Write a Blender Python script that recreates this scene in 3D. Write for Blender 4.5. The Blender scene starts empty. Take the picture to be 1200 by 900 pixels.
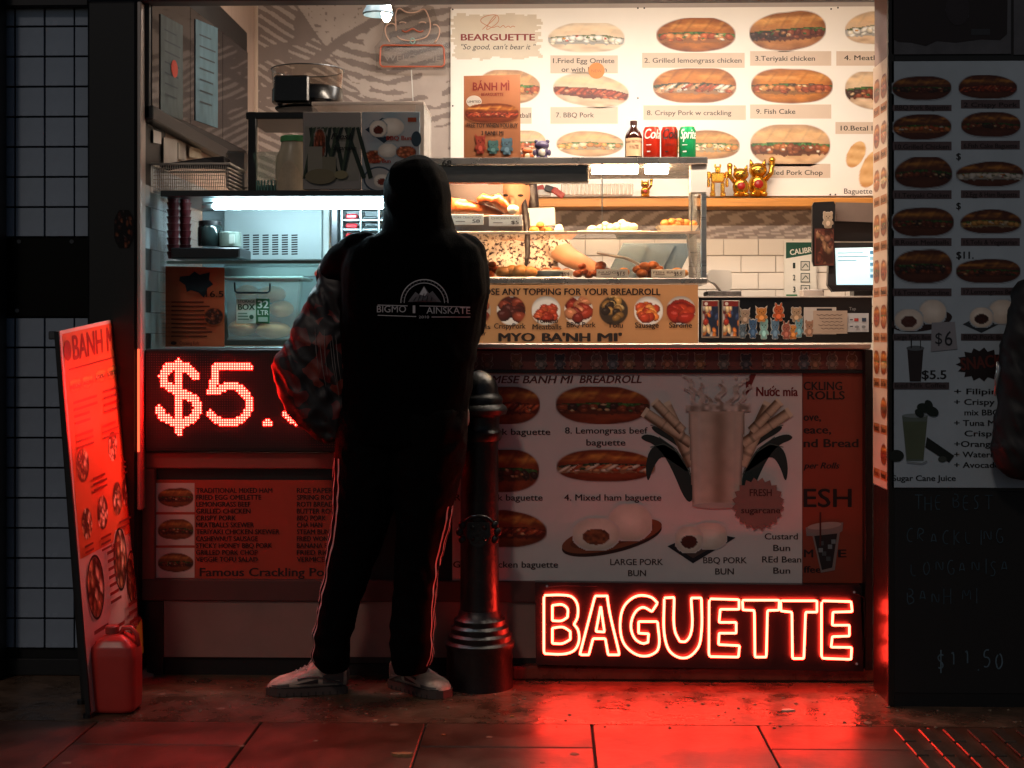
import bpy, bmesh, math, random
import numpy as np
from mathutils import Vector, Matrix
SC = bpy.context.scene
COL = SC.collection
R = math.radians

# ---------------------------------------------------------------- camera
F, HY, CX, YAW = 1700.0, 395.0, 600.0, R(-1.5)
CAMY, CAMZ = -4.72, 1.11
cam = bpy.data.cameras.new('camera'); cam.sensor_width = 36; cam.lens = 36 * F / 1200
cam.shift_y = -(450 - HY) / 1200; cam.clip_start = 0.05; cam.clip_end = 500
camo = bpy.data.objects.new('camera', cam); COL.objects.link(camo)
camo.location = (0, CAMY, CAMZ); camo.rotation_euler = (R(90), 0, -YAW)
SC.camera = camo

# ---------------------------------------------------------------- world: last blue light of the night sky
wd = bpy.data.worlds.new('World'); SC.world = wd; wd.use_nodes = True
nt = wd.node_tree; bg = nt.nodes['Background']
sky = nt.nodes.new('ShaderNodeTexSky'); sky.sky_type = 'NISHITA'; sky.sun_disc = False
sky.sun_elevation = R(38); sky.sun_rotation = R(200)
nt.links.new(sky.outputs[0], bg.inputs[0]); bg.inputs[1].default_value = 0.0125
# one weak, warm far light (street lighting high behind the photographer)
sl = bpy.data.lights.new('street_light_sun', 'SUN'); sl.energy = 0.30; sl.angle = R(6); sl.color = (1.0, .80, .66)
so = bpy.data.objects.new('street_light_sun', sl); COL.objects.link(so)
so.rotation_euler = (R(46), 0, R(-20))
SC.view_settings.view_transform = 'Standard'; SC.view_settings.look = 'None'
SC.view_settings.exposure = 0; SC.view_settings.gamma = 1
SC.view_settings.use_curve_mapping = False
SC.cycles.max_bounces = 8; SC.cycles.transparent_max_bounces = 16
SC.cycles.sample_clamp_indirect = 12.0; SC.cycles.caustics_refractive = False; SC.cycles.caustics_reflective = False

# ---------------------------------------------------------------- pixel ray -> point on the vertical plane y = Y
cb, sb = math.cos(YAW), math.sin(YAW)
YOFF = 0.0                        # whole groups set back from the street edge by this much
def W(px, py, Y):
    r = (px - CX) / F; u = -(py - HY) / F
    t = (Y + YOFF - CAMY) / (-r * sb + cb)
    return Vector(((r * cb + sb) * t, Y, CAMZ + u * t))
def WG(px, py, z=0.0):            # on the horizontal plane z
    r = (px - CX) / F; u = -(py - HY) / F
    t = (z - CAMZ) / u
    return Vector(((r * cb + sb) * t, CAMY + (-r * sb + cb) * t, z))
def WX(px, py, X):                # on the plane x = X
    r = (px - CX) / F; u = -(py - HY) / F
    t = X / (r * cb + sb)
    return Vector((X, CAMY + (-r * sb + cb) * t, CAMZ + u * t))
def pxm(Y): return F / (Y + YOFF - CAMY)  # pixels per metre about there

# ---------------------------------------------------------------- colour
def lin(c):
    c = c / 255.0
    return c / 12.92 if c <= .04045 else ((c + .055) / 1.055) ** 2.4
def C(r, g=None, b=None):
    if g is None:
        if isinstance(r, (tuple, list)): return tuple(r)
        r, g, b = (r >> 16) & 255, (r >> 8) & 255, r & 255
    return (lin(r), lin(g), lin(b))

# ---------------------------------------------------------------- materials
MATS = {}
def mat(name, col, rough=.5, metal=0., noise=0., scale=8., bump=0., bscale=None, spec=.5, coat=0., emit=None, estr=0., trans=0., alpha=1., stretch=None, sheen=0., rnoise=0.):
    if name in MATS: return MATS[name]
    m = bpy.data.materials.new(name); m.use_nodes = True; MATS[name] = m
    t = m.node_tree; p = t.nodes['Principled BSDF']
    p.inputs['Base Color'].default_value = (*col, 1); p.inputs['Roughness'].default_value = rough
    p.inputs['Metallic'].default_value = metal; p.inputs['Specular IOR Level'].default_value = spec
    p.inputs['Coat Weight'].default_value = coat; p.inputs['Sheen Weight'].default_value = sheen
    p.inputs['Transmission Weight'].default_value = trans; p.inputs['Alpha'].default_value = alpha
    if emit: p.inputs['Emission Color'].default_value = (*emit, 1); p.inputs['Emission Strength'].default_value = estr
    tc = t.nodes.new('ShaderNodeTexCoord'); src = tc.outputs['Object']
    if stretch:
        mp = t.nodes.new('ShaderNodeMapping'); mp.inputs['Scale'].default_value = stretch
        t.links.new(src, mp.inputs[0]); src = mp.outputs[0]
    if noise > 0 or rnoise > 0:
        n = t.nodes.new('ShaderNodeTexNoise'); n.inputs['Scale'].default_value = scale
        n.inputs['Detail'].default_value = 5; n.inputs['Roughness'].default_value = .6
        t.links.new(src, n.inputs['Vector'])
        if noise > 0:
            r = t.nodes.new('ShaderNodeValToRGB')
            r.color_ramp.elements[0].position = .3; r.color_ramp.elements[1].position = .7
            r.color_ramp.elements[0].color = (*[c * (1 - noise) for c in col], 1)
            r.color_ramp.elements[1].color = (*[min(1, c * (1 + noise)) for c in col], 1)
            t.links.new(n.outputs[0], r.inputs[0]); t.links.new(r.outputs[0], p.inputs['Base Color'])
        if rnoise > 0:
            mr = t.nodes.new('ShaderNodeMapRange'); mr.inputs[1].default_value = .3; mr.inputs[2].default_value = .7
            mr.inputs[3].default_value = max(.02, rough - rnoise); mr.inputs[4].default_value = min(1, rough + rnoise)
            t.links.new(n.outputs[0], mr.inputs[0]); t.links.new(mr.outputs[0], p.inputs['Roughness'])
    if bump > 0:
        n2 = t.nodes.new('ShaderNodeTexNoise'); n2.inputs['Scale'].default_value = bscale or scale * 4; n2.inputs['Detail'].default_value = 4
        t.links.new(src, n2.inputs['Vector'])
        b = t.nodes.new('ShaderNodeBump'); b.inputs['Strength'].default_value = bump; b.inputs['Distance'].default_value = .004
        t.links.new(n2.outputs[0], b.inputs['Height']); t.links.new(b.outputs[0], p.inputs['Normal'])
    return m
def print_mat(name, rough=.45, spec=.5, wear=.10, emit=0., translucent=0.):
    if name in MATS: return MATS[name]
    m = bpy.data.materials.new(name); m.use_nodes = True; MATS[name] = m
    t = m.node_tree; p = t.nodes['Principled BSDF']; p.inputs['Roughness'].default_value = rough
    p.inputs['Specular IOR Level'].default_value = spec
    a = t.nodes.new('ShaderNodeAttribute'); a.attribute_name = 'Col'
    tc = t.nodes.new('ShaderNodeTexCoord')
    n = t.nodes.new('ShaderNodeTexNoise'); n.inputs['Scale'].default_value = 9; n.inputs['Detail'].default_value = 7
    n.inputs['Roughness'].default_value = .7
    t.links.new(tc.outputs['Object'], n.inputs['Vector'])
    mr = t.nodes.new('ShaderNodeMapRange'); mr.inputs[1].default_value = .3; mr.inputs[2].default_value = .7
    mr.inputs[3].default_value = 1 - wear; mr.inputs[4].default_value = 1
    t.links.new(n.outputs[0], mr.inputs[0])
    mx = t.nodes.new('ShaderNodeVectorMath'); mx.operation = 'SCALE'
    t.links.new(a.outputs['Color'], mx.inputs[0]); t.links.new(mr.outputs[0], mx.inputs['Scale'])
    t.links.new(mx.outputs[0], p.inputs['Base Color'])
    if emit:
        t.links.new(mx.outputs[0], p.inputs['Emission Color']); p.inputs['Emission Strength'].default_value = emit
    if translucent:
        tr = t.nodes.new('ShaderNodeBsdfTranslucent'); ms = t.nodes.new('ShaderNodeMixShader')
        ms.inputs[0].default_value = translucent
        t.links.new(mx.outputs[0], tr.inputs[0]); t.links.new(p.outputs[0], ms.inputs[1]); t.links.new(tr.outputs[0], ms.inputs[2])
        t.links.new(ms.outputs[0], t.nodes['Material Output'].inputs[0])
    return m
def glass(name, tint=(1, 1, 1), rough=.0, refl=.06):
    # thin pane: sees straight through, with a weak mirror on top
    if name in MATS: return MATS[name]
    m = bpy.data.materials.new(name); m.use_nodes = True; MATS[name] = m
    t = m.node_tree; t.nodes.remove(t.nodes['Principled BSDF'])
    tr = t.nodes.new('ShaderNodeBsdfTransparent'); tr.inputs[0].default_value = (*tint, 1)
    gl = t.nodes.new('ShaderNodeBsdfGlossy'); gl.inputs['Roughness'].default_value = rough
    fr = t.nodes.new('ShaderNodeLayerWeight'); fr.inputs[0].default_value = .5
    pw_n = t.nodes.new('ShaderNodeMath'); pw_n.operation = 'POWER'; pw_n.inputs[1].default_value = 5
    ma = t.nodes.new('ShaderNodeMath'); ma.operation = 'MULTIPLY_ADD'; ma.inputs[1].default_value = .8; ma.inputs[2].default_value = refl * .6
    mx = t.nodes.new('ShaderNodeMixShader')
    t.links.new(fr.outputs['Facing'], pw_n.inputs[0]); t.links.new(pw_n.outputs[0], ma.inputs[0]); t.links.new(ma.outputs[0], mx.inputs[0])
    t.links.new(tr.outputs[0], mx.inputs[1]); t.links.new(gl.outputs[0], mx.inputs[2])
    t.links.new(mx.outputs[0], t.nodes['Material Output'].inputs[0])
    return m
def emitter(name, col, s):
    if name in MATS: return MATS[name]
    m = bpy.data.materials.new(name); m.use_nodes = True; MATS[name] = m
    t = m.node_tree; t.nodes.remove(t.nodes['Principled BSDF'])
    e = t.nodes.new('ShaderNodeEmission'); e.inputs[0].default_value = (*col, 1); e.inputs[1].default_value = s
    t.links.new(e.outputs[0], t.nodes['Material Output'].inputs[0])
    return m
BLACK = mat('black_paint', C(0x0c0d10), .45, bump=.1, bscale=60)
BLACKGLOSS = mat('black_gloss', C(0x08080a), .12)
BLACKPL = mat('black_plastic', C(0x101113), .35)
STEEL = mat('brushed_steel', C(0xa9a9a8), .33, .9, noise=.08, scale=3, stretch=(1, 1, 40), rnoise=.08)
STEELD = mat('dark_steel', C(0x5a5c60), .38, .8, noise=.15, scale=6)
WHITEPL = mat('white_plastic', C(0xd8d6d0), .4)
PRINT = print_mat('printed_vinyl', .42)
PRINTM = print_mat('printed_paper', .75, .3)
GLASS = glass('clear_glass')
WOOD = mat('orange_wood', C(0xb9772f), .45, noise=.22, scale=5, stretch=(1, 6, 14), bump=.1)

# ---------------------------------------------------------------- objects
ORG = {}
def thing(name, label, cat, loc, group=None, kind=None):
    o = bpy.data.objects.new(name, None); o.empty_display_size = .1; COL.objects.link(o); loc = Vector(loc) + Vector((0, YOFF, 0)); o.location = loc
    o['label'] = label
    if cat: o['category'] = cat
    if group: o['group'] = group
    if kind: o['kind'] = kind
    ORG[o.name] = Vector(loc); return o
def tag(o, label=None, cat=None, group=None, kind=None):
    if label: o['label'] = label
    if cat: o['category'] = cat
    if group: o['group'] = group
    if kind: o['kind'] = kind
    return o
def link_mesh(name, me, m, parent, smooth=False):
    if m is not None:
        me.materials.clear(); me.materials.append(m)
    if smooth: me.polygons.foreach_set('use_smooth', [True] * len(me.polygons))
    o = bpy.data.objects.new(name, me); COL.objects.link(o)
    n = len(me.vertices); co = np.empty(n * 3); me.vertices.foreach_get('co', co); co = co.reshape(-1, 3); co[:, 1] += YOFF
    if parent is None:
        lo, hi = co.min(0), co.max(0); off = np.array([(lo[0] + hi[0]) / 2, (lo[1] + hi[1]) / 2, lo[2]])
        o.location = off; ORG[o.name] = Vector(off)
    else:
        off = np.array(ORG[parent.name]); o.parent = parent; ORG[o.name] = Vector(off)
    me.vertices.foreach_set('co', (co - off).ravel()); me.update()
    return o
def mesh_obj(name, V, Fc, m, parent=None, smooth=False):
    me = bpy.data.meshes.new(name); me.from_pydata([tuple(v) for v in V], [], Fc); me.update()
    return link_mesh(name, me, m, parent, smooth)

class MB:
    """collects simple solids into one mesh"""
    def __init__(s): s.bm = bmesh.new()
    def _xf(s, vs, M):
        if M is not None: bmesh.ops.transform(s.bm, matrix=M, verts=vs)
        return s
    def box(s, a, b, bev=0., M=None, seg=1):
        a = Vector(a); b = Vector(b); lo = Vector(map(min, a, b)); hi = Vector(map(max, a, b))
        r = bmesh.ops.create_cube(s.bm, size=1); vs = r['verts']
        bmesh.ops.scale(s.bm, vec=hi - lo, verts=vs); bmesh.ops.translate(s.bm, vec=(lo + hi) / 2, verts=vs)
        if bev > 0:
            bev = min(bev, .45 * min(hi - lo)); es = list({e for v in vs for e in v.link_edges})
            q = bmesh.ops.bevel(s.bm, geom=es, offset=bev, segments=seg, affect='EDGES', profile=.5)
            vs = list({v for f in q['faces'] for v in f.verts} | {v for v in vs if v.is_valid})
        return s._xf(vs, M)
    def pbox(s, x0, y0, x1, y1, Y0, Y1, bev=0.):
        return s.box(W(x0, y1, Y0), (W(x1, y0, Y0).x, Y1, W(x1, y0, Y0).z), bev)
    def cyl(s, p, q, r, r2=None, n=20, cap=True):
        p = Vector(p); q = Vector(q); r2 = r if r2 is None else r2
        d = q - p; k = d.normalized(); a = k.orthogonal().normalized(); b = k.cross(a)
        A = [s.bm.verts.new(p + r * (a * math.cos(2 * math.pi * i / n) + b * math.sin(2 * math.pi * i / n))) for i in range(n)]
        B = [s.bm.verts.new(q + r2 * (a * math.cos(2 * math.pi * i / n) + b * math.sin(2 * math.pi * i / n))) for i in range(n)]
        for i in range(n): s.bm.faces.new((A[i], A[(i + 1) % n], B[(i + 1) % n], B[i]))
        if cap: s.bm.faces.new(A[::-1]); s.bm.faces.new(B)
        return s
    def lathe(s, c, prof, n=28, sx=1., sy=1.):
        c = Vector(c); rings = []
        for r, z in prof:
            rings.append([s.bm.verts.new(c + Vector((sx * r * math.cos(2 * math.pi * i / n), sy * r * math.sin(2 * math.pi * i / n), z))) for i in range(n)])
        for A, B in zip(rings, rings[1:]):
            for i in range(n): s.bm.faces.new((A[i], A[(i + 1) % n], B[(i + 1) % n], B[i]))
        s.bm.faces.new(rings[0][::-1]); s.bm.faces.new(rings[-1]); return s
    def tube(s, pts, r, n=8, closed=False):
        pts = [Vector(p) for p in pts]; m = len(pts); rings = []; up = None
        for i, p in enumerate(pts):
            if closed: d = pts[(i + 1) % m] - pts[i - 1]
            else: d = pts[min(i + 1, m - 1)] - pts[max(i - 1, 0)]
            d.normalize()
            a = Vector((0, 1, 0)).cross(d) if abs(d.y) < .95 else Vector((1, 0, 0)).cross(d)
            a.normalize(); b = d.cross(a); rr = r[i] if isinstance(r, (list, tuple)) else r
            rings.append([s.bm.verts.new(p + rr * (a * math.cos(2 * math.pi * k / n) + b * math.sin(2 * math.pi * k / n))) for k in range(n)])
        for i in range(m if closed else m - 1):
            A, B = rings[i], rings[(i + 1) % m]
            for k in range(n): s.bm.faces.new((A[k], A[(k + 1) % n], B[(k + 1) % n], B[k]))
        if not closed: s.bm.faces.new(rings[0][::-1]); s.bm.faces.new(rings[-1])
        return s
    def ball(s, c, r, sub=2, jit=0., seed=0, M=None):
        q = bmesh.ops.create_icosphere(s.bm, subdivisions=sub, radius=1); vs = q['verts']
        rr = r if isinstance(r, (tuple, list, Vector)) else (r, r, r); rnd = random.Random(seed)
        for v in vs:
            k = 1 + jit * (rnd.random() - .5) * 2
            v.co = Vector((v.co.x * rr[0] * k, v.co.y * rr[1] * k, v.co.z * rr[2] * k))
        if M is not None: bmesh.ops.transform(s.bm, matrix=M, verts=vs)
        bmesh.ops.translate(s.bm, vec=Vector(c), verts=vs); return s
    def poly(s, pts):
        s.bm.faces.new([s.bm.verts.new(Vector(p)) for p in pts]); return s
    def prism(s, pts, d):
        """outline extruded by the vector d"""
        d = Vector(d); A = [s.bm.verts.new(Vector(p)) for p in pts]; B = [s.bm.verts.new(Vector(p) + d) for p in pts]; n = len(A)
        s.bm.faces.new(A); s.bm.faces.new(B[::-1])
        for i in range(n): s.bm.faces.new((A[i], B[i], B[(i + 1) % n], A[(i + 1) % n]))
        return s
    def build(s, name, m, parent=None, smooth=False, autos=False):
        bmesh.ops.recalc_face_normals(s.bm, faces=s.bm.faces)
        if autos:
            for e in s.bm.edges:
                if len(e.link_faces) == 2 and e.calc_face_angle(0) > R(38): e.smooth = False
            smooth = True
        me = bpy.data.meshes.new(name); s.bm.to_mesh(me); s.bm.free()
        return link_mesh(name, me, m, parent, smooth)

# copies of one small mesh (tiles, slabs ...) as children
def piece(name, me, m, parent, loc, scale=None):
    o = bpy.data.objects.new(name, me); COL.objects.link(o)
    if parent is not None:
        o.parent = parent; o.location = Vector(loc) - ORG[parent.name]; ORG[o.name] = ORG[parent.name]
    else: o.location = loc
    if scale: o.scale = scale
    return o
def tile_mesh(name, w, d, h, m, bev=.0012):
    b = MB(); b.box((-w / 2, -d / 2, -h / 2), (w / 2, d / 2, h / 2), bev)
    me = bpy.data.meshes.new(name); b.bm.to_mesh(me); b.bm.free(); me.materials.append(m); return me

# ---------------------------------------------------------------- flat print: coloured polygons on a plane
class PY:
    """vertical plane facing the street at y = Y, addressed in photo pixels"""
    def __init__(s, Y): s.Y = Y
    def pt(s, x, y, o=0.):
        p = W(x, y, s.Y); p.y -= o; return p
class PQ:
    """a plane spanned by four corners (tl, tr, bl, br), addressed 0..w by 0..h"""
    def __init__(s, tl, tr, bl, br, w=1., h=1.):
        s.c = [Vector(p) for p in (tl, tr, bl, br)]; s.w, s.h = w, h
        s.n = (s.c[2] - s.c[0]).cross(s.c[1] - s.c[0]).normalized()
    def pt(s, x, y, o=0.):
        u, v = x / s.w, y / s.h; tl, tr, bl, br = s.c
        return tl * (1 - u) * (1 - v) + tr * u * (1 - v) + bl * (1 - u) * v + br * u * v + s.n * o
TCACHE = {}
def text_mesh(body, bold=0., shear=0., space=1.):
    k = (body, bold, shear, space)
    if k in TCACHE: return TCACHE[k]
    c = bpy.data.curves.new('t', 'FONT'); c.body = body; c.offset = bold; c.shear = shear; c.resolution_u = 3; c.space_character = space
    o = bpy.data.objects.new('t', c); COL.objects.link(o)
    me = bpy.data.meshes.new_from_object(o.evaluated_get(bpy.context.evaluated_depsgraph_get()))
    V = [tuple(v.co) for v in me.vertices]; Fc = [tuple(p.vertices) for p in me.polygons]
    bpy.data.objects.remove(o); bpy.data.curves.remove(c); bpy.data.meshes.remove(me)
    TCACHE[k] = (V, Fc); return V, Fc
rs = np.random.RandomState(7)
LAT = rs.rand(16, 64, 64)
def noise(U, V, s, seed=0):
    x = (U + 10) * s; y = (V + 10) * s; xi = np.floor(x).astype(int); yi = np.floor(y).astype(int)
    fx = x - xi; fy = y - yi; fx = fx * fx * (3 - 2 * fx); fy = fy * fy * (3 - 2 * fy); L = LAT[seed % 16]
    k = (seed * 7) % 64
    g = lambda a, b: L[(a + k) % 64, (b + 3 * k) % 64]
    return (g(xi, yi) * (1 - fx) + g(xi + 1, yi) * fx) * (1 - fy) + (g(xi, yi + 1) * (1 - fx) + g(xi + 1, yi + 1) * fx) * fy
class Pic:
    def __init__(s, pl, base=.0006): s.pl, s.o, s.V, s.F, s.C, s.n = pl, base, [], [], [], 0
    def up(s): s.o += .00035; return s
    def poly(s, pts, col, up=True):
        if up: s.up()
        k = len(s.V); s.V += [s.pl.pt(x, y, s.o) for x, y in pts]; s.C += [col] * len(pts); s.F.append(tuple(range(k, k + len(pts)))); return s
    def rect(s, x0, y0, x1, y1, col, up=True): return s.poly([(x0, y0), (x1, y0), (x1, y1), (x0, y1)], col, up)
    def ell(s, cx, cy, rx, ry, col, rot=0., n=24, up=True):
        c, q = math.cos(R(rot)), math.sin(R(rot))
        return s.poly([(cx + rx * math.cos(t) * c - ry * math.sin(t) * q, cy + rx * math.cos(t) * q + ry * math.sin(t) * c) for t in [2 * math.pi * i / n for i in range(n)]], col, up)
    def line(s, pts, w, col):
        s.up()
        for (x0, y0), (x1, y1) in zip(pts, pts[1:]):
            dx, dy = x1 - x0, y1 - y0; L = math.hypot(dx, dy) or 1; nx, ny = -dy / L * w / 2, dx / L * w / 2
            s.poly([(x0 + nx, y0 + ny), (x1 + nx, y1 + ny), (x1 - nx, y1 - ny), (x0 - nx, y0 - ny)], col, False)
        return s
    def text(s, body, x0, base, x1, cap, col, bold=0., shear=0., rot=0., space=1.):
        """fit between x0 and x1 with the capitals' feet on base and cap high"""
        V, Fc = text_mesh(body, 0., shear, space)
        if not V: return s
        if bold > .012:      # heavier strokes: the same letters again, a hair to each side
            V0, n0 = V, len(V); e = bold * .72; V, Fc0 = [], Fc; Fc = []
            for i, (dx, dy) in enumerate(((-e, 0), (e, 0), (0, -e * .4), (0, e * .4))): V += [(v[0] + dx, v[1] + dy, i) for v in V0]; Fc += [tuple(j + i * n0 for j in f) for f in Fc0]
        else: V = [(v[0], v[1], 0) for v in V]
        a = min(v[0] for v in V); b = max(v[0] for v in V); kx = (x1 - x0) / max(b - a, .01); ky = cap / .682
        s.up(); k = len(s.V)
        c, q = math.cos(R(rot)), math.sin(R(rot))
        for v in V:
            dx, dy = (v[0] - a) * kx, -v[1] * ky
            s.V.append(s.pl.pt(x0 + dx * c - dy * q, base + dx * q + dy * c, s.o + v[2] * .00006))
        s.C += [col] * len(V); s.F += [tuple(i + k for i in f) for f in Fc]; return s
    def grid(s, x0, y0, x1, y1, nx, ny, fn, rot=0.):
        """fn(U, V) -> rgb (ny+1, nx+1, 3), alpha mask; U, V in -1..1, V up"""
        s.up(); U, Vv = np.meshgrid(np.linspace(-1, 1, nx + 1), np.linspace(1, -1, ny + 1))
        rgb, msk = fn(U, Vv); k = len(s.V); cx, cy = (x0 + x1) / 2, (y0 + y1) / 2; c, q = math.cos(R(rot)), math.sin(R(rot))
        idx = -np.ones(U.shape, int)
        cell = (msk[:-1, :-1] | msk[1:, :-1] | msk[:-1, 1:] | msk[1:, 1:])
        need = np.zeros(U.shape, bool)
        need[:-1, :-1] |= cell; need[1:, :-1] |= cell; need[:-1, 1:] |= cell; need[1:, 1:] |= cell
        for j, i in zip(*np.nonzero(need)):
            idx[j, i] = len(s.V); dx = U[j, i] * (x1 - x0) / 2; dy = -Vv[j, i] * (y1 - y0) / 2
            s.V.append(s.pl.pt(cx + dx * c - dy * q, cy + dx * q + dy * c, s.o)); s.C.append(tuple(rgb[j, i]))
        for j, i in zip(*np.nonzero(cell)):
            s.F.append((idx[j, i], idx[j, i + 1], idx[j + 1, i + 1], idx[j + 1, i]))
        return s
    def build(s, name, parent=None, m=None, label=None):
        me = bpy.data.meshes.new(name); me.from_pydata([tuple(v) for v in s.V], [], s.F)
        a = me.color_attributes.new('Col', 'FLOAT_COLOR', 'POINT')
        arr = np.ones((len(s.V), 4), dtype=np.float32); arr[:, :3] = np.array(s.C); a.data.foreach_set('color', arr.ravel()); me.update()
        o = link_mesh(name, me, m or PRINT, parent)
        if label: o['label'] = label
        return o

def mix(a, b, t): return a * (1 - t[..., None]) + b * t[..., None]
def nc(*c): return np.array(C(*c))
# fillings: (leaf colours, meat colours, light bits, stripe-like meat?)
FILL = {
 'chicken': ([0x3c6a28, 0x5c8c38], [0xc8622a, 0xb04a1c, 0xe08a48], [0xf0e2cc, 0xe8c890], 0),
 'dark': ([0x34602c, 0x4c7834], [0x3c2018, 0x6a2c18, 0x8a4020], [0xd8b88c, 0xb87a4a], 0),
 'pork': ([0x6a2414, 0x8c3418], [0xa83a1c, 0xc85a30, 0x8a2c16], [0xe8a478, 0xd88858], 1),
 'egg': ([0x6c8054, 0x8a9468], [0xf6efe0, 0xf0e4cc, 0xf8f2e8], [0xe09a3c, 0xc8502c], 0),
 'fish': ([0x44702f, 0x5c4428], [0xb8642c, 0x9c4420, 0xd08a48], [0xe8c890, 0x7a2c18], 0),
 'crackle': ([0x3a4c30, 0x2c3a28], [0xf0dcc4, 0xb04a22, 0xe0a070], [0x8a2c14, 0xf4e8d8], 1),
 'shred': ([0x4f7a30, 0x6c8a40], [0xe0a454, 0xc87c34, 0xf0d0a0], [0xf0e4cc, 0xa8481c], 0),
 'chop': ([0x387036, 0x5a9048], [0x7a3a1a, 0xb0642c, 0x8c4822], [0xf0e0c4, 0xd89a5c], 0),
}
def chunks(U, V, c, spots):
    """paints shaded lumps: (u, v, ru, rv, rot, colour)"""
    for (u, v, ru, rv, rot, col) in spots:
        ca, sa = math.cos(rot), math.sin(rot); du, dv = U - u, V - v
        x, y = (du * ca + dv * sa) / ru, (-du * sa + dv * ca) / rv; d = x * x + y * y
        m = d < 1; lum = np.clip(1.22 - .80 * d + .30 * y, .22, 1.4)
        c[m] = (np.array(C(col)) * lum[..., None])[m]
        h = (x + .15) ** 2 * 3 + (y - .4) ** 2 * 9 < .35
        c[h] = np.minimum(1, c[h] * 1.35 + .05)
    return c
def baguette(bg, kind='chicken', bun=0xd39252, pale=0., seed=0, open_=1., tilt=0., dim=1.):
    bgc = np.array(bg); rd = random.Random(seed * 31 + 5)
    eu = rd.uniform(2.0, 3.1); skew = rd.uniform(-.16, .16); thick = rd.uniform(.88, 1.05); bow = rd.uniform(-.05, .12)
    leaf, meat, lite, stripe = FILL[kind]; sp_ = []
    n = 15
    for i in range(n):      # leafy frill under the lid
        u = -.88 + 1.76 * i / (n - 1) + rd.uniform(-.04, .04); sp_.append(('l', u, rd.uniform(-.05, .05), rd.uniform(.07, .12), rd.uniform(.09, .16), rd.uniform(-.5, .5), rd.choice(leaf)))
    n = rd.choice((9, 10, 11)) if not stripe else 13
    for i in range(n):      # meat
        u = -.84 + 1.68 * i / (n - 1) + rd.uniform(-.03, .03)
        sp_.append(('m', u, rd.uniform(-.24, -.14), rd.uniform(.09, .14) if not stripe else .058, rd.uniform(.16, .23) if not stripe else .25, rd.uniform(-.4, .4) if not stripe else -.6 + .1 * rd.random(), rd.choice(meat)))
        if rd.random() < .5: sp_.append(('m', u + rd.uniform(-.05, .05), rd.uniform(-.42, -.32), rd.uniform(.06, .10), rd.uniform(.08, .12), rd.uniform(-1, 1), rd.choice(meat)))
    for i in range(8): sp_.append(('b', rd.uniform(-.8, .8), rd.uniform(-.34, .0), rd.uniform(.03, .07), rd.uniform(.04, .08), rd.uniform(-1, 1), rd.choice(lite + leaf[:1])))
    sl = [(-.62 + .42 * k + rd.uniform(-.06, .06), rd.uniform(.35, .6)) for k in range(4)]
    def fn(U, V):
        Vt = (V - tilt * U - bow * (1 - U ** 2) + bow * .5) / thick
        wob = .05 * (noise(U * 1.5, V * 0, 2, seed) - .5); top_h = 1 + skew * U
        r = np.abs(U) ** eu + np.abs(np.where(Vt > 0, Vt / top_h, Vt * 1.03) + wob) ** 2.1
        b = nc(bun); top = nc(0xf0b566); dark = nc(0x6c2c0a); pl = nc(0xf5e4c8)
        n1 = noise(U * 1.4, Vt * 2, 3, seed + 1); n2 = noise(U * 3, Vt * 5, 7, seed + 2)
        c = mix(np.broadcast_to(dark, U.shape + (3,)), b, np.clip(1.30 - r * 1.05 + n1 * .3, 0, 1))
        c = mix(c, top, np.clip(.75 * np.exp(-((Vt - .52 - .10 * (n1 - .5)) / .16) ** 2) * (n1 * 1.6 - .1), 0, 1))
        for (u0, ln) in sl:    # slashes in the crust
            x = U - u0 - .35 * (Vt - .45); g = np.exp(-(x / .055) ** 2) * np.clip((Vt - .22) * 5, 0, 1) * np.clip((.85 - Vt) * 5, 0, 1)
            c = mix(c, top, np.clip((.20 + .45 * n1) * g, 0, 1)); c = c * (1 - .18 * np.exp(-((x - .085) / .03) ** 2) * (g * 0 + 1) * ((Vt > .22) & (Vt < .85)))[..., None]
        c = mix(c, pl, np.clip(pale * (.65 + .5 * n1), 0, 1)); c = c * (1 - .16 * n2[..., None] * (1 - pale))
        sp = .04 + .12 * (1 - U ** 2) + .06 * (noise(U, U * 0, 4, seed + 3) - .5); lo = -.36 - .05 * (1 - U ** 2)
        fm = (Vt < sp) & (Vt > lo) & (r < 1.0)
        f = np.broadcast_to(np.array(C(meat[-1])) * .45, U.shape + (3,)).copy(); f = chunks(U, Vt - .10 * (1 - U ** 2), f, [q[1:] for q in sp_])
        f = f * (np.clip((sp - Vt) / .06, .35, 1))[..., None]
        drip = (Vt <= lo) & (Vt > lo - .09 * np.clip(noise(U * 3, U * 0, 5, seed + 8) * 2.2 - .9, 0, 1)); fm = fm | drip
        low = Vt <= lo; c[low] = (c * (.86 + .18 * n1[..., None]) * np.clip(.6 + (lo - Vt)[..., None] * 7, 0, 1))[low]
        c = np.clip(c, 0, 1) ** (1 + .36 * (1 - min(1, pale * 1.3))) * 1.10; c[fm] = f[fm]; c = np.clip(c * dim, 0, 1)
        e = np.clip((1.05 - r) / .10, 0, 1)
        return mix(np.broadcast_to(bgc, c.shape), c, e), r < 1.05
    return fn
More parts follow.
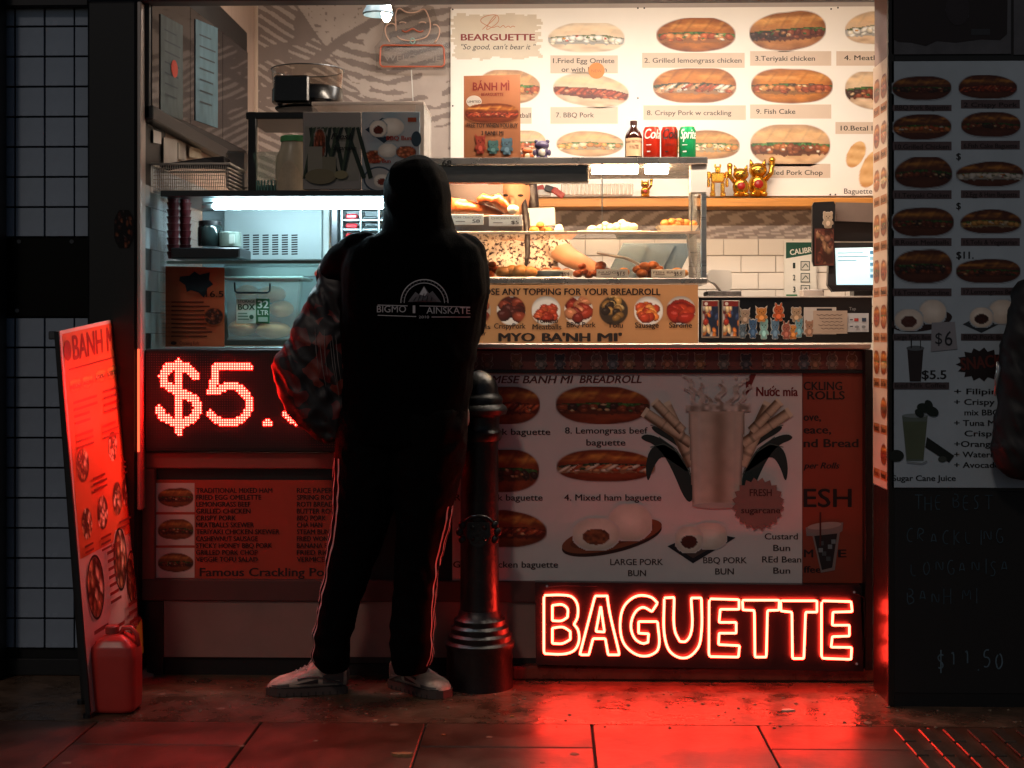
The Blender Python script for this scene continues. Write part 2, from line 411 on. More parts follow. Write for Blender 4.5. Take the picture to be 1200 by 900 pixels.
def bunfn(bg, fill=None, seed=0):
    bgc = np.array(bg)
    def fn(U, V):
        r = np.sqrt(U ** 2 + V ** 2); n = noise(U, V, 3, seed)
        c = mix(np.broadcast_to(nc(0xb8a898), U.shape + (3,)), nc(0xf6ecdf), np.clip(1.15 - r * .75 + .3 * (V * .5) + .2 * (n - .5), 0, 1))
        if fill: 
            q = np.hypot(U * 1.3, (V + .15) * 1.5); m = q < .75
            c[m] = mix(np.broadcast_to(nc(fill), U.shape + (3,)), nc(0x4a2014), noise(U, V, 9, seed + 1))[m]
        e = np.clip((1.03 - r) / .08, 0, 1)
        return mix(np.broadcast_to(bgc, c.shape), c, e), r < 1.03
    return fn
def foodfn(bg, cols, seed, lump=4.):
    bgc = np.array(bg); rd = random.Random(seed)
    sp_ = []
    for k in range(30):
        a, r = rd.uniform(0, 6.28), .95 * math.sqrt(rd.random()); sp_.append((r * math.cos(a), r * math.sin(a), rd.uniform(.8, 1.2) / lump, rd.uniform(.5, 1.) / lump, rd.uniform(0, 3), rd.choice(cols)))
    def fn(U, V):
        r = np.hypot(U, V); c = np.broadcast_to(np.array(C(cols[0])) * .35, U.shape + (3,)).copy(); c = chunks(U, V, c, sp_)
        c = c * (.85 + .25 * noise(U, V, 8, seed + 2))[..., None]
        return mix(np.broadcast_to(bgc, c.shape), np.clip(c, 0, 1), np.clip((1.04 - r) / .08, 0, 1)), r < 1.04
    return fn
def platefood(bg, cols, seed, plate=0xd8cec4, lump=3., top=.0):
    """a heap of food on a pale plate inside a round photo"""
    bgc = np.array(bg); rd = random.Random(seed); sp_ = []
    for k in range(16): sp_.append((rd.uniform(-.6, .6), rd.uniform(-.55, .35 + top), rd.uniform(.8, 1.25) / lump, rd.uniform(.55, .95) / lump, rd.uniform(-.8, .8), rd.choice(cols)))
    sp_.sort(key=lambda q: -q[1])
    def fn(U, V):
        r = np.hypot(U, V); c = mix(np.broadcast_to(nc(0x4a3a34), U.shape + (3,)), nc(plate), np.clip((1.3 - np.hypot(U * .9, (V + .1) * 1.05)) * 2.2, 0, 1)); c = chunks(U, V, c, sp_)
        return mix(np.broadcast_to(bgc, c.shape), np.clip(c, 0, 1), np.clip((1.04 - r) / .07, 0, 1)), r < 1.04
    return fn

def chaikin(P, n=2, closed=True):
    for _ in range(n):
        Q = []
        for i in range(len(P) if closed else len(P) - 1):
            p0, p1 = P[i], P[(i + 1) % len(P)]
            Q += [tuple(.75 * u + .25 * v for u, v in zip(p0, p1)), tuple(.25 * u + .75 * v for u, v in zip(p0, p1))]
        P = Q
    return P
def softcurve(P, lim=58):
    """rounds gentle bends into arcs and keeps the sharp corners"""
    n = len(P); T = []
    for i in range(n):
        a, b, c = P[i - 1], P[i], P[(i + 1) % n]; u = (b[0] - a[0], b[1] - a[1]); v = (c[0] - b[0], c[1] - b[1])
        lu, lv = math.hypot(*u) or 1, math.hypot(*v) or 1; cs = (u[0] * v[0] + u[1] * v[1]) / lu / lv
        T.append(None if cs < math.cos(R(lim)) else ((u[0] / lu + v[0] / lv) / 2, (u[1] / lu + v[1] / lv) / 2))
    Q = []
    for i in range(n):
        p, q = P[i], P[(i + 1) % n]; L = math.hypot(q[0] - p[0], q[1] - p[1]); d = ((q[0] - p[0]) / (L or 1), (q[1] - p[1]) / (L or 1)); t0 = T[i] or d; t1 = T[(i + 1) % n] or d
        for k in range(6):
            t = k / 6; h0, h1, h2, h3 = 2 * t ** 3 - 3 * t * t + 1, t ** 3 - 2 * t * t + t, -2 * t ** 3 + 3 * t * t, t ** 3 - t * t
            Q.append(tuple(h0 * p[j] + h1 * L * t0[j] + h2 * q[j] + h3 * L * t1[j] for j in (0, 1)))
    return Q
def dens(P, s=5.):
    Q = []
    for i in range(len(P)):
        p0, p1 = P[i], P[(i + 1) % len(P)]; L = math.hypot(p1[0] - p0[0], p1[1] - p0[1]); k = max(1, int(L / s))
        Q += [(p0[0] + (p1[0] - p0[0]) * j / k, p0[1] + (p1[1] - p0[1]) * j / k) for j in range(k)]
    return Q
# ================================================================ SETTING
def sbox(name, a, b, m, kind='structure', bev=0.):
    o = MB().box(a, b, bev).build(name, m); o['kind'] = kind; return o
XL = W(165, 400, 0).x          # inner face of the shop's left wall
XR = 1.75
YB = 1.84                      # back wall
ZC = 2.63
ASPH = mat('asphalt', C(0x3c3835), .62, noise=.4, scale=30, bump=.9, bscale=150)
sbox('ground', (-40, -40, -.30), (40, 40, -.012), ASPH)
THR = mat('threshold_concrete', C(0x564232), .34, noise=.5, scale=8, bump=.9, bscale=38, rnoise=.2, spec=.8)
YT = WG(600, 848).y
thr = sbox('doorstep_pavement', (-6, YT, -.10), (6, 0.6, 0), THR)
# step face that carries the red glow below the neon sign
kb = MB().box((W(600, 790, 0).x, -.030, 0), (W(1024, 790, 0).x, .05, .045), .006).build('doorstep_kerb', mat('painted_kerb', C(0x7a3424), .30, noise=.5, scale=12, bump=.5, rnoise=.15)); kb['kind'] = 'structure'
# paving slabs in running bond, each its own piece
pav = sbox('pavement', (-6, -4.2, -.16), (6, YT, -.008), mat('joint_sand', C(0x15110f), .9))
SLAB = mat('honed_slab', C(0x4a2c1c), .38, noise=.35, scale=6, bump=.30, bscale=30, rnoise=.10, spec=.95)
pw = W(888, 852, YT).x - W(693, 852, YT).x
x0s = W(693, 852, YT).x
g = .006; sme = None
SL = {}
def slab(xa, ya, xb, yb):
    k = (round(xb - xa, 3), round(yb - ya, 3))
    if k not in SL: SL[k] = tile_mesh('paving_slab', k[0] - g, k[1] - g, .04, SLAB, .0025)
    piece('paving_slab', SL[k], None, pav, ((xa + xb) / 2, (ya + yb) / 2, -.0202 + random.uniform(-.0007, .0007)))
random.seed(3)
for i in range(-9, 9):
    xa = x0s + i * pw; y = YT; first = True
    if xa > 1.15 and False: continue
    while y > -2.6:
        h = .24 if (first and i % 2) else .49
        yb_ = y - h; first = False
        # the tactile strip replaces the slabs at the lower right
        slab(xa, yb_, xa + pw, y); y = yb_

# ---------------------------------------------------------------- shop shell
floor = sbox('shop_floor', (XL - .1, .05, -.02), (XR, YB + .1, .002), mat('shop_floor_vinyl', C(0x4a4440), .5))
sbox('shop_ceiling', (XL - .1, .02, ZC), (XR, YB + .1, ZC + .1), mat('ceiling_paint', C(0xb8ada4), .8))
PLAST = mat('wall_plaster', C(0xb5a79c), .8, noise=.06, scale=5)
back = sbox('back_wall', (XL - .1, YB, -.02), (XR, YB + .1, ZC), PLAST)
sbox('right_side_wall', (XR, .02, -.02), (XR + .1, YB + .1, ZC), PLAST)
sidew = sbox('left_side_wall', (XL - .08, .03, -.02), (XL, YB, ZC), mat('ribbed_panel', C(0xb39a8a), .7, noise=.16, scale=14, stretch=(1, 30, .5), bump=.7, bscale=8))
# side wall tiles (below 1.55 m)
tm = tile_mesh('wall_tile', .005, .1545, .0695, mat('white_side_tile', C(0xb9bfc2), .18, noise=.05, scale=3), .0015)
z = .70; k = 0
while z < 1.62:
    y = .03 + (.078 if k % 2 else 0)
    while y < 1.0:
        piece('wall_tile', tm, None, sidew, (XL + .0025, y + .078, z + .034)); y += .156
    z += .0705; k += 1
# back wall tiles, white running bond
TW = mat('white_back_tile', C(0xd9cdc0), .16, noise=.04, scale=2)
sx = YB; x_a = W(875, 300, YB).x; x_b = W(921, 300, YB).x
tb = tile_mesh('wall_tile', .152, .008, .0725, TW, .0015)
ztop = W(700, 280, YB).z
zl = [W(0, yy, YB).z for yy in (296, 317, 335)]
k = 0; z = ztop - .0385
while z > .75:
    for i in range(-10, 8):
        xx = W(868, 300, YB).x + i * .1555 + (.078 if k % 2 else 0)
        if XL + .1 < xx < XR - .1 and (z > .98): piece('wall_tile', tb, None, back, (xx, YB - .004, z))
    z -= .0765; k += 1
# mural wallpaper
LT, DK = np.array(C(0xb9a99f)), np.array(C(0x8a7b74))
def mural(kind):
    def fn(U, V):
        a = noise(U, V, 2.2, 3); b_ = noise(U * 1.2, V * 1.2, 5, 4)
        if kind == 0:
            X = 413 + 116 * U; Y = 121.5 - 118.5 * V; n6 = noise(U, V, 7, 5); n9 = noise(U * 1.5, V, 11, 8); wob = 7 * (noise(U, V, 3, 6) - .5)
            branch = 345 + (Y - 5) * .74 + wob * .6; thick = 20 + (445 - X) * .66 + wob
            onb = (np.abs(X - branch) < 1.8) & (Y < 62); ont = (np.abs(Y - thick) < 5 + 3 * n6) & (X < 462)
            tri = (X > branch) & (Y < thick)
            st = np.sin((Y - .55 * X + wob * 1.5) * .62) > .25 + 1.0 * (n9 - .5); st = st & (noise(U * .8, V * 2, 5, 9) > .30)
            bands = np.sin((Y + .30 * np.abs(X - 455) + wob * 1.2) * .46) > .05 + 1.3 * (n9 - .5); bands = bands & (noise(U * 1.2, V * 2.2, 3, 11) > .28)
            lowl = (Y > 150) & (noise(U, V, 3, 13) > .5)
            dark = np.where(tri, (noise(U, V, 34, 2) > .88), np.where((X < branch) & (Y <= thick + 999), ~st, bands)); dark = np.where(lowl, ~st, dark) | onb | ont
        else:
            s = np.sin((U * 3.2 - V * .55) * 16 + a * 9); dark = s > -.35 + .9 * (noise(U * 3, V, 3, 6) - .4)
        c = np.where(dark[..., None], DK, LT); c = c * (.93 + .1 * noise(U, V, 8, 1))[..., None]
        return c, np.ones(U.shape, bool)
    return fn
p = Pic(PY(YB), .002).grid(297, 3, 529, 240, 200, 200, mural(0)); p.build('mural_print', back, PRINTM)
p = Pic(PY(YB), .002).grid(529, 242, 1040, 279.5, 260, 20, mural(1)); p.build('mural_band', back, PRINTM)
cornr = MB().box((XL, YB - .02, 1.9), (XL + .015, YB - .001, ZC), .002).build('corner_trim', mat('trim_beige', C(0xc9b29f), .5), back)

# ---------------------------------------------------------------- facade: header, left pilaster, tiled wall
hd = thing('shop_fascia_beam', 'dark steel beam across the top of the shop opening', 'beam', (0, 0, W(600, 4, 0).z))
zh = W(165, 5.5, 0).z
MB().box((W(108, 0, 0).x, -.05, zh), (1.30, .03, zh + .16), .006).build('lintel', mat('fascia_blue_grey', C(0x39424c), .45, noise=.15, scale=5), hd)
MB().box((-3.2, -.04, zh + .162), (3.2, .03, zh + 1.7), .004).build('fascia_board', mat('fascia_dark', C(0x0e0f12), .5), hd)
xw = W(108, 400, 0).x; xp = W(160, 400, -.06).x
tw = thing('tiled_wall', 'grey square tiled wall left of the shop with a dark window band', 'wall', (W(50, 700, .03).x, .05, 0))
MB().box((-3.2, .012, 0), (xw, .30, 3.0)).build('wall_core', mat('grout', C(0x0a0b0d), .9), tw)
TS = (W(87, 400, 0).x - W(52, 400, 0).x)
TG = mat('grey_glazed_tile', C(0x8a99ab), .22, noise=.13, scale=5, bump=.06, bscale=25, rnoise=.10)
tg = tile_mesh('tile', TS - .006, .010, TS - .006, TG, .001)
cols_ = [W(87 + 35.0 * i - 17.5, 400, 0).x for i in range(-2, 2)]   # down to the frame edge
xe = W(106, 400, 0).x; xo = W(87, 400, 0).x
thin = tile_mesh('tile', xe - xo - .004, .010, TS - .006, TG, .001)
rows_ = [(W(0, 247 - 35 * i, 0).z - TS / 2 * 0 + TS / 2) for i in range(-1, 10)]
zb0 = W(0, 278, 0).z; zb1 = W(0, 372, 0).z
def tile_rows(ztop_, zbot):
    z = ztop_
    while z - TS > zbot - .02:
        for i in range(-14, 4):
            x = W(87 - 17.5, 400, 0).x + (i - 1 + 1) * TS
            if x > xo: continue
            piece('tile', tg, None, tw, (x, .0075 + random.uniform(-.0006, .0006), z - TS / 2), None)
        piece('tile', thin, None, tw, ((xo + xe) / 2, .0075, z - TS / 2)); z -= TS
tile_rows(zb0 + TS * 11, zb0)
tile_rows(zb1, .06)
MB().box((-3.2, .002, zb1 + .004), (xw, .012, zb0 - .004)).build('window_band', mat('dark_window', C(0x040405), .3, spec=.12), tw)
MB().box((-3.2, -.006, 0), (xw, .010, .055), .003).build('plinth', BLACK, tw)
MB().box((-3.2, -.03, zh - .01), (xw - .004, .05, zh + .15), .004).build('head_trim', mat('fascia_dark2', C(0x1a1c20), .5), tw)
for px, py in ((22, 283), (84, 283), (20, 364)):
    MB().cyl(W(px, py, -.002), W(px, py, .004), .007, n=10).build('fixing_bolt', STEELD, tw)
# dark post at the far left edge of the photo
dp = thing('downpipe', 'black vertical post at the left end of the tiled wall', 'post', (W(-6, 400, -.05).x, -.05, 0))
MB().box((W(-22, 400, -.06).x, -.09, 0), (W(3, 400, -.06).x, -.02, 3.), .006).build('post_body', BLACK, dp)

pl = thing('pilaster', 'matt black pilaster between the tiled wall and the shop opening', 'pillar', (W(134, 400, 0).x, 0, 0))
MB().box((xw + .002, -.06, 0), (xp, .30, zh - .001), .008).build('column_body', mat('black_satin', C(0x060607), .4), pl)
pc = Pic(PY(-.0605), .001).grid(134, 246, 157, 291, 24, 40, foodfn(C(0x0a0606), [0x120808, 0x3a1a12, 0x6a3a22, 0x1a0c0a], 5, 6)); pc.build('sticker', pl, PRINTM)
tr = thing('corner_trim', 'thin aluminium corner strip catching red light beside the price display', 'trim', (W(162.5, 400, -.055).x, -.055, 1.0))
MB().box((xp + .001, -.060, .55), (W(165.2, 400, -.06).x, -.004, zh - .003), .003).build('strip', mat('aluminium_trim', C(0xb0a49c), .35, .6), tr)

t_ = MB().box((xp + .004, -.0655, W(0, 529, -.06).z), (xp + .0105, -.0605, W(0, 409, -.06).z), .001).build('red_led_strip', emitter('led_strip_lit', (1, .09, .035), 2.6)); tag(t_, 'short glowing orange LED strip on the pilaster edge beside the price display', 'LED strip')
# ================================================================ SERVICE COUNTER (front of the shop)
def txt(pl, body, x0, base, x1, cap, col, name='lettering', parent=None, m=None, **k):
    return Pic(pl, k.pop('o', .0012)).text(body, x0, base, x1, cap, col, **k).build(name, parent, m)
ct = thing('service_counter', 'shop service counter clad in menu boards with a thin steel top', 'counter', (W(600, 700, .1).x, .1, 0))
BODY = mat('counter_dark', C(0x1c1312), .5, noise=.2, scale=6)
MB().box((W(392, 700, .015).x, .015, .04), (W(1022, 700, .015).x, .50, W(600, 409, 0).z - .001), .003).build('carcass', BODY, ct)
MB().box((XL + .002, .030, .04), (W(391.5, 700, .03).x, .50, W(200, 530, 0).z)).build('carcass', BODY, ct)
MB().pbox(545, 402.6, 1021, 409, -.035, .95, .003).build('countertop', mat('counter_steel', C(0xc9b3a6), .3, .55), ct)
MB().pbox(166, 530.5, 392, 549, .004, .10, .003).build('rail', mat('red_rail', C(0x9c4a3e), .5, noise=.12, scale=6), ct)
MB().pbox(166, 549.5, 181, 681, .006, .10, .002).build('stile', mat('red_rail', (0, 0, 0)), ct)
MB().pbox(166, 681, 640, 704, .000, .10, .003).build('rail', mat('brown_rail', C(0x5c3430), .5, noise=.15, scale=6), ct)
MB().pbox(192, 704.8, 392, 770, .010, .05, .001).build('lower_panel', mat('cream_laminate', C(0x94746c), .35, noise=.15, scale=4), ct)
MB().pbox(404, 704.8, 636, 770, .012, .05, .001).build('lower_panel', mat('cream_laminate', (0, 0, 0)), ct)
MB().pbox(392.6, 704.8, 403.4, 771, .004, .05, .001).build('lower_stile', BODY, ct)
MB().pbox(186, 771, 1020, 796, .022, .10).build('kickboard', mat('kick_black', C(0x0b0909), .6), ct)
MB().pbox(172, 704.8, 191.3, 795, .008, .05, .001).build('side_stile', BLACK, ct)
MB().pbox(1013.5, 410, 1023, 790, -.03, .10, .002).build('end_stile', mat('end_dark', C(0x1d1210), .4), ct)
MB().pbox(545, 433.5, 1012, 437.5, -.004, .02, .001).build('bead', BLACK, ct)

# ---------------------------------------------------------------- LED price display
led = thing('led_price_display', 'dot matrix price display glowing red with "$5." beneath the cold case', 'LED sign', (W(280, 530, -.02).x, -.02, W(280, 530, -.02).z))
MB().pbox(169.5, 409, 398, 529.5, -.022, .028, .004).build('housing', mat('display_housing', C(0x0a0808), .5), led)
PX = 2.86; YL = -.0225
def arc(cx, cy, rx, ry, a0, a1, n=18): return [(cx + rx * math.cos(R(a0 + (a1 - a0) * i / n)), cy + ry * math.sin(R(a0 + (a1 - a0) * i / n))) for i in range(n + 1)]
G5 = [[(291, 430), (253, 430), (250, 454)], [(247.5, 459), (255, 457.5)] + arc(268, 474, 24, 22, -95, 90, 16) + arc(268, 474, 24, 22, 90, 150, 6)]
GD = [[(229, 441), (222, 432), (209, 428), (196, 431), (191, 440), (192, 449), (203, 456), (217, 462), (229, 468), (232, 477), (229, 488), (216, 496), (203, 495), (192, 489), (186, 480)], [(209.5, 424), (209.5, 508)]]
# glyph strokes are (polyline, radius)
ST = [(l, 4.6) for l in G5] + [(GD[0], 5.0), (GD[1], 3.4)] + [([(312, 496), (315.5, 496)], 4.4)]
ST += [([(x + 88 - 0, y) for x, y in l], 4.6) for l in G5[1:2]] + [(arc(357, 448, 22, 20, 90, 215), 4.6)]
def lit(x, y):
    for l, r in ST:
        for (ax, ay), (bx, by) in zip(l, l[1:]):
            dx, dy = bx - ax, by - ay; L = dx * dx + dy * dy
            t = max(0, min(1, ((x - ax) * dx + (y - ay) * dy) / L)) if L else 0
            if math.hypot(x - ax - t * dx, y - ay - t * dy) < r: return True
    return False
on, off = ([], []), ([], [])
def dot(buf, x, y, r, h, n):
    V, Fc = buf; c = W(x, y, YL); k = len(V)
    for rr, d in ((r, 0), (r * .55, h)):
        for i in range(n): V.append((c.x + rr * math.cos(2 * math.pi * i / n), c.y - d, c.z + rr * math.sin(2 * math.pi * i / n)))
    for i in range(n): j = (i + 1) % n; Fc.append((k + i, k + j, k + n + j, k + n + i))
    Fc.append(tuple(range(k + n, k + 2 * n)))
y = 415.0
while y < 526:
    x = 172.0
    while x < 395:
        if lit(x, y): dot(on, x, y, .0031, .0028, 6)
        else: dot(off, x, y, .0016, .0008, 4)
        x += PX
    y += PX
LEDM = emitter('led_red_lit', (1, .0098, .0066), 115)
mesh_obj('lit_pixels', *on, LEDM, led)['kind'] = 'stuff'
mesh_obj('unlit_pixels', *off, mat('led_unlit', C(0x8a4a42), .3), led)['kind'] = 'stuff'

# ---------------------------------------------------------------- red takeaway menu below the display
YM = .028
om = thing('takeaway_menu_board', 'red printed price list with three baguette pictures below the price display', 'menu board', (W(320, 680, YM).x, YM, W(320, 680, YM).z))
om_bg = C(0xb8402c)
MB().pbox(181.5, 563, 480, 680, YM - .004, YM).build('panel', mat('menu_orange', om_bg, .4), om)
pm = PY(YM - .004)
for i, (a, b_) in enumerate(((566, 600), (603, 639), (642, 677))):
    q = Pic(pm).rect(172 + 11, a, 228, b_, C(0xdcc0b6)); q.grid(185, a + 5, 227, b_ - 5, 44, 26, baguette(C(0xdcc0b6), 'dark', 0xb07048, seed=i + 3, dim=.8)); q.build('baguette_picture', om)
L1 = ['TRADITIONAL MIXED HAM', 'FRIED EGG OMELETTE', 'LEMONGRASS BEEF', 'GRILLED CHICKEN', 'CRISPY PORK', 'MEATBALLS SKEWER', 'TERIYAKI CHICKEN SKEWER', 'CASHEWNUT SAUSAGE', 'STICKY HONEY BBQ PORK', 'GRILLED PORK CHOP', 'VEGGIE TOFU SALAD']
L2 = ['RICE PAPER ROLL', 'SPRING ROLL', 'ROTI BREAD', 'BUTTER ROLL', 'BBQ PORK', 'CHA HAN', 'STEAM BUN', 'FRIED WONTON', 'BANANA FRITTER', 'FRIED RICE', 'VERMICELLI']
q = Pic(pm, .001)
q2 = Pic(pm, .001)
for i, s_ in enumerate(L1): q.text(s_, 230, 577.5 + i * 8.05, 230 + len(s_) * 4.25, 5.6, C(0x2a1212), bold=.03)
for i, s_ in enumerate(L2): q2.text(s_, 348, 577.5 + i * 8.05, 348 + len(s_) * 4.25, 5.6, C(0x2a1212), bold=.03)
q.build('price_list', om); q2.build('price_list', om)
txt(pm, 'Famous Crackling Pork', 234, 675, 396, 9.5, C(0x331616), parent=om, bold=.03)

# ---------------------------------------------------------------- strip of animal stickers below the counter top
ss = thing('sticker_strip', 'narrow maroon strip of outlined animal stickers right under the counter edge', 'sticker strip', (W(780, 434, .01).x, .01, W(780, 434, .01).z))
MB().pbox(545, 411.5, 1012, 433, .008, .013).build('strip_panel', mat('maroon', C(0x7a3a32), .45, noise=.1, scale=8), ss)
pss = PY(.008)
def critter(px, py, w, h, body, line, pl, parent, o=.0008, seed=0, plain=False):
    """generic round-eared animal sticker: outline, body, belly, ears, eyes"""
    rnd = random.Random(seed); q = Pic(pl, o); e = rnd.choice([0, 1, 2]); f = rnd.uniform(.85, 1.1)
    def shape(k, c):
        q.ell(px, py + h * .22, w * .30 * f * k, h * .28 * k, c); q.ell(px, py - h * .14, w * .34 * k, h * .26 * k, c)
        for s in (-1, 1):
            if e == 0: q.ell(px + s * w * .26, py - h * .34, w * .11 * k, h * .12 * k, c)
            elif e == 1: q.poly([(px + s * w * .36 * k, py - h * .48 * k), (px + s * w * .08, py - h * .30), (px + s * w * .34, py - h * .12)], c)
            else: q.ell(px + s * w * .16, py - h * .40, w * .07 * k, h * .16 * k, c, rot=s * 14)
            q.ell(px + s * w * .30, py + h * .18, w * .10 * k, h * .13 * k, c, rot=-s * 25)
            q.ell(px + s * w * .15, py + h * .44, w * .12 * k, h * .08 * k, c)
    shape(1.16, line); shape(.96, body)
    q.ell(px, py + h * .24, w * .16, h * .15, tuple(min(1, c * 1.7 + .02) for c in body))
    for s in (-1, 1): q.ell(px + s * w * .13, py - h * .16, w * .035, h * .035, C(0x140c0a), n=8)
    q.ell(px, py - h * .07, w * .05, h * .03, C(0x3a1c14), n=8)
    return q.build('animal_sticker', parent)
cl = [0x8a4a34, 0x7a4636, 0x8f5a3c, 0x6b5a54, 0x4a3c40, 0x865040, 0x7d5248, 0x5c5458, 0x8c5c44, 0x7a5a50]
xs = [553, 571, 605, 634, 656, 674, 699, 718, 737, 761, 782, 800, 820, 848, 874, 900, 922, 942, 955, 975, 998]
for i, x in enumerate(xs): critter(x, 422.8, 17, 19, C(cl[i % 10]), C(0xc49a8c), pss, ss, seed=i)

# ---------------------------------------------------------------- white baguette board
YW = .006
wb = thing('baguette_menu_board', 'large pale printed board of numbered baguettes, buns and a sugarcane drink under the counter', 'menu board', (W(740, 682, YW).x, YW, W(740, 682, YW).z))
wbg = C(0xd8cdca)
WBM = print_mat('weathered_vinyl', .5, .4, .16)
MB().pbox(530, 437.8, 940, 683, YW, YW + .006).build('panel', mat('board_pale', wbg, .5, noise=.06, scale=6), wb)
pw_ = PY(YW)
q = Pic(pw_).text('VIETNAMESE BANH MI', 527, 449, 672, 8.6, C(0x5c2420), bold=.03, shear=.22).text('BREADROLL', 679, 448.6, 752, 8.6, C(0x5c2420), bold=.03, shear=.22); q.build('heading', wb, WBM)
bags = [((545, 453, 633, 497), 'pork', 11, '7. BBQ pork baguette', 525, 509.5, 645), ((651, 453, 762, 497), 'dark', 12, None, 0, 0, 0),
        ((540, 527, 632, 577), 'dark', 13, '3. Roast pork baguette', 520, 586.5, 636), ((652, 526, 768, 567), 'crackle', 14, '4. Mixed ham baguette', 661, 586.5, 775),
        ((540, 597, 641, 646), 'pork', 15, '6.Grilled chicken baguette', 522, 665, 654)]
for (a, b_, c_, d_), kd, sd, s_, tx, ty, tx1 in bags:
    Pic(pw_).grid(a, b_, c_, d_, 100, 44, baguette(wbg, kd, 0xb0603a, seed=sd, dim=.92)).build('baguette_picture', wb, WBM)
    if s_: txt(pw_, s_, tx, ty, tx1, 7.2, C(0x33211f), parent=wb, m=WBM, bold=.02)
q = Pic(pw_).text('8. Lemongrass beef', 662, 508, 759, 7.2, C(0x33211f), bold=.02).text('baguette', 687, 522, 733, 7.2, C(0x33211f), bold=.02); q.build('lettering', wb, WBM)
# buns on a wooden plate
q = Pic(pw_, .001).ell(717, 631, 60, 17, C(0x3a1c14), -13, 40).ell(717, 628, 60, 16, C(0x8a4a30), -13, 40).ell(717, 627, 50, 12, C(0x6e3624), -13, 40)
q.grid(713, 590, 764, 634, 40, 36, bunfn(wbg, None, 1)); q.grid(671, 607, 726, 645, 44, 34, bunfn(wbg, 0x9c5a34, 2)); q.build('bun_picture', wb, WBM)
q = Pic(pw_).text('LARGE PORK', 715, 662, 777, 7, C(0x3a201c), bold=.02).text('BUN', 736, 675, 757, 7, C(0x3a201c), bold=.02)
q.build('lettering', wb, WBM); q = Pic(pw_)
q.text('BBQ PORK', 824, 660, 875, 7, C(0x3a201c), bold=.02).text('BUN', 838, 673, 860, 7, C(0x3a201c), bold=.02)
for s_, x0, x1, yy in (('Custard', 896, 935, 632), ('Bun', 906, 926, 645.5), ('REd Bean', 893, 939, 659), ('Bun', 906, 926, 672)):
    if s_ != 'Bun': q.build('lettering', wb, WBM); q = Pic(pw_)
    q.text(s_, x0, yy, x1, 7, C(0x3a201c), bold=.02)
q.build('lettering', wb, WBM)
q = Pic(pw_, .001).poly([(782, 640), (824, 622), (862, 630), (812, 660)], C(0x1c1c24)).poly([(790, 640), (826, 626), (852, 632), (812, 654)], C(0x55403c))
q.grid(812, 612, 852, 644, 30, 26, bunfn(wbg, None, 4)); q.grid(791, 617, 824, 648, 28, 28, bunfn(wbg, 0x5a2018, 5)); q.build('bun_picture', wb, WBM)
# sugarcane drink: leaves, cane, splash and glass, each its own print
GL = C(0x22302e)
def canefn(seed):
    def fn(U, V):
        b = mix(np.broadcast_to(nc(0x6e5844), U.shape + (3,)), nc(0xd8c4a8), np.clip(1 - ((V + .25) / .9) ** 2, 0, 1)); b = b * (.86 + .22 * noise(U * 3, V * .6, 6, seed))[..., None]
        ring = (np.abs(U - .15) < .035) | (np.abs(U + .62) < .03); b[ring] = b[ring] * .55; e = (U > .86); b[e] = nc(0xe4d4ba); return b, np.abs(V) < 1.01 - .15 * (np.abs(U) > .93)
    return fn
for s_ in (-1, 1):
    f = lambda x, y: (840 + s_ * x, y)
    for pts in ([(26, 585), (32, 550), (48, 526), (68, 512), (84, 508), (91, 514), (70, 522), (54, 546), (36, 590)], [(30, 556), (46, 530), (62, 520), (78, 524), (84, 546), (81, 568), (74, 546), (64, 533), (48, 544)], [(32, 524), (56, 505), (78, 498), (74, 506), (52, 518), (34, 534)]):
        P = [f(*p) for p in pts]; q = Pic(pw_, .001).poly(chaikin(P, 2), GL); k = len(P) // 2; q.line([P[0], P[1], P[2], P[3]] if len(P) > 6 else P[:3], .9, C(0x4c6058)); q.build('leaf_picture', wb, WBM)
    for (ax, ay, bx, by, w) in ((28, 545, 62, 472, 15), (30, 520, 86, 482, 12), (40, 505, 74, 470, 11)):
        (x0, y0), (x1, y1) = f(ax, ay), f(bx, by); L = math.hypot(x1 - x0, y1 - y0); cx, cy = (x0 + x1) / 2, (y0 + y1) / 2
        Pic(pw_, .0026 + ax * .00002).grid(cx - L / 2, cy - w / 2, cx + L / 2, cy + w / 2, 40, 12, canefn(ax), math.degrees(math.atan2(y1 - y0, x1 - x0))).build('sugarcane_picture', wb, WBM)
q = Pic(pw_, .0042)
def glassfn(U, V):
    w = 1 - .16 * (1 - V) / 2; n = noise(U, V * 2, 4, 3); t = np.abs(U / w)
    c = mix(np.broadcast_to(nc(0xd0c0b0), U.shape + (3,)), nc(0x9a8674), np.clip(np.exp(-((U - .10) / .30) ** 2) * .95, 0, 1))
    c = mix(c, nc(0xd0c4b8), np.exp(-((U + .62) / .07) ** 2)); c = mix(c, nc(0xc4b8ac), np.exp(-((U - .66) / .05) ** 2) * .7)
    c = mix(c, nc(0x5c4c42), np.clip((t - .90) * 9, 0, 1) * .7); c = mix(c, nc(0xd4c8be), np.clip((-V - .90) * 9, 0, 1)); c = mix(c, nc(0xc8b8a6), np.clip((V - .86) * 8, 0, 1)); return c * (.90 + .16 * n)[..., None], t < 1
q.grid(807, 478, 872, 593, 48, 60, glassfn)
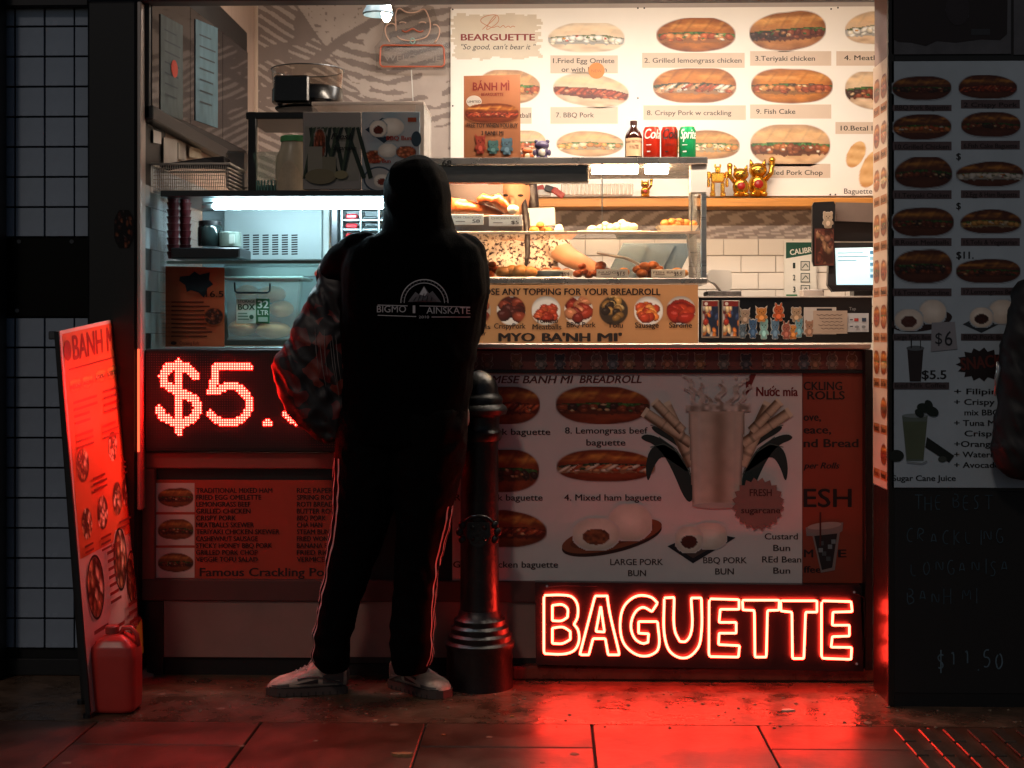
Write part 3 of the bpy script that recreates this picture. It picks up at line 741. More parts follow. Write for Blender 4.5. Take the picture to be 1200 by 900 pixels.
def splashfn(U, V):
    n = noise(U, V, 2.6, 5); n2 = noise(U * 2, V, 5, 6); arms = np.zeros(U.shape)
    for (u0, u1, v1, w) in ((-.35, -.95, .95, .07), (-.2, -.55, .55, .06), (.05, .1, .45, .09), (.3, .75, .8, .08), (.45, .95, .35, .05), (-.5, -.9, .2, .05)):
        t = np.clip((V + 1) / (v1 + 1), 0, 1); x = u0 + (u1 - u0) * t ** 1.6 + .08 * np.sin(V * 7 + u0 * 9); arms = np.maximum(arms, (V < v1) * np.exp(-((U - x) / (w * (1.25 - .7 * t))) ** 2))
    body = np.exp(-((V + 1.0) / .42) ** 2) * (np.abs(U) < .86); m = np.maximum(arms, body) + .25 * (n - .5) > .42
    c = mix(np.broadcast_to(nc(0x8f8074), U.shape + (3,)), nc(0xe0d6cc), np.clip(.2 + 1.3 * (n2 - .35), 0, 1)); c[~m] = np.array(wbg); return c, m
q2 = Pic(pw_, .0050).grid(798, 438, 884, 482, 70, 40, splashfn)
for (x, y, r) in ((806, 444, 1.6), (820, 441, 1.2), (862, 442, 1.8), (878, 452, 1.4), (846, 446, 1.2)): q2.ell(x, y, r, r * 1.2, C(0xd0c4ba), n=12)
q2.build('splash_picture', wb, WBM)
q.ell(839.5, 592.5, 27, 3.4, C(0xb8aca4)); q.build('glass_of_juice_picture', wb, WBM)
q = Pic(pw_, .001).poly([(874, 446), (880, 438.5), (886, 438.5), (878, 458), (874, 464)], C(0x7c2420)); q.build('red_leaf_picture', wb, WBM)
q = Pic(pw_, .001).text('Nuoc mía', 886, 464, 935, 10.5, C(0x7c1f1c), bold=.045).line([(900.4, 457.2), (902.6, 456.6), (903, 454.8)], 1.2, C(0x7c1f1c)).line([(906.6, 457.4), (908.6, 456.6), (908.8, 454.8)], 1.2, C(0x7c1f1c)).line([(904.8, 454.6), (906.8, 452)], 1.2, C(0x7c1f1c)); q.build('lettering', wb, WBM)
q = Pic(pw_, .008)
st = []
for i in range(40):
    a = 2 * math.pi * i / 40; r = 31 if i % 2 else 26.5; st.append((888 + r * math.cos(a), 590 + r * math.sin(a)))
q.poly(st, C(0x8a6a62)); q.text('FRESH', 878, 581, 904, 8, C(0x4a1c18), bold=.03).text('sugarcane', 868, 601, 914, 7, C(0x4a1c18), bold=.03); q.build('starburst_badge', wb, WBM)

# ---------------------------------------------------------------- orange board beside it
ob = thing('orange_slogan_board', 'orange red slogan board with an iced drink at the right end of the counter', 'menu board', (W(975, 682, YW).x, YW, W(975, 682, YW).z))
ob_bg = C(0x8e3a26)
MB().pbox(940.6, 437.8, 1012, 683, YW + .001, YW + .006).build('panel', mat('slogan_orange', ob_bg, .45, noise=.1, scale=5), ob)
po = PY(YW + .001); D = C(0x1f100e)
q = Pic(po)
for s_, x0, x1, yy, cp, sh in (('CKLING', 941.5, 987, 457, 9.5, 0), ('ROLLS', 946, 990, 468, 9.5, 0), ('ove,', 941.5, 962, 493, 9, 0), ('eace,', 941.5, 974, 508, 9, 0), ('nd Bread', 941.5, 1006, 524, 9.5, 0), ('per Rolls', 941.5, 984, 549, 7, .3), ('ESH', 941.5, 998, 594, 21, 0), ('M', 942, 953, 653, 9, 0), ('E', 982, 992, 653, 9, 0), ('ffee', 941.5, 962, 671, 7.5, 0)):
    Pic(po).text(s_, x0, yy, x1, cp, D, bold=.035 if yy not in (594,) else .02, shear=sh).build('lettering', ob)
q = Pic(po, .0015).poly([(944, 618), (988, 612), (987, 622), (984, 624), (978, 668), (962, 671), (952, 628), (945, 628)], C(0x8a7a76)).poly([(954, 628), (981, 625), (975, 665), (963, 668)], C(0x241c1e)).ell(966, 616, 20, 4, C(0xa69890), -6)
for i, (x, y_) in enumerate(((960, 634), (970, 638), (963, 646), (974, 632), (968, 652), (959, 642))): q.rect(x, y_, x + 5, y_ + 5, C(0x7c8488 if i % 2 else 0x4a5054))
q.rect(960, 600, 962, 640, C(0x4a1a14)); q.build('iced_drink_picture', ob)

# ---------------------------------------------------------------- neon BAGUETTE
YN = -.055
ns = thing('neon_baguette_sign', 'glowing orange neon sign reading BAGUETTE on a black board at the foot of the counter', 'neon sign', (W(818, 783, YN).x, YN, W(818, 783, YN).z))
a, b_, c_, d_ = W(627, 682, YN), W(1008, 686, YN), W(1012, 787, YN), W(628, 779, YN)
MB().prism([a, b_, c_, d_], (0, .03, 0)).build('backing_board', mat('neon_backing', C(0x0a0809), .35), ns)
Z = lambda pts: [(620 + x / 3, 680 + y / 3) for x, y in pts]     # measured on a 3x enlargement
LET = [
 [Z([(52, 53), (52, 258), (130, 258), (160, 245), (175, 215), (172, 175), (158, 155), (170, 130), (168, 80), (150, 58), (120, 52)]), Z([(82, 88), (82, 142), (115, 142), (135, 130), (135, 100), (118, 86)]), Z([(82, 168), (82, 222), (118, 222), (145, 208), (145, 180), (120, 165)])],
 [Z([(178, 262), (232, 55), (275, 55), (275, 60), (318, 262), (278, 262), (268, 205), (225, 205), (210, 262)]), Z([(252, 90), (235, 180), (265, 182)])],
 [Z([(452, 80), (432, 110), (400, 95), (375, 110), (358, 160), (372, 205), (400, 222), (418, 218), (420, 188), (385, 186), (385, 145), (452, 145), (452, 245), (420, 265), (380, 262), (335, 225), (320, 160), (335, 90), (380, 55), (430, 60)])],
 [Z([(475, 62), (510, 60), (513, 180), (530, 215), (550, 215), (568, 190), (570, 62), (606, 62), (606, 180), (595, 235), (560, 270), (530, 272), (495, 250), (477, 200)])],
 [Z([(633, 65), (738, 68), (738, 102), (672, 102), (668, 148), (728, 148), (728, 186), (668, 186), (666, 226), (740, 230), (736, 270), (632, 268)])],
 [Z([(750, 70), (880, 70), (878, 105), (838, 106), (834, 270), (794, 270), (792, 106), (752, 104)])],
 [Z([(884, 72), (1012, 72), (1012, 112), (972, 112), (966, 275), (926, 275), (924, 112), (886, 108)])],
 [Z([(1028, 72), (1132, 75), (1136, 110), (1068, 112), (1066, 158), (1126, 158), (1126, 196), (1066, 198), (1062, 235), (1134, 236), (1132, 278), (1028, 274)])],
]
NEON = emitter('neon_tube_lit', (1, .031, .0165), 44)
for L in LET:
    mb = MB()
    for cpts in L:
        P = chaikin(dens(softcurve(cpts), 7), 2); mb.tube([W(x, y, YN - .016) for x, y in P], .0038, 8, closed=True)
    mb.build('neon_letter', NEON, ns, smooth=True)
for x, y in ((641, 687), (1001, 694), (1004, 778)): MB().cyl(W(x, y, YN - .001), W(x, y, YN - .012), .004, n=10).build('standoff_screw', STEEL, ns)

YOFF = .40
# ---------------------------------------------------------------- toppings banner on the counter
YP = -.006
tb_ = thing('toppings_banner', 'tan banner of round topping photos reading "Choose any topping" under the display case', 'banner', (W(683, 402, YP).x, YP, W(683, 402, YP).z))
tbg = C(0xb98354)
MB().pbox(545, 333.5, 818, 402, YP, YP + .004).build('banner_sheet', mat('banner_tan', tbg, .5, noise=.10, scale=2.5), tb_)
pt_ = PY(YP); K = C(0x1c0f0b)
Pic(pt_).text('CHOOSE ANY TOPPING FOR YOUR BREADROLL', 543, 345.5, 774, 7.4, K, bold=.035).build('heading', tb_)
FOODS = [(558, [0x8a3018, 0x6c2410, 0xa84a2a], 2.6, 0xb0a090, .4), (599, [0x5c1e10, 0x8a3820, 0x4a1810], 2.0, 0xe0d8d0, .3), (640, [0xb03a1a, 0x9c2c14, 0xc0522c], 3.0, 0xe4dcd2, -.1), (678, [0x9a3018, 0xc07850, 0x7a2010], 2.2, 0xe0d4c8, .3), (719, [0xb88a48, 0xd8b478, 0x8a6430, 0x2a1c14], 3.0, 0x3a2c20, .5), (760, [0xe07a30, 0xc04a20, 0xf0a050, 0xb83c1c], 2.6, 0xe8e0d8, -.05), (798, [0xa02412, 0xb83a1a, 0x841a10], 1.7, 0xd4ccc4, -.1)]
for i, (x, pal, lm, pc_, tp_) in enumerate(FOODS):
    Pic(pt_).grid(x - 17, 347, x + 17, 381, 34, 34, platefood(tbg, pal, 20 + i, pc_, lm, tp_)).build('topping_photo', tb_)
q = Pic(pt_, .0014)
for s_, x0, x1, yy, cp in (('alls', 561, 575, 385.5, 5.5), ('CrispyPork', 579, 616, 385, 6), ('Tomato', 628, 654, 378.5, 6), ('Meatballs', 624, 658, 386, 6), ('BBQ Pork', 664, 698, 383.5, 6), ('Tofu', 712, 730, 384, 6), ('Sausage', 744, 772, 384, 6), ('Sardine', 784, 811, 384, 6), ('er', 563, 570, 393, 5), ("MYO", 584, 627, 400, 9.5), ("BA'NH", 635, 692, 400, 9.5), ("MI'", 700, 729, 400, 9.5)): Pic(pt_, .0014).text(s_, x0, yy, x1, cp, K, bold=.025 if cp < 9 else .07).build('lettering', tb_)
sp_ = Pic(PY(YP - .002)); ps = thing('small_price_card', 'narrow orange card taped at the left end of the toppings banner', 'card', W(554, 399, YP - .004))
MB().pbox(543, 342, 562, 399, YP - .0035, YP - .0015).build('card', mat('card_orange', C(0xc08a5c), .6), ps)
q = Pic(PY(YP - .0035)).grid(545, 350, 561, 374, 16, 22, foodfn(C(0xc08a5c), [0x8a8078, 0xb0a090, 0x5a4a40], 31))
for i in range(3): q.line([(546, 379 + i * 5), (559, 379 + i * 5)], 1.2, K)
q.build('card_print', ps)

# ---------------------------------------------------------------- black sticker panel on the counter, right
YS = .000
sk = thing('counter_screen', 'black low screen with animal stickers and payment cards on the counter by the till', 'counter screen', (W(920, 402, YS).x, YS, W(920, 402, YS).z))
MB().pbox(819, 348.5, 1022, 401.5, YS, YS + .012, .001).build('screen_board', mat('screen_black', C(0x0c0e12), .3), sk)
MB().pbox(817, 346.8, 1023, 348.8, YS - .004, YS + .20, .001).build('top_edge', mat('edge_pale', C(0xb9aca2), .35), sk)
pk = PY(YS)
for x0 in (822, 846):
    t_ = thing('card_pack', 'foil trading card pack hung on the counter screen, ' + ('left' if x0 == 822 else 'right') + ' one of the pair', 'card pack', W(x0 + 10, 396, YS - .004), 'card packs on the counter screen')
    MB().pbox(x0, 352, x0 + 21, 396, YS - .007, YS - .001, .002).build('wrapper', mat('foil_wrap', C(0x9a8c80), .25, .3), t_)
    q = Pic(PY(YS - .0072), .0004).rect(x0 + 2, 353, x0 + 19, 359, C(0x7c2018)).grid(x0 + 1.5, 359, x0 + 19.5, 394, 20, 34, lambda U, V: (foodfn(C(0xa06040), [0x2a3c60, 0xb8b0a8, 0xa83018, 0xd87a30, 0xe0c090, 0x7c2418], 41, 5)(U * .6, V * .6)[0], np.ones(U.shape, bool)))
    q.ell(x0 + 5.5, 356, 2, 2, C(0xd0c4b8)); q.build('wrapper_print', t_)
ST_ = [(873, 370, 15, 18, 0x9c8470), (892, 368, 17, 18, 0xc07c3c), (912, 366, 17, 20, 0xb8552a), (933, 368, 16, 18, 0xa88a6c), (870, 387, 12, 18, 0x50606c), (882, 384, 13, 24, 0x38587a), (895, 385, 13, 24, 0x88b8b4), (908, 385, 13, 24, 0x5a7890), (921, 387, 14, 20, 0x9c5848), (929, 388, 15, 18, 0xc8803c), (936, 383, 12, 24, 0x6c9aa4), (948, 384, 14, 20, 0xa07860)]
for i, (x, y, w, h, c_) in enumerate(ST_): critter(x, y, w, h, C(c_), C(0xc4bcb0), pk, sk, o=.0006 + .0016 * (i % 3), seed=i + 40)
for (x0, y0, x1, y1, c_, rot, lab) in ((942, 360, 980, 392, 0xc0b4aa, 0, 'white folded card behind the handwritten note on the counter screen'), (953, 364, 993, 391, 0xb8a08c, 0, 'cream handwritten note taped to the counter screen'), (993, 367, 1018, 389, 0xc4c4c6, 0, 'white payment card notice at the right end of the counter screen')):
    dd = .010 if x0 == 953 else .0065
    t_ = thing('note', lab, 'note', W((x0 + x1) / 2, y1, YS - dd))
    MB().pbox(x0, y0, x1, y1, YS - dd, YS - dd + .0012).build('paper', mat('paper_%x' % c_, C(c_), .7), t_)
    q = Pic(PY(YS - dd), .0004)
    if x0 == 953:
        for i in range(5): q.line([(957 + (i * 3) % 7 + j * 3, 369 + i * 4 + (.6 if j % 2 else -.4)) for j in range(11 - (i % 3) * 1)], .7, C(0x5a463c))
    elif x0 == 993:
        q.rect(1001, 373, 1006, 376.5, C(0xb03a34)).rect(1010, 372.5, 1015, 377, C(0x39465a)).rect(996, 374, 999.5, 375.3, C(0x4a4a50)).rect(996, 382, 999.5, 383.3, C(0x4a4a50)).ell(1004, 383, 2.4, 1.6, C(0x8a8a8c)).ell(1012, 383, 2.4, 1.6, C(0x8a8a8c))
    else: q.rect(957, 361.5, 975, 364, C(0x2a2a2c))
    q.build('note_print', t_)
q = Pic(pk).text('Tap', 995, 363.5, 1003, 3.6, C(0x8a8a8c), bold=.02); q.build('lettering', sk)
YOFF = 0.0

b = MB(); b.tube([W(1001, 694, -.058), W(1012, 700, -.05), W(1013, 740, -.045), W(1010, 786, -.045)], .0028, 6); b.tube([W(640, 688, -.062), W(660, 686, -.063), W(700, 687, -.060)], .0016, 5); b.build('power_cable', BLACKPL, ns)
for L in LET:
    x, y = L[0][0]; MB().box(W(x - 1, y + 1.5, YN - .019), W(x + 1.6, y - 1.2, YN - .002)).build('tube_clip', mat('clip_clear', C(0x3a2a24), .3), ns)
# ================================================================ INSIDE THE SHOP: lamps
WARM = (1.0, .92, .83)
for i, (x, y, w, d, s) in enumerate(((.70, 1.00, 1.2, .22, 15), (-.42, 1.00, .8, .22, 18))):  # unseen panels, added to wash the wall menu with light
    t = thing('added_ceiling_light', ('long' if i == 0 else 'short') + ' warm light panel added unseen on the shop ceiling ' + ('over the till' if i == 0 else 'over the display case'), 'added light', (x, y, ZC - .03))
    MB().box((x - w / 2 - .02, y - d / 2 - .02, ZC - .04), (x + w / 2 + .02, y + d / 2 + .02, ZC - .001), .004).build('frame', WHITEPL, t)
    MB().box((x - w / 2, y - d / 2, ZC - .052), (x + w / 2, y + d / 2, ZC - .041)).build('diffuser', emitter('added_panel_light_%d' % i, WARM, s), t)
# tilted strip lamp tucked behind the beam, washing the counter
x0, x1 = -.22, 1.12; t = thing('counter_strip_lamp', 'long tilted strip lamp tucked behind the fascia beam above the counter', 'lamp', ((x0 + x1) / 2, .12, 2.30))
Mt = Matrix.Translation((0, .12, 2.30)) @ Matrix.Rotation(R(45), 4, 'X')
MB().box((x0 - .02, -.04, .004), (x1 + .02, .04, .03), .004, Mt).build('housing', WHITEPL, t)
MB().box((x0, -.022, -.004), (x1, .022, .003), 0, Mt).build('diffuser', emitter('strip_glow', (1, .84, .67), 140), t)
# pendant bulb visible at the top edge
c = W(453, 14, 1.0)
t = thing('pendant_lamp', 'bright oval bulb in a small blue-grey shade hanging by the cat sign', 'lamp', (c.x, c.y, c.z))
b = MB(); b.ball(c, (.021, .021, .042), 3); b.build('bulb', emitter('bulb_glow', (1, .86, .68), 28), t, smooth=True)
b = MB(); b.lathe(c + Vector((-.035, .01, 0)), [(.05, .02), (.062, -.005), (.058, -.01), (.045, .03), (.02, .055)], 24); b.build('shade', mat('shade_blue', C(0x6f8794), .35), t, autos=True)
b = MB(); b.tube([c + Vector((0, 0, .035)), (c.x, c.y, ZC)], .006); b.build('cord', BLACKPL, t)

# ---------------------------------------------------------------- back menu board
YK = YB - .02
mbg = C(0xf5ece0)
mb_ = thing('wall_menu_board', 'brightly lit white wall menu of numbered baguettes behind the counter', 'menu board', (W(778, 230, YK).x, YK, W(778, 230, YK).z))
MB().pbox(528, 7, 1100, 230.5, YK, YK + .012).build('panel', mat('menu_white', mbg, .38, noise=.03, scale=3), mb_)
pb = PY(YK); K = C(0x2e2018)
MENU = print_mat('menu_print', .4, .5, .05)
def cap_strip(x0, y0, x1, y1, lines, label=None):
    q = Pic(pb).rect(x0, y0, x1, y1, C(0xd9c0a9)); 
    for s_, a, b_, yy, cp in lines: q.text(s_, a, yy, b_, cp, K, bold=.015)
    q.build('caption_strip', mb_, MENU)
for (x0, y0, x1, y1, kd, bun, pale, sd, tl) in (
    (642, 27, 732, 62, 'egg', 0xe0b080, .75, 1, 0), (769, 21, 862, 61, 'chicken', 0xd08a3c, 0, 2, 0), (878, 12, 968, 61, 'dark', 0xc8843c, .12, 3, .12),
    (990, 12, 1075, 55, 'egg', 0xdca878, .5, 4, .05), (648, 85, 737, 128, 'pork', 0xe0b088, .55, 5, -.18), (765, 80, 863, 121, 'crackle', 0xd8923f, 0, 6, 0),
    (880, 79, 976, 123, 'fish', 0xdc9338, .05, 7, 0), (990, 84, 1075, 130, 'dark', 0xdca878, .5, 8, -.1), (652, 152, 731, 186, 'shred', 0xdca468, .3, 9, 0),
    (790, 151, 867, 190, 'shred', 0xcf9650, .15, 10, 0), (879, 146, 973, 195, 'chop', 0xdaa062, .35, 11, 0), (560, 82, 633, 122, 'chicken', 0xdca468, .25, 12, 0), (585, 153, 640, 183, 'chicken', 0xdcb088, .4, 13, 0)):
    Pic(pb).grid(x0, y0, x1, y1, 96, 46, baguette(mbg, kd, bun, pale, seed=sd, tilt=tl, dim=.93)).build('baguette_picture', mb_, MENU)
cap_strip(645, 65, 724, 86, [('1.Fried Egg Omlete', 648, 720, 74, 5.6), ('or with bacon', 658, 711, 84.2, 5.6)])
cap_strip(752.5, 62, 872.5, 79.5, [('2. Grilled lemongrass chicken', 755, 869, 73.6, 5.6)])
cap_strip(879, 60, 974, 77, [('3.Teriyaki chicken', 885, 955, 71.3, 5.6)])
cap_strip(980, 60, 1045, 77, [('4. Meatball', 989, 1038, 70.5, 5.6)])
cap_strip(585, 126, 623, 145, [('4. Meatball', 588, 622, 138, 5.6)])
cap_strip(645, 125.5, 724, 145, [('7. BBQ Pork', 651.5, 696, 137.6, 5.6)])
cap_strip(754, 123.5, 874, 140.5, [('8. Crispy Pork w crackling', 758, 857, 135, 5.6)])
cap_strip(879, 122.5, 974, 139, [('9. Fish Cake', 886, 932, 133.5, 5.6)])
cap_strip(979, 143, 1045, 157, [('10.Betal leaf', 985, 1036, 153, 5.6)])
cap_strip(879, 192, 973, 208.5, [('11.Grilled Pork Chop', 882, 964, 205, 5.6)])
q = Pic(pb, .001)
for (a, b_, rx, ry, rot) in ((1003, 181, 17, 10, -62), (1021, 198, 24, 12, -66)): q.grid(a - rx, b_ - ry, a + rx, b_ + ry, 30, 20, (lambda U, V: (mix(mix(np.broadcast_to(nc(0xc07c38), U.shape + (3,)), nc(0xf0c488), np.clip(.6 + .5 * np.sin(U * 9 + V * 2) * noise(U, V, 3, 2), 0, 1)), np.array(mbg), np.clip((U ** 2 + V ** 2 - .9) * 10, 0, 1)), U ** 2 + V ** 2 < 1)), rot)
q.text('Baguette', 989, 227, 1022, 6, K); q.build('baguette_picture', mb_, MENU)
# brand splash
q = Pic(pb)
q.grid(528, 12, 636, 73, 60, 36, lambda U, V: (np.broadcast_to(nc(0xdfceb6), U.shape + (3,)) * (.94 + .08 * noise(U, V, 4, 3))[..., None], (np.abs(V + .12 * (noise(U, V * 3, 4, 5) - .5)) < .86 - .1 * noise(U * 2, V * 9, 3, 2)) & (np.abs(U) + .25 * noise(U * .2, V * 4, 6, 8) < 1.03)))
q.build('brush_stroke', mb_, MENU)
q = Pic(pb, .0022)
cur = [(563, 37), (569, 31), (577, 25), (582, 19), (580, 18), (574, 25), (569, 36), (575, 33), (585, 26), (584, 18), (577, 17), (566, 20), (562, 25), (570, 30), (578, 33), (583, 30), (586, 33), (590, 29), (592, 33), (596, 30), (598, 33), (601, 30), (605, 33)]
q.line(chaikin(cur, 2, False), .8, C(0xc8825c)); q.text('BEARGUETTE', 540, 47.5, 627, 7.4, C(0x8c2318), bold=.04)
q.text('"So good, can\'t bear it "', 540.5, 58, 628, 6, K, shear=.25); q.build('lettering', mb_, MENU)
for x, y in ((530.5, 11), (530.5, 124), (747.5, 9.5), (755, 9.5), (747.5, 115), (974, 5.5 + 5), (982, 9), (973, 228), (979, 228)):
    MB().cyl(W(x, y, YK + .001), W(x, y, YK - .003), .004, n=8).build('screw', BLACKPL, mb_)
q = Pic(PY(YK), .004).ell(699, 83, 9.5, 9.5, C(0xd9822b), n=28); q.text('NEW', 693, 85, 705, 3.5, C(0xb05a18)); tg_ = q.build('round_sticker', None, MENU)
tag(tg_, 'round orange sticker stuck over the first caption of the wall menu', 'sticker')

# ---------------------------------------------------------------- wooden ledge and golden figurines
ld = MB().pbox(529, 231.5, 1100, 243, YK - .16, YK + .005, .004).build('wall_ledge', WOOD); tag(ld, 'long orange wooden ledge under the bright wall menu', 'shelf')
GOLD = mat('gold_plated', C(0xd9a441), .22, 1., noise=.12, scale=30)
def lucky_cat(px, py, h, lab, Y, arm=1):
    o = W(px, py, Y); t = thing('lucky_cat', lab, 'figurine', o); s = h
    b = MB(); b.ball(o + Vector((0, 0, .30 * s)), (.26 * s, .2 * s, .31 * s), 3); b.ball(o + Vector((0, -.01 * s, .70 * s)), (.25 * s, .2 * s, .2 * s), 3)
    for k in (-1, 1):
        b.cyl(o + Vector((k * .15 * s, 0, .82 * s)), o + Vector((k * .20 * s, 0, 1.0 * s)), .08 * s, .012 * s, 8); b.ball(o + Vector((k * .15 * s, -.13 * s, .06 * s)), (.1 * s, .12 * s, .07 * s), 2)
    b.build('cat_body', GOLD, t, smooth=True)
    b = MB(); b.tube([o + Vector((arm * .2 * s, -.05 * s, .45 * s)), o + Vector((arm * .34 * s, -.1 * s, .62 * s)), o + Vector((arm * .36 * s, -.12 * s, .92 * s))], [.07 * s, .07 * s, .08 * s], 8); b.ball(o + Vector((arm * .36 * s, -.13 * s, .96 * s)), .095 * s, 2); b.build('raised_paw', GOLD, t, smooth=True)
    b = MB(); b.ball(o + Vector((0, -.17 * s, .32 * s)), (.13 * s, .06 * s, .13 * s), 2); b.build('belly_plaque', mat('red_enamel', C(0xa01a12), .3), t, smooth=True)
    b = MB()
    for k in (-1, 1): b.ball(o + Vector((k * .09 * s, -.20 * s, .72 * s)), (.035 * s, .02 * s, .02 * s), 1)
    b.ball(o + Vector((0, -.21 * s, .66 * s)), (.02 * s, .02 * s, .014 * s), 1); b.build('face', BLACKPL, t)
    return t
s1 = pxm(YK - .09)
lucky_cat(868, 230.5, 37 / s1, 'golden waving cat with red belly on the wooden ledge', YK - .10, -1)
lucky_cat(888, 230.5, 44 / s1, 'taller golden cat figurine with raised paw at the right of the ledge group', YK - .05, 1)
o = W(841, 230.5, YK - .09); u = 1 / s1
t = thing('golden_robot_figurine', 'golden blocky robot toy standing left of the waving cat on the ledge', 'figurine', o)
b = MB()
for k in (-1, 1):
    b.box(o + Vector((k * 3 * u, -4 * u, 0)), o + Vector((k * 9 * u, 4 * u, 5 * u)), .8 * u); b.box(o + Vector((k * 3.5 * u, -3 * u, 4.9 * u)), o + Vector((k * 8 * u, 3 * u, 16 * u)), .8 * u)
b.build('legs', GOLD, t)
b = MB(); b.box(o + Vector((-8 * u, -4 * u, 16.2 * u)), o + Vector((8 * u, 4 * u, 28 * u)), 1.4 * u); b.box(o + Vector((-3 * u, -3 * u, 28.1 * u)), o + Vector((3 * u, 3 * u, 35 * u)), 1 * u)
for k in (-1, 1): b.box(o + Vector((k * 2 * u, -1 * u, 34 * u)), o + Vector((k * 4 * u, 1 * u, 38 * u)), .3 * u); b.box(o + Vector((k * 8.2 * u, -3 * u, 21 * u)), o + Vector((k * 13 * u, 3 * u, 29 * u)), 1 * u); b.box(o + Vector((k * 9 * u, -3 * u, 11 * u)), o + Vector((k * 12.5 * u, 3 * u, 20.8 * u)), 1 * u)
b.build('torso', GOLD, t)

# ---------------------------------------------------------------- neon cat sign (unlit tubes on clear acrylic)
YC = YB - .06
ncs = thing('cat_neon_sign', 'unlit neon cat sign with orange name plate outline on the mural', 'neon sign', (W(483, 82, YC).x, YC, W(483, 82, YC).z))
acr = [(441, 82), (439, 55), (447, 46), (450, 30), (458, 8), (478, 8), (484, 12), (492, 12), (498, 5), (508, 8), (514, 28), (518, 46), (526, 52), (525, 82)]
MB().prism([W(x, y, YC) for x, y in acr], (0, .006, 0)).build('acrylic_plate', glass('acrylic', (.86, .84, .82), .25, .03), ncs)
OT = mat('neon_orange_off', C(0xc05a38), .3); WT = mat('neon_white_off', C(0xd9b09a), .3); TT = mat('neon_teal_off', C(0x8fb0a8), .3)
def neon(name, P, r, m, closed=False): 
    b = MB(); b.tube([W(x, y, YC - .008) for x, y in chaikin(P, 2, closed)], r / s1, 6, closed); return b.build(name, m, ncs, smooth=True)
neon('plate_outline', dens([(446, 53), (520, 53), (521, 78), (445, 78)], 9), 1.0, OT, True)
neon('face_outline', [(464, 40), (464, 30), (463, 16), (467, 8), (476, 15), (488, 15), (497, 9), (502, 18), (505, 30), (502, 42), (494, 46), (480, 48), (468, 46), (464, 40)], .8, WT)
neon('left_paw', [(459, 53), (452, 42), (451, 32), (456, 27), (463, 28), (465, 35)], .8, WT); neon('right_paw', [(506, 54), (514, 44), (516, 34), (511, 28), (505, 30)], .8, WT)
neon('left_eye', [(466, 28), (471, 25), (479, 28)], .7, WT); neon('right_eye', [(488, 28), (495, 25), (502, 28)], .7, WT)
neon('mouth', [(470, 34), (474, 38), (479, 36), (483.5, 33), (488, 36), (493, 38), (498, 34)], .9, OT)
neon('bell', [(480, 48), (483.5, 44), (487, 48), (483.5, 52)], .9, TT, True)
q = Pic(PY(YC - .003)).text('WELCOME', 450, 71.5, 516, 7, C(0x9a8b82)).build('name_plate_lettering', ncs, PRINTM)
b = MB(); b.tube([W(482, 82, YC), W(483, 100, YC - .01), W(484, 118, YC)], .002, 6); b.build('cord', WHITEPL, ncs)

# ---------------------------------------------------------------- glossy wall cabinet on the left wall
XC = XL + .035
cabT = [(178, -22), (223, 8), (261, 38), (290.5, 62)]; cabB = [(178, 123), (223, 145), (261, 163), (290.5, 178)]
cb_ = thing('wall_cabinet', 'glossy dark glass cabinet with painted reflections along the left wall above the basket', 'cabinet', (XC, .7, WX(178, 123, XC).z))
GD_ = mat('smoked_glass_door', C(0x201d20), .05, noise=.15, scale=3, spec=.9)
ya, yb = WX(178, 123, XC).y, WX(290.5, 178, XC).y
zb_, zt_ = WX(178, 123, XC).z, WX(261, 38, XC).z
MB().box((XL + .001, ya - .02, zb_ - .045), (XC - .003, yb, zt_ + .10), .002).build('cabinet_body', BLACK, cb_)
for (t0, t1, b0, b1) in zip(cabT, cabT[1:], cabB, cabB[1:]):
    P0, P1 = WX(*b0, XC), WX(*b1, XC); T0, T1 = WX(*t0, XC), WX(*t1, XC)
    P = [Vector((XC, P0.y + .003, P0.z)), Vector((XC, P1.y - .003, P1.z)), Vector((XC, T1.y - .003, T1.z)), Vector((XC, T0.y + .003, T0.z))]
    MB().prism(P, (-.006, 0, 0)).build('glass_door', GD_, cb_)
for (x0, x1, c_) in ((188, 214, 0x4e5656), (229, 255, 0x56707a)):  # reflections in the glass doors, painted as flat sheets
    q = PQ(WX(x0, {188: 16, 229: 22}[x0], XC + .002), WX(x1, {188: 16, 229: 33}[x0] + (14 if x0 == 188 else 0), XC + .002), WX(x0, {188: 131, 229: 141}[x0], XC + .002), WX(x1, {188: 141, 229: 150}[x0], XC + .002), 26, 100)
    q.n = Vector((1, 0, 0)); pp = Pic(q).grid(0, 0, 26, 100, 14, 40, lambda U, V: (np.broadcast_to(nc(c_), U.shape + (3,)) * (.75 + .4 * noise(U * 3, V, 3, 4))[..., None], np.ones(U.shape, bool)))
    for i in range(7): pp.line([(4, 14 + i * 11), (4 + 14 + (i * 5) % 6, 14 + i * 11)], 1.6, C(0x363c40))
    if x0 == 188: pp.ell(15, 50, 4, 9, C(0xb03a24))
    pp.build('paper_poster', cb_, PRINTM)
MB().box((XL + .001, ya - .02, zb_ - .05), (XC + .01, yb, zb_ - .004), .003).build('cabinet_rail', BLACKPL, cb_)
# slim black panel between the post and the cabinet
nb = MB().pbox(165.6, 6, 177.5, 128, .02, .05, .002).build('door_track', BLACK); tag(nb, 'black vertical track between the pilaster and the glass wall cabinet', 'track')

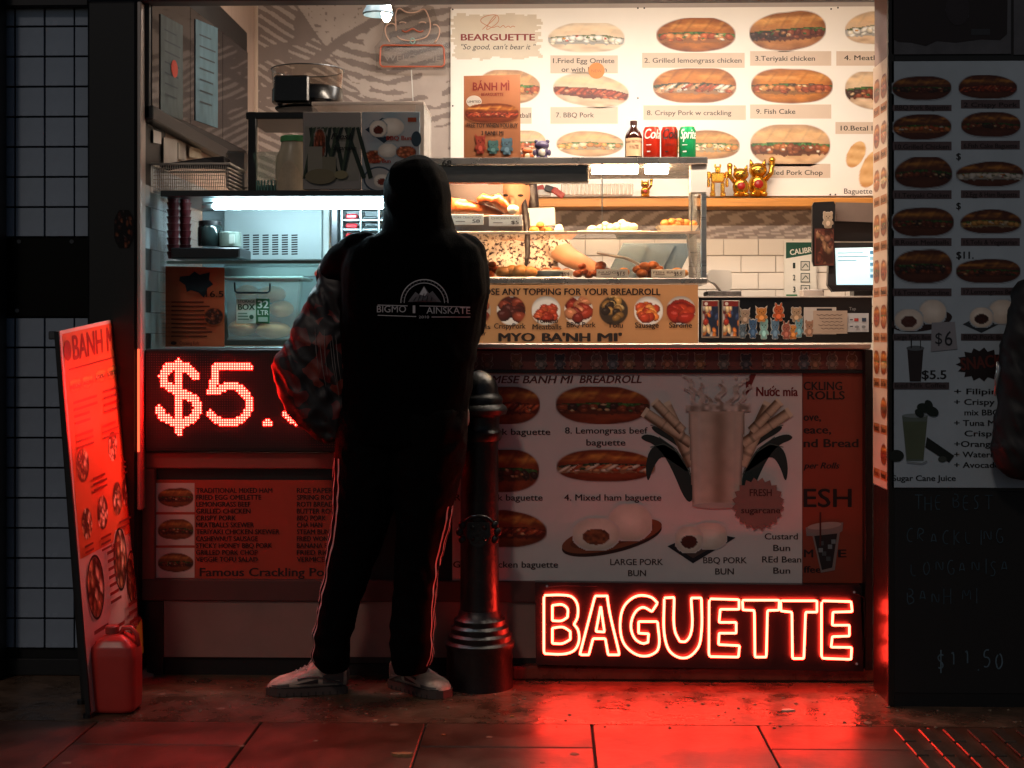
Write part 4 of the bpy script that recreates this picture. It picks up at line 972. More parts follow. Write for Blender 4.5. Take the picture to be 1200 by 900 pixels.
# notes on the side wall below the cabinet
for i, (x0, y0, x1, y1, c_, lab) in enumerate(((180, 152, 189, 167, 0xc0b4ac, 'small square white note, nearest the pilaster, under the wall cabinet'), (192, 161, 208, 191, 0xb0a49a, 'largest pale notice taped under the wall cabinet'), (209, 167, 218, 186, 0xa89c90, 'narrow pale notice right of the largest one under the wall cabinet'), (222, 172, 236, 184, 0xb8a890, 'faded wide note farthest back under the wall cabinet'))):
    a, b2, c2, d2 = WX(x0, y0, XL + .012), WX(x1, y0 + 3, XL + .012), WX(x0, y1, XL + .012), WX(x1, y1 + 2, XL + .012)
    t_ = MB().prism([a, b2, d2, c2], (-.003, 0, 0)).build('wall_note', mat('note_%d' % i, C(c_), .8, noise=.1, scale=20)); tag(t_, lab, 'note')

# ---------------------------------------------------------------- cold ingredient case (left)
zt0, zt1 = W(300, 230, .02).z, W(300, 223, .02).z
xa_, xb_ = W(188, 300, .02).x, W(500, 300, .02).x; zc0 = W(300, 408, .02).z
cc = thing('cold_case', 'open steel cold case lit by a white tube at the left of the shop', 'refrigerated case', ((xa_ + xb_) / 2, .3, zc0))
SS = mat('cold_steel', C(0xa8b2b4), .35, .6, noise=.08, scale=4)
MB().box((xa_, .02, zt0), (xb_, .60, zt1), .002).build('top_panel', mat('case_top_dark', C(0x20262a), .3), cc)
MB().box((xa_ + .008, .03, zc0 - .02), (xb_, .60, zc0 + .004), .002).build('case_floor', SS, cc)
MB().box((xa_ + .008, .56, zc0 + .005), (xb_, .60, zt0 - .001), .002).build('back_wall_panel', mat('case_back', C(0x93a0a4), .45, .2, noise=.06, scale=3), cc)
MB().box((xa_, .02, zc0 - .02), (xa_ + .007, .60, zt0 - .001)).build('side_panel', GLASS, cc)
YV = .50; MB().pbox(262, 244, 378, 305, YV, .555, .004).build('evaporator_cover', mat('evap', C(0xa5b4b6), .4, .1, noise=.04, scale=3), cc)
MB().pbox(378.5, 236, 386, 306, YV - .02, .555, .003).build('upright', mat('evap_light', C(0xcdd6d4), .4), cc)
b = MB(); Y_ = YV - .0006
for i in range(6):
    for j in range(9):
        x = 285 + i * 11.3; y = 275 + j * 2.75; P = [W(x + dx, y + dy, Y_) for dx, dy in ((0, 0), (7.2, -.3), (7.2, 1.3), (0, 1.6))]; b.prism(P, (0, .001, 0))
o = b.build('vent_slots', mat('vent_black', C(0x0c1214), .8), cc); o['kind'] = 'stuff'
b = MB(); c1, c2 = W(251, 241.5, .06), W(452, 240.5, .06); b.cyl(c1, c2, .0115, n=16); b.build('light_tube', emitter('cool_tube', (.66, .92, 1.0), 85), cc, smooth=False)
b = MB(); b.cyl(c1 + Vector((-.04, 0, 0)), c1 + Vector((-.001, 0, 0)), .008, n=10); b.cyl(c2 + Vector((.001, 0, 0)), c2 + Vector((.05, 0, 0)), .008, n=10); b.box((c1.x - .04, .065, c1.z + .017), (c2.x + .04, .09, zt0 - .001)); b.build('tube_holder', mat('white_metal', C(0xb0c0c0), .4), cc)
GS = glass('green_edge_glass', (.80, .93, .90), 0, .10)
zs = W(300, 307, .05).z
MB().box((xa_ + .01, .05, zs - .004), (xb_ - .002, .48, zs + .004)).build('glass_shelf', GS, cc)
MB().pbox(196, 305.3, 450, 309, .043, .049).build('shelf_edge', mat('shelf_edge', C(0x4a6664), .2), cc)
MB().pbox(263, 313, 470, 324, .30, .34, .002).build('rear_rail', SS, cc)

# cups, jar, tin, tray on the shelf
for i, x in enumerate((203, 217)):
    t_ = thing('cup_stack', ('outer left' if i == 0 else 'right') + ' column of stacked dark red paper cups in the cold case', 'paper cups', W(x, 303, .10 + i * .03))
    b = MB(); o = W(x, 303, .10 + i * .03)
    for k in range(9): b.lathe(o + Vector((0, 0, k * .0235)), [(.016, .0), (.021, .021), (.0225, .0225), (.019, .0228)], 14)
    b.build('cups', mat('cup_red', C(0x4a1218), .45, noise=.4, scale=30), t_, autos=True)
t_ = thing('storage_jar', 'dark glass jar beside the red cups in the cold case', 'jar', W(246, 290, .14)); o = W(246, 289, .14)
b = MB(); b.lathe(o, [(.038, 0), (.041, .006), (.041, .062), (.036, .070)], 24); b.build('jar_glass', mat('jar_dark', C(0x1c2626), .12), t_, autos=True)
b = MB(); b.lathe(o + Vector((0, 0, .0705)), [(.038, 0), (.038, .014), (.034, .016)], 24); b.build('lid', BLACKPL, t_, autos=True)
t_ = thing('food_tin', 'short pale tin with a printed label in front of the evaporator', 'tin', W(270, 289, .12)); o = W(270, 289, .12)
b = MB(); b.lathe(o, [(.036, 0), (.036, .046), (.034, .048)], 24); b.build('can', mat('tin_pale', C(0x7c8c84), .35, .4, noise=.25, scale=18), t_, autos=True)
MB().box(o + Vector((.004, -.0375, .008)), o + Vector((.022, -.034, .038))).build('label', mat('tin_label', C(0xb8c4bc), .6), t_)
t_ = MB().pbox(200, 290, 281, 303, .06, .24, .004).build('shelf_tray', mat('tray_black', C(0x11161a), .35)); tag(t_, 'shallow black tray under the jar and tin on the glass shelf', 'tray')
# condiment rack
t_ = thing('condiment_rack', 'steel rack of small red and silver sauce trays beside the hooded customer', 'rack', W(425, 303, .20))
for j in range(4):
    for i, x in enumerate((402, 424, 445)):
        y = 249.5 + j * 11.2
        MB().pbox(x, y + 7, x + 19, y + 9.6, .19, .30, .002).build('tray', SS, t_)
        if i == 0: MB().pbox(x + 3, y + 1.2, x + 16.5, y + 6.9, .205, .29, .004).build('sauce', mat('sauce_red', C(0xa81420), .3, noise=.3, scale=30), t_)
        else: MB().pbox(x + 1, y + 3.8, x + 18, y + 6.9, .20, .29, .003).build('tray_insert', mat('insert_dark', C(0x2c3436), .3, .5), t_)
for x in (399.5, 421.5, 443): MB().pbox(x, 246, x + 2, 304, .188, .30, .001).build('rack_upright', SS, t_)
t_ = MB().pbox(388, 244, 396, 303, .22, .28, .003).build('steel_divider', STEELD); tag(t_, 'dark steel divider post left of the sauce rack', 'divider')
# orange flyer
YF = .15
t_ = thing('orange_flyer', 'orange red flyer with a dark splash standing at the lower left of the cold case', 'flyer', (W(229, 408, YF).x, YF, W(229, 408, YF).z))
fb = C(0xb4532a); MB().prism([W(194, 312, YF + .004), W(263, 313.5, YF), W(263, 407.5, YF), W(194, 407.5, YF)], (0, .002, 0)).build('sheet', mat('flyer_orange', fb, .6, noise=.1, scale=6), t_)
q = Pic(PY(YF)); sp = [(211, 324), (222, 323), (228, 318), (234, 322), (246, 319), (245, 328), (250, 333), (243, 338), (242, 343), (239, 349), (233, 343), (224, 340), (219, 342), (217, 334), (210, 329)]
q.poly([(x, y) for x, y in sp], C(0x16262e)); q.text('16.5', 241, 348, 262, 7, C(0x3a1610), bold=.02)
for i in range(9): q.line([(201, 354 + i * 5), (201 + 38 + (i * 7) % 13, 354 + i * 5)], 1.7, C(0x5c2414))
q.grid(240, 361, 262, 381, 20, 18, foodfn(fb, [0x5c2414, 0x8a3c1c, 0x3c160c], 4)); q.ell(204, 402, 3.5, 2.2, C(0x3a1610)); q.text('Crackling Rolls', 211, 404, 234, 4, C(0x3a1610)); q.build('flyer_print', t_, PRINTM)
# storage box
YX = .17
t_ = thing('plastic_storage_box', 'clear plastic storage box of bread rolls with a green 32 LTR label', 'storage box', (W(305, 397, YX).x, YX + .1, W(305, 397, YX).z))
TR = mat('milky_plastic', C(0xdfe6e4), .35, trans=.0, alpha=.16)
MB().prism([W(262, 326, YX), W(352, 326, YX), W(345, 396, YX), W(268, 396, YX)], (0, .003, 0)).build('front_wall', TR, t_)
MB().prism([W(351, 326, YX + .003), W(355, 326, YX + .2), W(347, 396, YX + .2), W(344, 396, YX + .003)], (.003, 0, 0)).build('side_wall', TR, t_)
MB().prism([W(263, 327, YX + .2), W(354, 327, YX + .2), W(346, 395, YX + .2), W(269, 395, YX + .2)], (0, .003, 0)).build('rear_wall', TR, t_)
MB().pbox(266, 396, 347, 399, YX - .002, YX + .205, .002).build('box_floor', TR, t_)
MB().pbox(260, 323.5, 355, 327.5, YX - .006, YX + .205, .004).build('lid', mat('milky_lid', C(0xb4c0be), .4, alpha=.8), t_)
b = MB(); b.tube([W(x, y, YX - .012) for x, y in ((275, 331), (275.3, 341), (278, 343), (313, 343), (316, 341), (316.4, 332))], .0035, 6); b.build('handle', BLACKPL, t_)
q = Pic(PY(YX), .001).rect(277, 350, 316, 379, C(0xc8d8cc)).rect(300, 350, 316, 379, C(0x2f7048)); q.text('STORAGE', 279, 354.8, 299, 3.3, C(0x2f6048), bold=.02).text('BOX', 279, 363, 299, 6.6, C(0x1c4a30), bold=.05).text('32', 302, 361, 315, 8.5, C(0xdce8e0), bold=.04).text('LTR', 302, 369, 315, 5.5, C(0xdce8e0), bold=.04)
for i in range(3): q.rect(279, 366.5 + i * 3.4, 290 + (i * 5) % 4, 368.2 + i * 3.4, C(0x6a8a78))
q.ell(295, 371.5, 2.6, 2.6, C(0x2f6048)).rect(303, 371.5, 314, 377, C(0xa0b8a8)); q.build('label', t_)
for i, (x, y, rx) in enumerate(((285, 384, 17), (320, 387, 21), (300, 362, 20), (330, 362, 14), (290, 344, 14), (318, 345, 17))):
    u = 1 / pxm(YX + .1); r_ = MB().ball(W(x, y, YX + .10), (rx * u, .07, 10 * u), 3, .01, i).build('bread_roll', mat('bread_crust', C(0xd09a68), .6, noise=.25, scale=12)); r_.data.polygons.foreach_set('use_smooth', [True] * len(r_.data.polygons))
    tag(r_, ['lower left', 'lower middle, largest', 'upper middle, behind the green label', 'right, beside the label', 'top left, under the handle', 'top right, under the handle'][i] + ' bread roll inside the clear plastic storage box', 'bread', 'bread rolls inside the storage box')
t_ = MB().pbox(386, 330, 470, 404, .26, .34, .01).build('metal_bin', mat('pale_bin', C(0x8b989a), .45, .2)); tag(t_, 'pale grey bin behind the patterned bag in the cold case', 'bin')

# ---------------------------------------------------------------- on top of the cold case
zt = zt1
def on_top(px, Y): return Vector((W(px, 223, Y).x, Y, zt))
YPo = .14
t_ = thing('drink_poster', 'dull framed poster of sugarcane stalks standing on the cold case', 'poster', on_top(389, YPo))
MB().pbox(355, 131, 423, 222.3, YPo, YPo + .012, .002).build('poster_frame', mat('poster_grey', C(0x8d8680), .5), t_)
q = Pic(PY(YPo)).rect(357.5, 148, 420.5, 212, C(0x8a867c))
for i in range(13):
    x = 362 + i * 4.6; s = -1 if i % 3 else 1; q.poly([(x, 150), (x + 4, 149), (x + 4 + s * (10 + i % 5 * 3), 208), (x + s * (9 + i % 5 * 3), 210)], C([0x223028, 0x3a4838, 0x1c2a26][i % 3]))
q.grid(368, 151, 382, 188, 12, 20, foodfn(C(0x8a867c), [0x7c3a22, 0x9c4c2c], 2)); q.rect(361, 172, 378, 208, C(0x8c8678)).rect(378, 184, 394, 208, C(0x7d7764)).ell(376, 207, 18, 9, C(0x7a7058)).ell(400, 205, 8, 5, C(0x8a8060))
q.text('Fresh', 388, 163.5, 414, 7, C(0x14181a), bold=.03, shear=.3).text('Sugarcane', 390, 176, 418, 5, C(0x14181a), bold=.03, shear=.3); q.build('poster_print', t_, PRINTM)
t_ = thing('bun_poster', 'blue poster of steamed buns reading BBQ Bun on the cold case', 'poster', on_top(459, YPo))
MB().pbox(424, 131, 492, 222.3, YPo + .001, YPo + .008, .001).build('poster_board', mat('poster_blue', C(0x8fa3ae), .5), t_)
q = Pic(PY(YPo + .001)).grid(424.5, 131.5, 491.5, 222, 40, 50, lambda U, V: (mix(np.broadcast_to(nc(0x93a6b0), U.shape + (3,)), nc(0xb8b4b2), noise(U, V, 2, 5)), np.ones(U.shape, bool)))
q.poly([(428, 152), (448, 138), (474, 148), (450, 168)], C(0x233444)); q.grid(444, 138, 474, 160, 22, 18, bunfn(C(0x93a6b0), None, 1)); q.grid(433, 141, 454, 161, 20, 18, bunfn(C(0x7a8a94), 0x6c2418, 2))
q.grid(427, 176, 450, 192, 18, 14, foodfn(C(0xa0a6a8), [0xc06a48, 0xa84828, 0xd08a60], 3)); q.grid(443, 168, 466, 185, 22, 14, bunfn(C(0x93a6b0), None, 7)); q.grid(464, 171, 488, 186, 22, 14, foodfn(C(0x93a6b0), [0xc87048, 0xb0502c], 9))
q.ell(444, 210, 18, 15, C(0x3a4a5a), 0, 30).ell(444, 210, 16, 13, C(0xa8a4a2), 0, 30).grid(438, 204, 458, 220, 18, 14, bunfn(C(0xa8a4a2), 0x8a3020, 9))
q.ell(488, 163, 6, 9, C(0x2f4450)).rect(478, 138, 488, 143, C(0x9c4428)); q.text('BBQ Bun', 453, 164.5, 482, 5, C(0xa83020), bold=.03).text('Pork Bun', 433, 191, 458, 4.5, C(0xa83020), bold=.03); q.build('poster_print', t_, PRINTM)
t_ = thing('acrylic_box', 'clear acrylic sneeze box behind the bun poster', 'acrylic box', on_top(450, .20))
AC = glass('acrylic_clear', (.93, .9, .88), .02, .10)
x0, x1 = W(365, 130, .2).x, W(497, 130, .2).x; zz = W(400, 119, .2).z
MB().box((x0, .20, zz - .012), (x1, .50, zz), .002).build('lid', mat('acrylic_edge', C(0xc9b8ac), .25, alpha=.7), t_)
for (a, b_) in (((x0, .201), (x0 + .004, .499)), ((x1 - .004, .201), (x1, .499)), ((x0 + .005, .496), (x1 - .005, .5))): MB().box((*a, zt + .001), (*b_, zz - .013)).build('pane', AC, t_)
MB().box((x1 - .03, .196, zt + .001), (x1 - .0, .2, zz - .013)).build('edge_strip', mat('acrylic_edge', (0, 0, 0)), t_)
# jars behind
GG = mat('green_tint_glass', C(0x8fc0ac), .08, alpha=.35)
t_ = thing('drink_jar', 'tall glass jar of pale drink with a green lid left of the sugarcane poster', 'jar', on_top(346, .34)); o = on_top(344, .34)
b = MB(); b.lathe(o, [(.055, 0), (.062, .01), (.062, .14), (.045, .18), (.042, .20)], 28); b.build('jar_glass', mat('jar_cream', C(0xb5ab94), .2, noise=.2, scale=6), t_, autos=True)
b = MB(); b.lathe(o + Vector((0, 0, .2003)), [(.046, 0), (.046, .018), (.042, .021)], 28); b.build('lid', mat('green_lid', C(0x4c9a5e), .4), t_, autos=True)
b = MB(); q = [(o.x + .0625 * math.sin(a) * 1.0, o.y - .0625 * math.cos(a), 0) for a in np.linspace(-.9, .7, 12)]
lb = [Vector((x, y, o.z + .02 + 0 * i)) for i, (x, y, _) in enumerate(q)]; V = [p + Vector((0, 0, 0)) for p in lb] + [p + Vector((0, 0, .10 * math.sin(math.pi * (i + 1.5) / 14) + .01)) for i, p in enumerate(lb)]
mesh_obj('label', V, [(i, i + 1, i + 13, i + 12) for i in range(11)], mat('jar_label', C(0xb8a890), .7, noise=.15, scale=25), t_)
t_ = thing('glass_dispenser', 'greenish glass drink dispenser beside the black pole', 'jar', on_top(318, .42)); o = on_top(318, .42)
b = MB(); b.lathe(o, [(.05, 0), (.056, .012), (.056, .12), (.068, .165), (.066, .17)], 28); b.build('vessel', GG, t_, autos=True)
b = MB(); b.lathe(o + Vector((0, 0, .004)), [(.046, 0), (.049, .05), (.0, .051)], 20); b.build('drink', mat('drink_dark', C(0x1d3034), .1), t_, autos=True)
b = MB()
for k in range(9): b.tube([o + Vector((.057 * math.sin(a), -.057 * math.cos(a), .01)) for a in (k * .22 - .9,)] + [o + Vector((.057 * math.sin(k * .22 - .9), -.057 * math.cos(k * .22 - .9), .07))], .003, 5)
b.build('ribs', mat('rib_teal', C(0x5c8c88), .3), t_)
# pole + shelf + glass bowl cooker
t_ = thing('shelf_stand', 'black pole and shelf carrying the glass bowl cooker', 'shelf', on_top(295, .40))
MB().box(on_top(290.5, .40), (W(300, 200, .40).x, .43, W(295, 40 + 91, .4).z), .002).build('pole', BLACK, t_)
MB().pbox(288, 131, 372, 139.5, .40, .75, .003).build('shelf_board', BLACK, t_)
o = Vector((W(360.5, 130.8, .55).x, .55, W(360, 130.5, .55).z)); u = 1 / pxm(.55)
t_ = thing('bowl_cooker', 'black countertop cooker with a clear glass bowl on the dark shelf', 'cooker', o)
b = MB(); b.lathe(o + Vector((0, 0, .001)), [(36 * u, 0), (38 * u, 2 * u), (38 * u, 3 * u)], 36); b.lathe(o, [(40 * u, 8.5 * u), (41.5 * u, 10 * u), (41.5 * u, 24 * u), (40 * u, 26 * u)], 40)
for x in (-30, -12, 8, 27): b.box(o + Vector((x * u, -30 * u, 3 * u)), o + Vector(((x + 5) * u, -22 * u, 9 * u)))
b.build('base', mat('cooker_black', C(0x0c0c0e), .25), t_, autos=True)
MB().box(o + Vector((-31 * u, -47 * u, 3.5 * u)), o + Vector((9 * u, -36 * u, 34.5 * u)), .006).build('control_box', mat('cooker_black', (0, 0, 0)), t_)
b = MB(); b.lathe(o, [(40.5 * u, 26.3 * u), (41.5 * u, 38 * u), (42.5 * u, 48 * u), (41.7 * u, 48.2 * u), (40.6 * u, 38 * u), (39.5 * u, 27 * u)], 40); b.build('glass_bowl', glass('bowl_glass', (.9, .86, .82), .02, .12), t_, autos=True)
b = MB(); b.tube([o + Vector((42.5 * u * math.cos(a), 42.5 * u * math.sin(a), 48.3 * u)) for a in np.linspace(0, 2 * math.pi, 40, endpoint=False)], .0022, 6, True); b.build('rim', STEELD, t_)
# basket
zb0_, zb1_ = zt + .002, W(200, 196, .22).z
x0, x1, y0, y1 = W(183, 210, .14).x, W(272, 210, .14).x, .10, .32
t_ = thing('plastic_basket', 'white slotted plastic basket on top of the cold case', 'basket', ((x0 + x1) / 2, .2, zb0_))
b = MB(); b.box((x0, y0, zb0_), (x1 - .012, y1, zb0_ + .004)); b.build('base', WHITEPL, t_)
b = MB(); b.box((x0 - .006, y0 - .008, zb1_ - .008), (x1 + .006, y0, zb1_), .002); b.box((x0 - .006, y1, zb1_ - .008), (x1 + .006, y1 + .008, zb1_), .002); b.box((x1, y0 + .001, zb1_ - .0085), (x1 + .0065, y1 - .001, zb1_ + .0005), .002); b.box((x0 - .006, y0 + .001, zb1_ - .0085), (x0, y1 - .001, zb1_ + .0005), .002); b.build('rim', mat('basket_white', C(0xc4b8ac), .45), t_)
b = MB(); n = 34
for i in range(n + 1):
    x = x0 + (x1 - .012 - x0) * i / n; b.cyl((x, y0 + .003, zb0_ + .004), (x + .008 * i / n, y0 - .002, zb1_ - .008), .0013, n=4)
for k in range(7): zz_ = zb0_ + .006 + k * (zb1_ - zb0_ - .012) / 7; b.box((x0, y0 + .001, zz_), (x1 - .008, y0 + .003, zz_ + .0014))
for k in range(7): zz_ = zb0_ + .004 + k * (zb1_ - zb0_ - .008) / 7; b.box((x1 - .010, y0 + .004, zz_), (x1 - .003, y1 - .004, zz_ + .004))
b.build('lattice', mat('basket_white', (0, 0, 0)), t_)['kind'] = 'stuff'
t_ = MB().prism([W(188, 196, .16), W(198, 191, .16), W(240, 185, .2), W(262, 183, .2), (W(263, 195, .2).x, .2, zb1_ + .001), (W(188, 196, .16).x, .16, zb1_ + .001)], (0, .1, 0)).build('folded_cloth', mat('dark_cloth', C(0x1b1719), .7, noise=.3, scale=12)); tag(t_, 'dark folded cloth lying on the white basket', 'cloth')
t_ = MB().pbox(264, 176, 289.5, 222, .50, .60, .01).build('grey_canister', mat('canister', C(0x8a8480), .45, .1, noise=.1, scale=3)); tag(t_, 'plain grey canister between the basket and the black pole', 'canister')

YOFF = .40
# ================================================================ hot display case (right of the customer)
dc = thing('display_case', 'steel and glass hot display case of cooked food on the counter', 'display case', (W(665, 330, .2).x, .2, W(665, 331, 0).z))
X0, X1 = W(497, 300, 0).x, W(828, 300, 0).x; D0, D1 = .0, .46
zS0, zS1 = W(600, 193, -.01).z, W(600, 184.5, -.01).z; zb2, zb3 = W(600, 333, 0).z, W(600, 326, 0).z
DST = mat('case_steel', C(0x9c948e), .28, .85, noise=.1, scale=5, rnoise=.08)
MB().box((X0, -.012, zS0), (X1 + .003, D1, zS1), .003).build('top_slab', DST, dc)
MB().box((X0 + .001, .004, W(0, 215.5, 0).z), (W(690, 200, 0).x, .05, zS0 - .001), .003).build('hood_front', mat('hood_dark', C(0x5a5450), .28, .85, noise=.3, scale=6, stretch=(1, 1, 6)), dc)
MB().box((X0, -.006, zb2), (X1 + .003, D1, zb3), .003).build('base_rail', DST, dc)
MB().box((W(809, 300, 0).x, -.002, W(0, 228, 0).z), (X1 + .002, .05, zS0 - .001), .002).build('post_head', mat('post_white', C(0xe0d6cc), .3), dc)
MB().box((W(821.5, 300, 0).x, -.001, zb3 + .001), (X1, .02, W(0, 228.6, 0).z), .002).build('corner_post', STEEL, dc)
MB().box((W(821.5, 300, 0).x, D1 - .02, zb3 + .001), (X1, D1, zS0 - .001), .002).build('corner_post', STEEL, dc)
b = MB(); b.box((X0 + .01, .0, zb3 + .001), (W(821, 300, 0).x, .003, zS0 - .001)); b.build('front_glass', GLASS, dc)
MB().box((X1 - .004, .021, zb3 + .001), (X1 - .001, D1 - .021, zS0 - .001)).build('side_glass', GLASS, dc)
zsh = W(650, 273.5, .03).z
MB().box((X0 + .01, .03, zsh), (X1 - .03, .36, zsh + .005)).build('upper_shelf', glass('shelf_glass', (.9, .84, .78), 0, .12), dc)
MB().box((X0 + .01, .024, zsh - .003), (X1 - .02, .0295, zsh + .007), .001).build('shelf_edge', mat('shelf_trim', C(0xd9b79c), .25, .3), dc)
for x in (705, 810): MB().box((W(x, 200, .02).x, .022, zsh + .008), (W(x + 1.3, 200, .02).x, .028, zS0 - .002)).build('shelf_hanger', STEEL, dc)
b = MB(); b.tube([W(805, 276, .30), W(808, 300, .20), W(815, 322, .10)], .004, 6); b.build('support_rod', STEEL, dc)
# warm lamps under the slab
for i, (a, b_) in enumerate(((520, 680), (694, 748), (757, 784))):
    MB().box((W(a, 200, .03).x, .054, zS0 - .024), (W(b_, 200, .03).x, .075, zS0 - .002), .002).build('heat_lamp', emitter('heat_lamp_glow', (1, .66, .36), 210), dc)
# food
def lumps(name, lab, cat, spots, Y, m, r, seed=0, flat=.75, group=None):
    o = W(sum(s[0] for s in spots) / len(spots), max(s[1] for s in spots), Y); b = MB(); u = 1 / pxm(Y)
    for i, s in enumerate(spots):
        rr = (s[2] if len(s) > 2 else r) * u; q = W(s[0], s[1], Y); b.ball((q.x, Y + random.Random(i + seed).uniform(-.02, .02), q.z), (rr, rr * .9, rr * flat), 3, .05, i + seed)
    ob = b.build(name, m, None, smooth=True); tag(ob, lab, cat, group); return ob
PORK = mat('roast_crackling', C(0xb4501a), .38, noise=.6, scale=22, bump=.9, bscale=60, coat=.3)
BREAD = mat('bread_gold', C(0xc9823a), .5, noise=.35, scale=18, bump=.5, bscale=50)
PALE = mat('pale_dough', C(0xe6d2b4), .5, noise=.1, scale=14)
u = 1 / pxm(.12)
def slabs(name, lab, poly, Y, th, m, seed):
    bm = bmesh.new(); rnd = random.Random(seed); P = dens(poly, 3.0); n = len(P); rows = []
    for k in range(6):
        t = k / 5; s = 1 - .10 * abs(2 * t - 1) ** 3; cx = sum(p[0] for p in P) / n; cy = sum(p[1] for p in P) / n
        rows.append([bm.verts.new(W(cx + (x - cx) * s + rnd.uniform(-.5, .5), cy + (y - cy) * s + rnd.uniform(-.6, .6), Y) + Vector((0, th * t + rnd.uniform(-.003, .003), 0))) for x, y in P])
    for A, B in zip(rows, rows[1:]):
        for i in range(n): bm.faces.new((A[i], A[(i + 1) % n], B[(i + 1) % n], B[i]))
    bm.faces.new(rows[0]); bm.faces.new(rows[-1][::-1]); b = MB(); b.bm.free(); b.bm = bm
    o = b.build(name, m, None, smooth=True); tag(o, lab, 'roast pork'); return o
slabs('pork_slab', 'long slab of roast pork crackling at the upper left of the display case', [(524, 230), (540, 232), (556, 236), (576, 242), (590, 248), (592, 254), (575, 254), (552, 251), (524, 252)], .12, .12, PORK, 1)
slabs('pork_slab', 'curled piece of pork crackling on top of the long slab', [(558, 232), (566, 226), (574, 229), (584, 226), (592, 232), (600, 243), (604, 252), (592, 251), (580, 242), (570, 238), (560, 238)], .10, .05, PORK, 2)
MB().prism([W(500, 216, .36), W(589, 216, .36), W(592, 262, .36), W(500, 262, .36)], (0, .01, 0)).build('rear_baffle', mat('baffle_brown', C(0x2c1410), .4, .3), dc)
o = lumps('pale_bun', 'glowing pale bun right of the pork crackling', 'bun', [(601, 245, 7)], .09, PALE, 7)
t_ = thing('food_pan', 'shallow steel pan under the pork crackling on the upper shelf', 'pan', (W(560, 270, .08).x, .1, zsh + .006))
MB().box((W(522, 265, .06).x, .06, zsh + .006), (W(612, 265, .06).x, .28, zsh + .012)).build('pan_base', STEEL, t_)
b = MB(); b.box((W(522, 265, .06).x, .055, zsh + .007), (W(612, 265, .06).x, .0595, W(0, 254, .06).z), .001); b.box((W(522, 265, .06).x, .2805, zsh + .007), (W(612, 265, .06).x, .285, W(0, 254, .06).z), .001); b.build('pan_wall', mat('pan_dull', C(0x8a7c74), .35, .8), t_)
zf = zsh + .0055
yy = W(0, 272, .14)
for (lab, sp_, m_, r_) in (('pale spring rolls and eggs on the upper shelf of the display case', [(694, 269, 6), (704, 268, 6), (714, 267, 7), (724, 265.5, 7), (734, 266, 7.5), (741, 266.5, 6.5), (709, 263.5, 5), (729, 261, 5)], PALE, 6), ('crumbed fillet pieces on a paper boat at the right of the upper shelf', [(780, 262, 6), (788, 260.5, 6), (796, 260, 6), (804, 261, 6), (812, 262.5, 5), (792, 264, 6)], BREAD, 6)):
    lumps('fried_snack', lab, 'food', sp_, .16, m_, r_, 3)
t_ = MB().prism([W(770, 264, .12), W(819, 264, .12), W(814, 271.5, .12), W(777, 271.5, .12)], (0, .1, 0)).build('paper_boat', PALE); tag(t_, 'pale paper boat holding the crumbed fillets', 'paper boat')
t_ = MB().pbox(676, 270, 752, 272.3, .10, .24, .002).build('white_plate', mat('plate_white', C(0xe0d8cc), .3)); tag(t_, 'white plate under the pale rolls on the upper shelf', 'plate')
o = lumps('bread_roll_golden', 'split golden bread roll at the lower left of the display case', 'bread', [(590, 319, 9), (600, 318, 10), (610, 318, 10), (621, 319, 9)], .14, BREAD, 9, 5)
lumps('fried_nuggets', 'pile of dark fried pieces left of centre on the display case floor', 'food', [(677, 321, 6), (684, 319, 6), (690, 322, 6), (682, 312, 5), (697, 320, 5), (703, 315, 6)], .24, PORK, 6, 8)
lumps('glazed_roll', 'row of small glazed brown rolls at the rear of the case floor', 'bread', [(628, 319, 7), (640, 318, 7), (652, 318, 7), (664, 319, 6.5)], .36, mat('glazed_brown', C(0xa8602a), .3, noise=.3, scale=20, coat=.4), 7, 14)
lumps('glazed_roll', 'pair of long pale rolls at the rear right of the case floor', 'bread', [(722, 320, 6), (731, 319, 7), (784, 320, 6), (793, 319, 7), (801, 320, 6)], .36, BREAD, 7, 15)
lumps('meat_skewer', 'dark glazed skewers leaning under the upper shelf at the left', 'food', [(574, 322, 6), (581, 316, 6), (577, 310, 5), (571, 315, 5)], .22, PORK, 6, 16)
lumps('egg_roll', 'little white ball on the upper shelf left of the spring rolls', 'food', [(655, 266, 4.5), (655, 270, 6)], .20, PALE, 5, 17)
lumps('sliced_bread', 'golden bread slices stacked at the left of the upper shelf, beside the slip', 'bread', [(626, 270, 6), (634, 268, 6.5), (642, 270, 6), (633, 264, 5)], .26, BREAD, 6, 18)
lumps('fried_nuggets', 'single round fried ball standing above the middle price tag', 'food', [(704, 311, 6.5)], .26, PORK, 6, 9)
lumps('fried_nuggets', 'heap of glossy fried balls at the right of the display case floor', 'food', [(748, 316, 7), (756, 313, 8), (765, 312, 8), (772, 316, 6), (752, 321, 7), (763, 321, 7)], .24, mat('fried_orange', C(0xd0702e), .3, noise=.45, scale=30, coat=.4), 7, 10)
lumps('fried_nuggets', 'small fried crumb piece between the two lower price tags', 'food', [(719, 321, 4.5)], .24, BREAD, 7, 12)
b = MB(); o = W(640, 325, .20); b.lathe((o.x, .20, zb3 + .001), [(.04, 0), (.062, .012), (.075, .03), (.073, .031), (.06, .016), (.0, .010)], 32)
t_ = b.build('blue_plate', mat('plate_blue', C(0x9fb6bc), .2, noise=.2, scale=10), None, autos=True); tag(t_, 'pale blue and white dish on the display case floor', 'dish')
t_ = MB().pbox(566, 324.5, 668, 326.5, .04, .36, .002).build('serving_tray', STEEL); tag(t_, 'steel serving tray under the golden roll in the display case', 'tray')
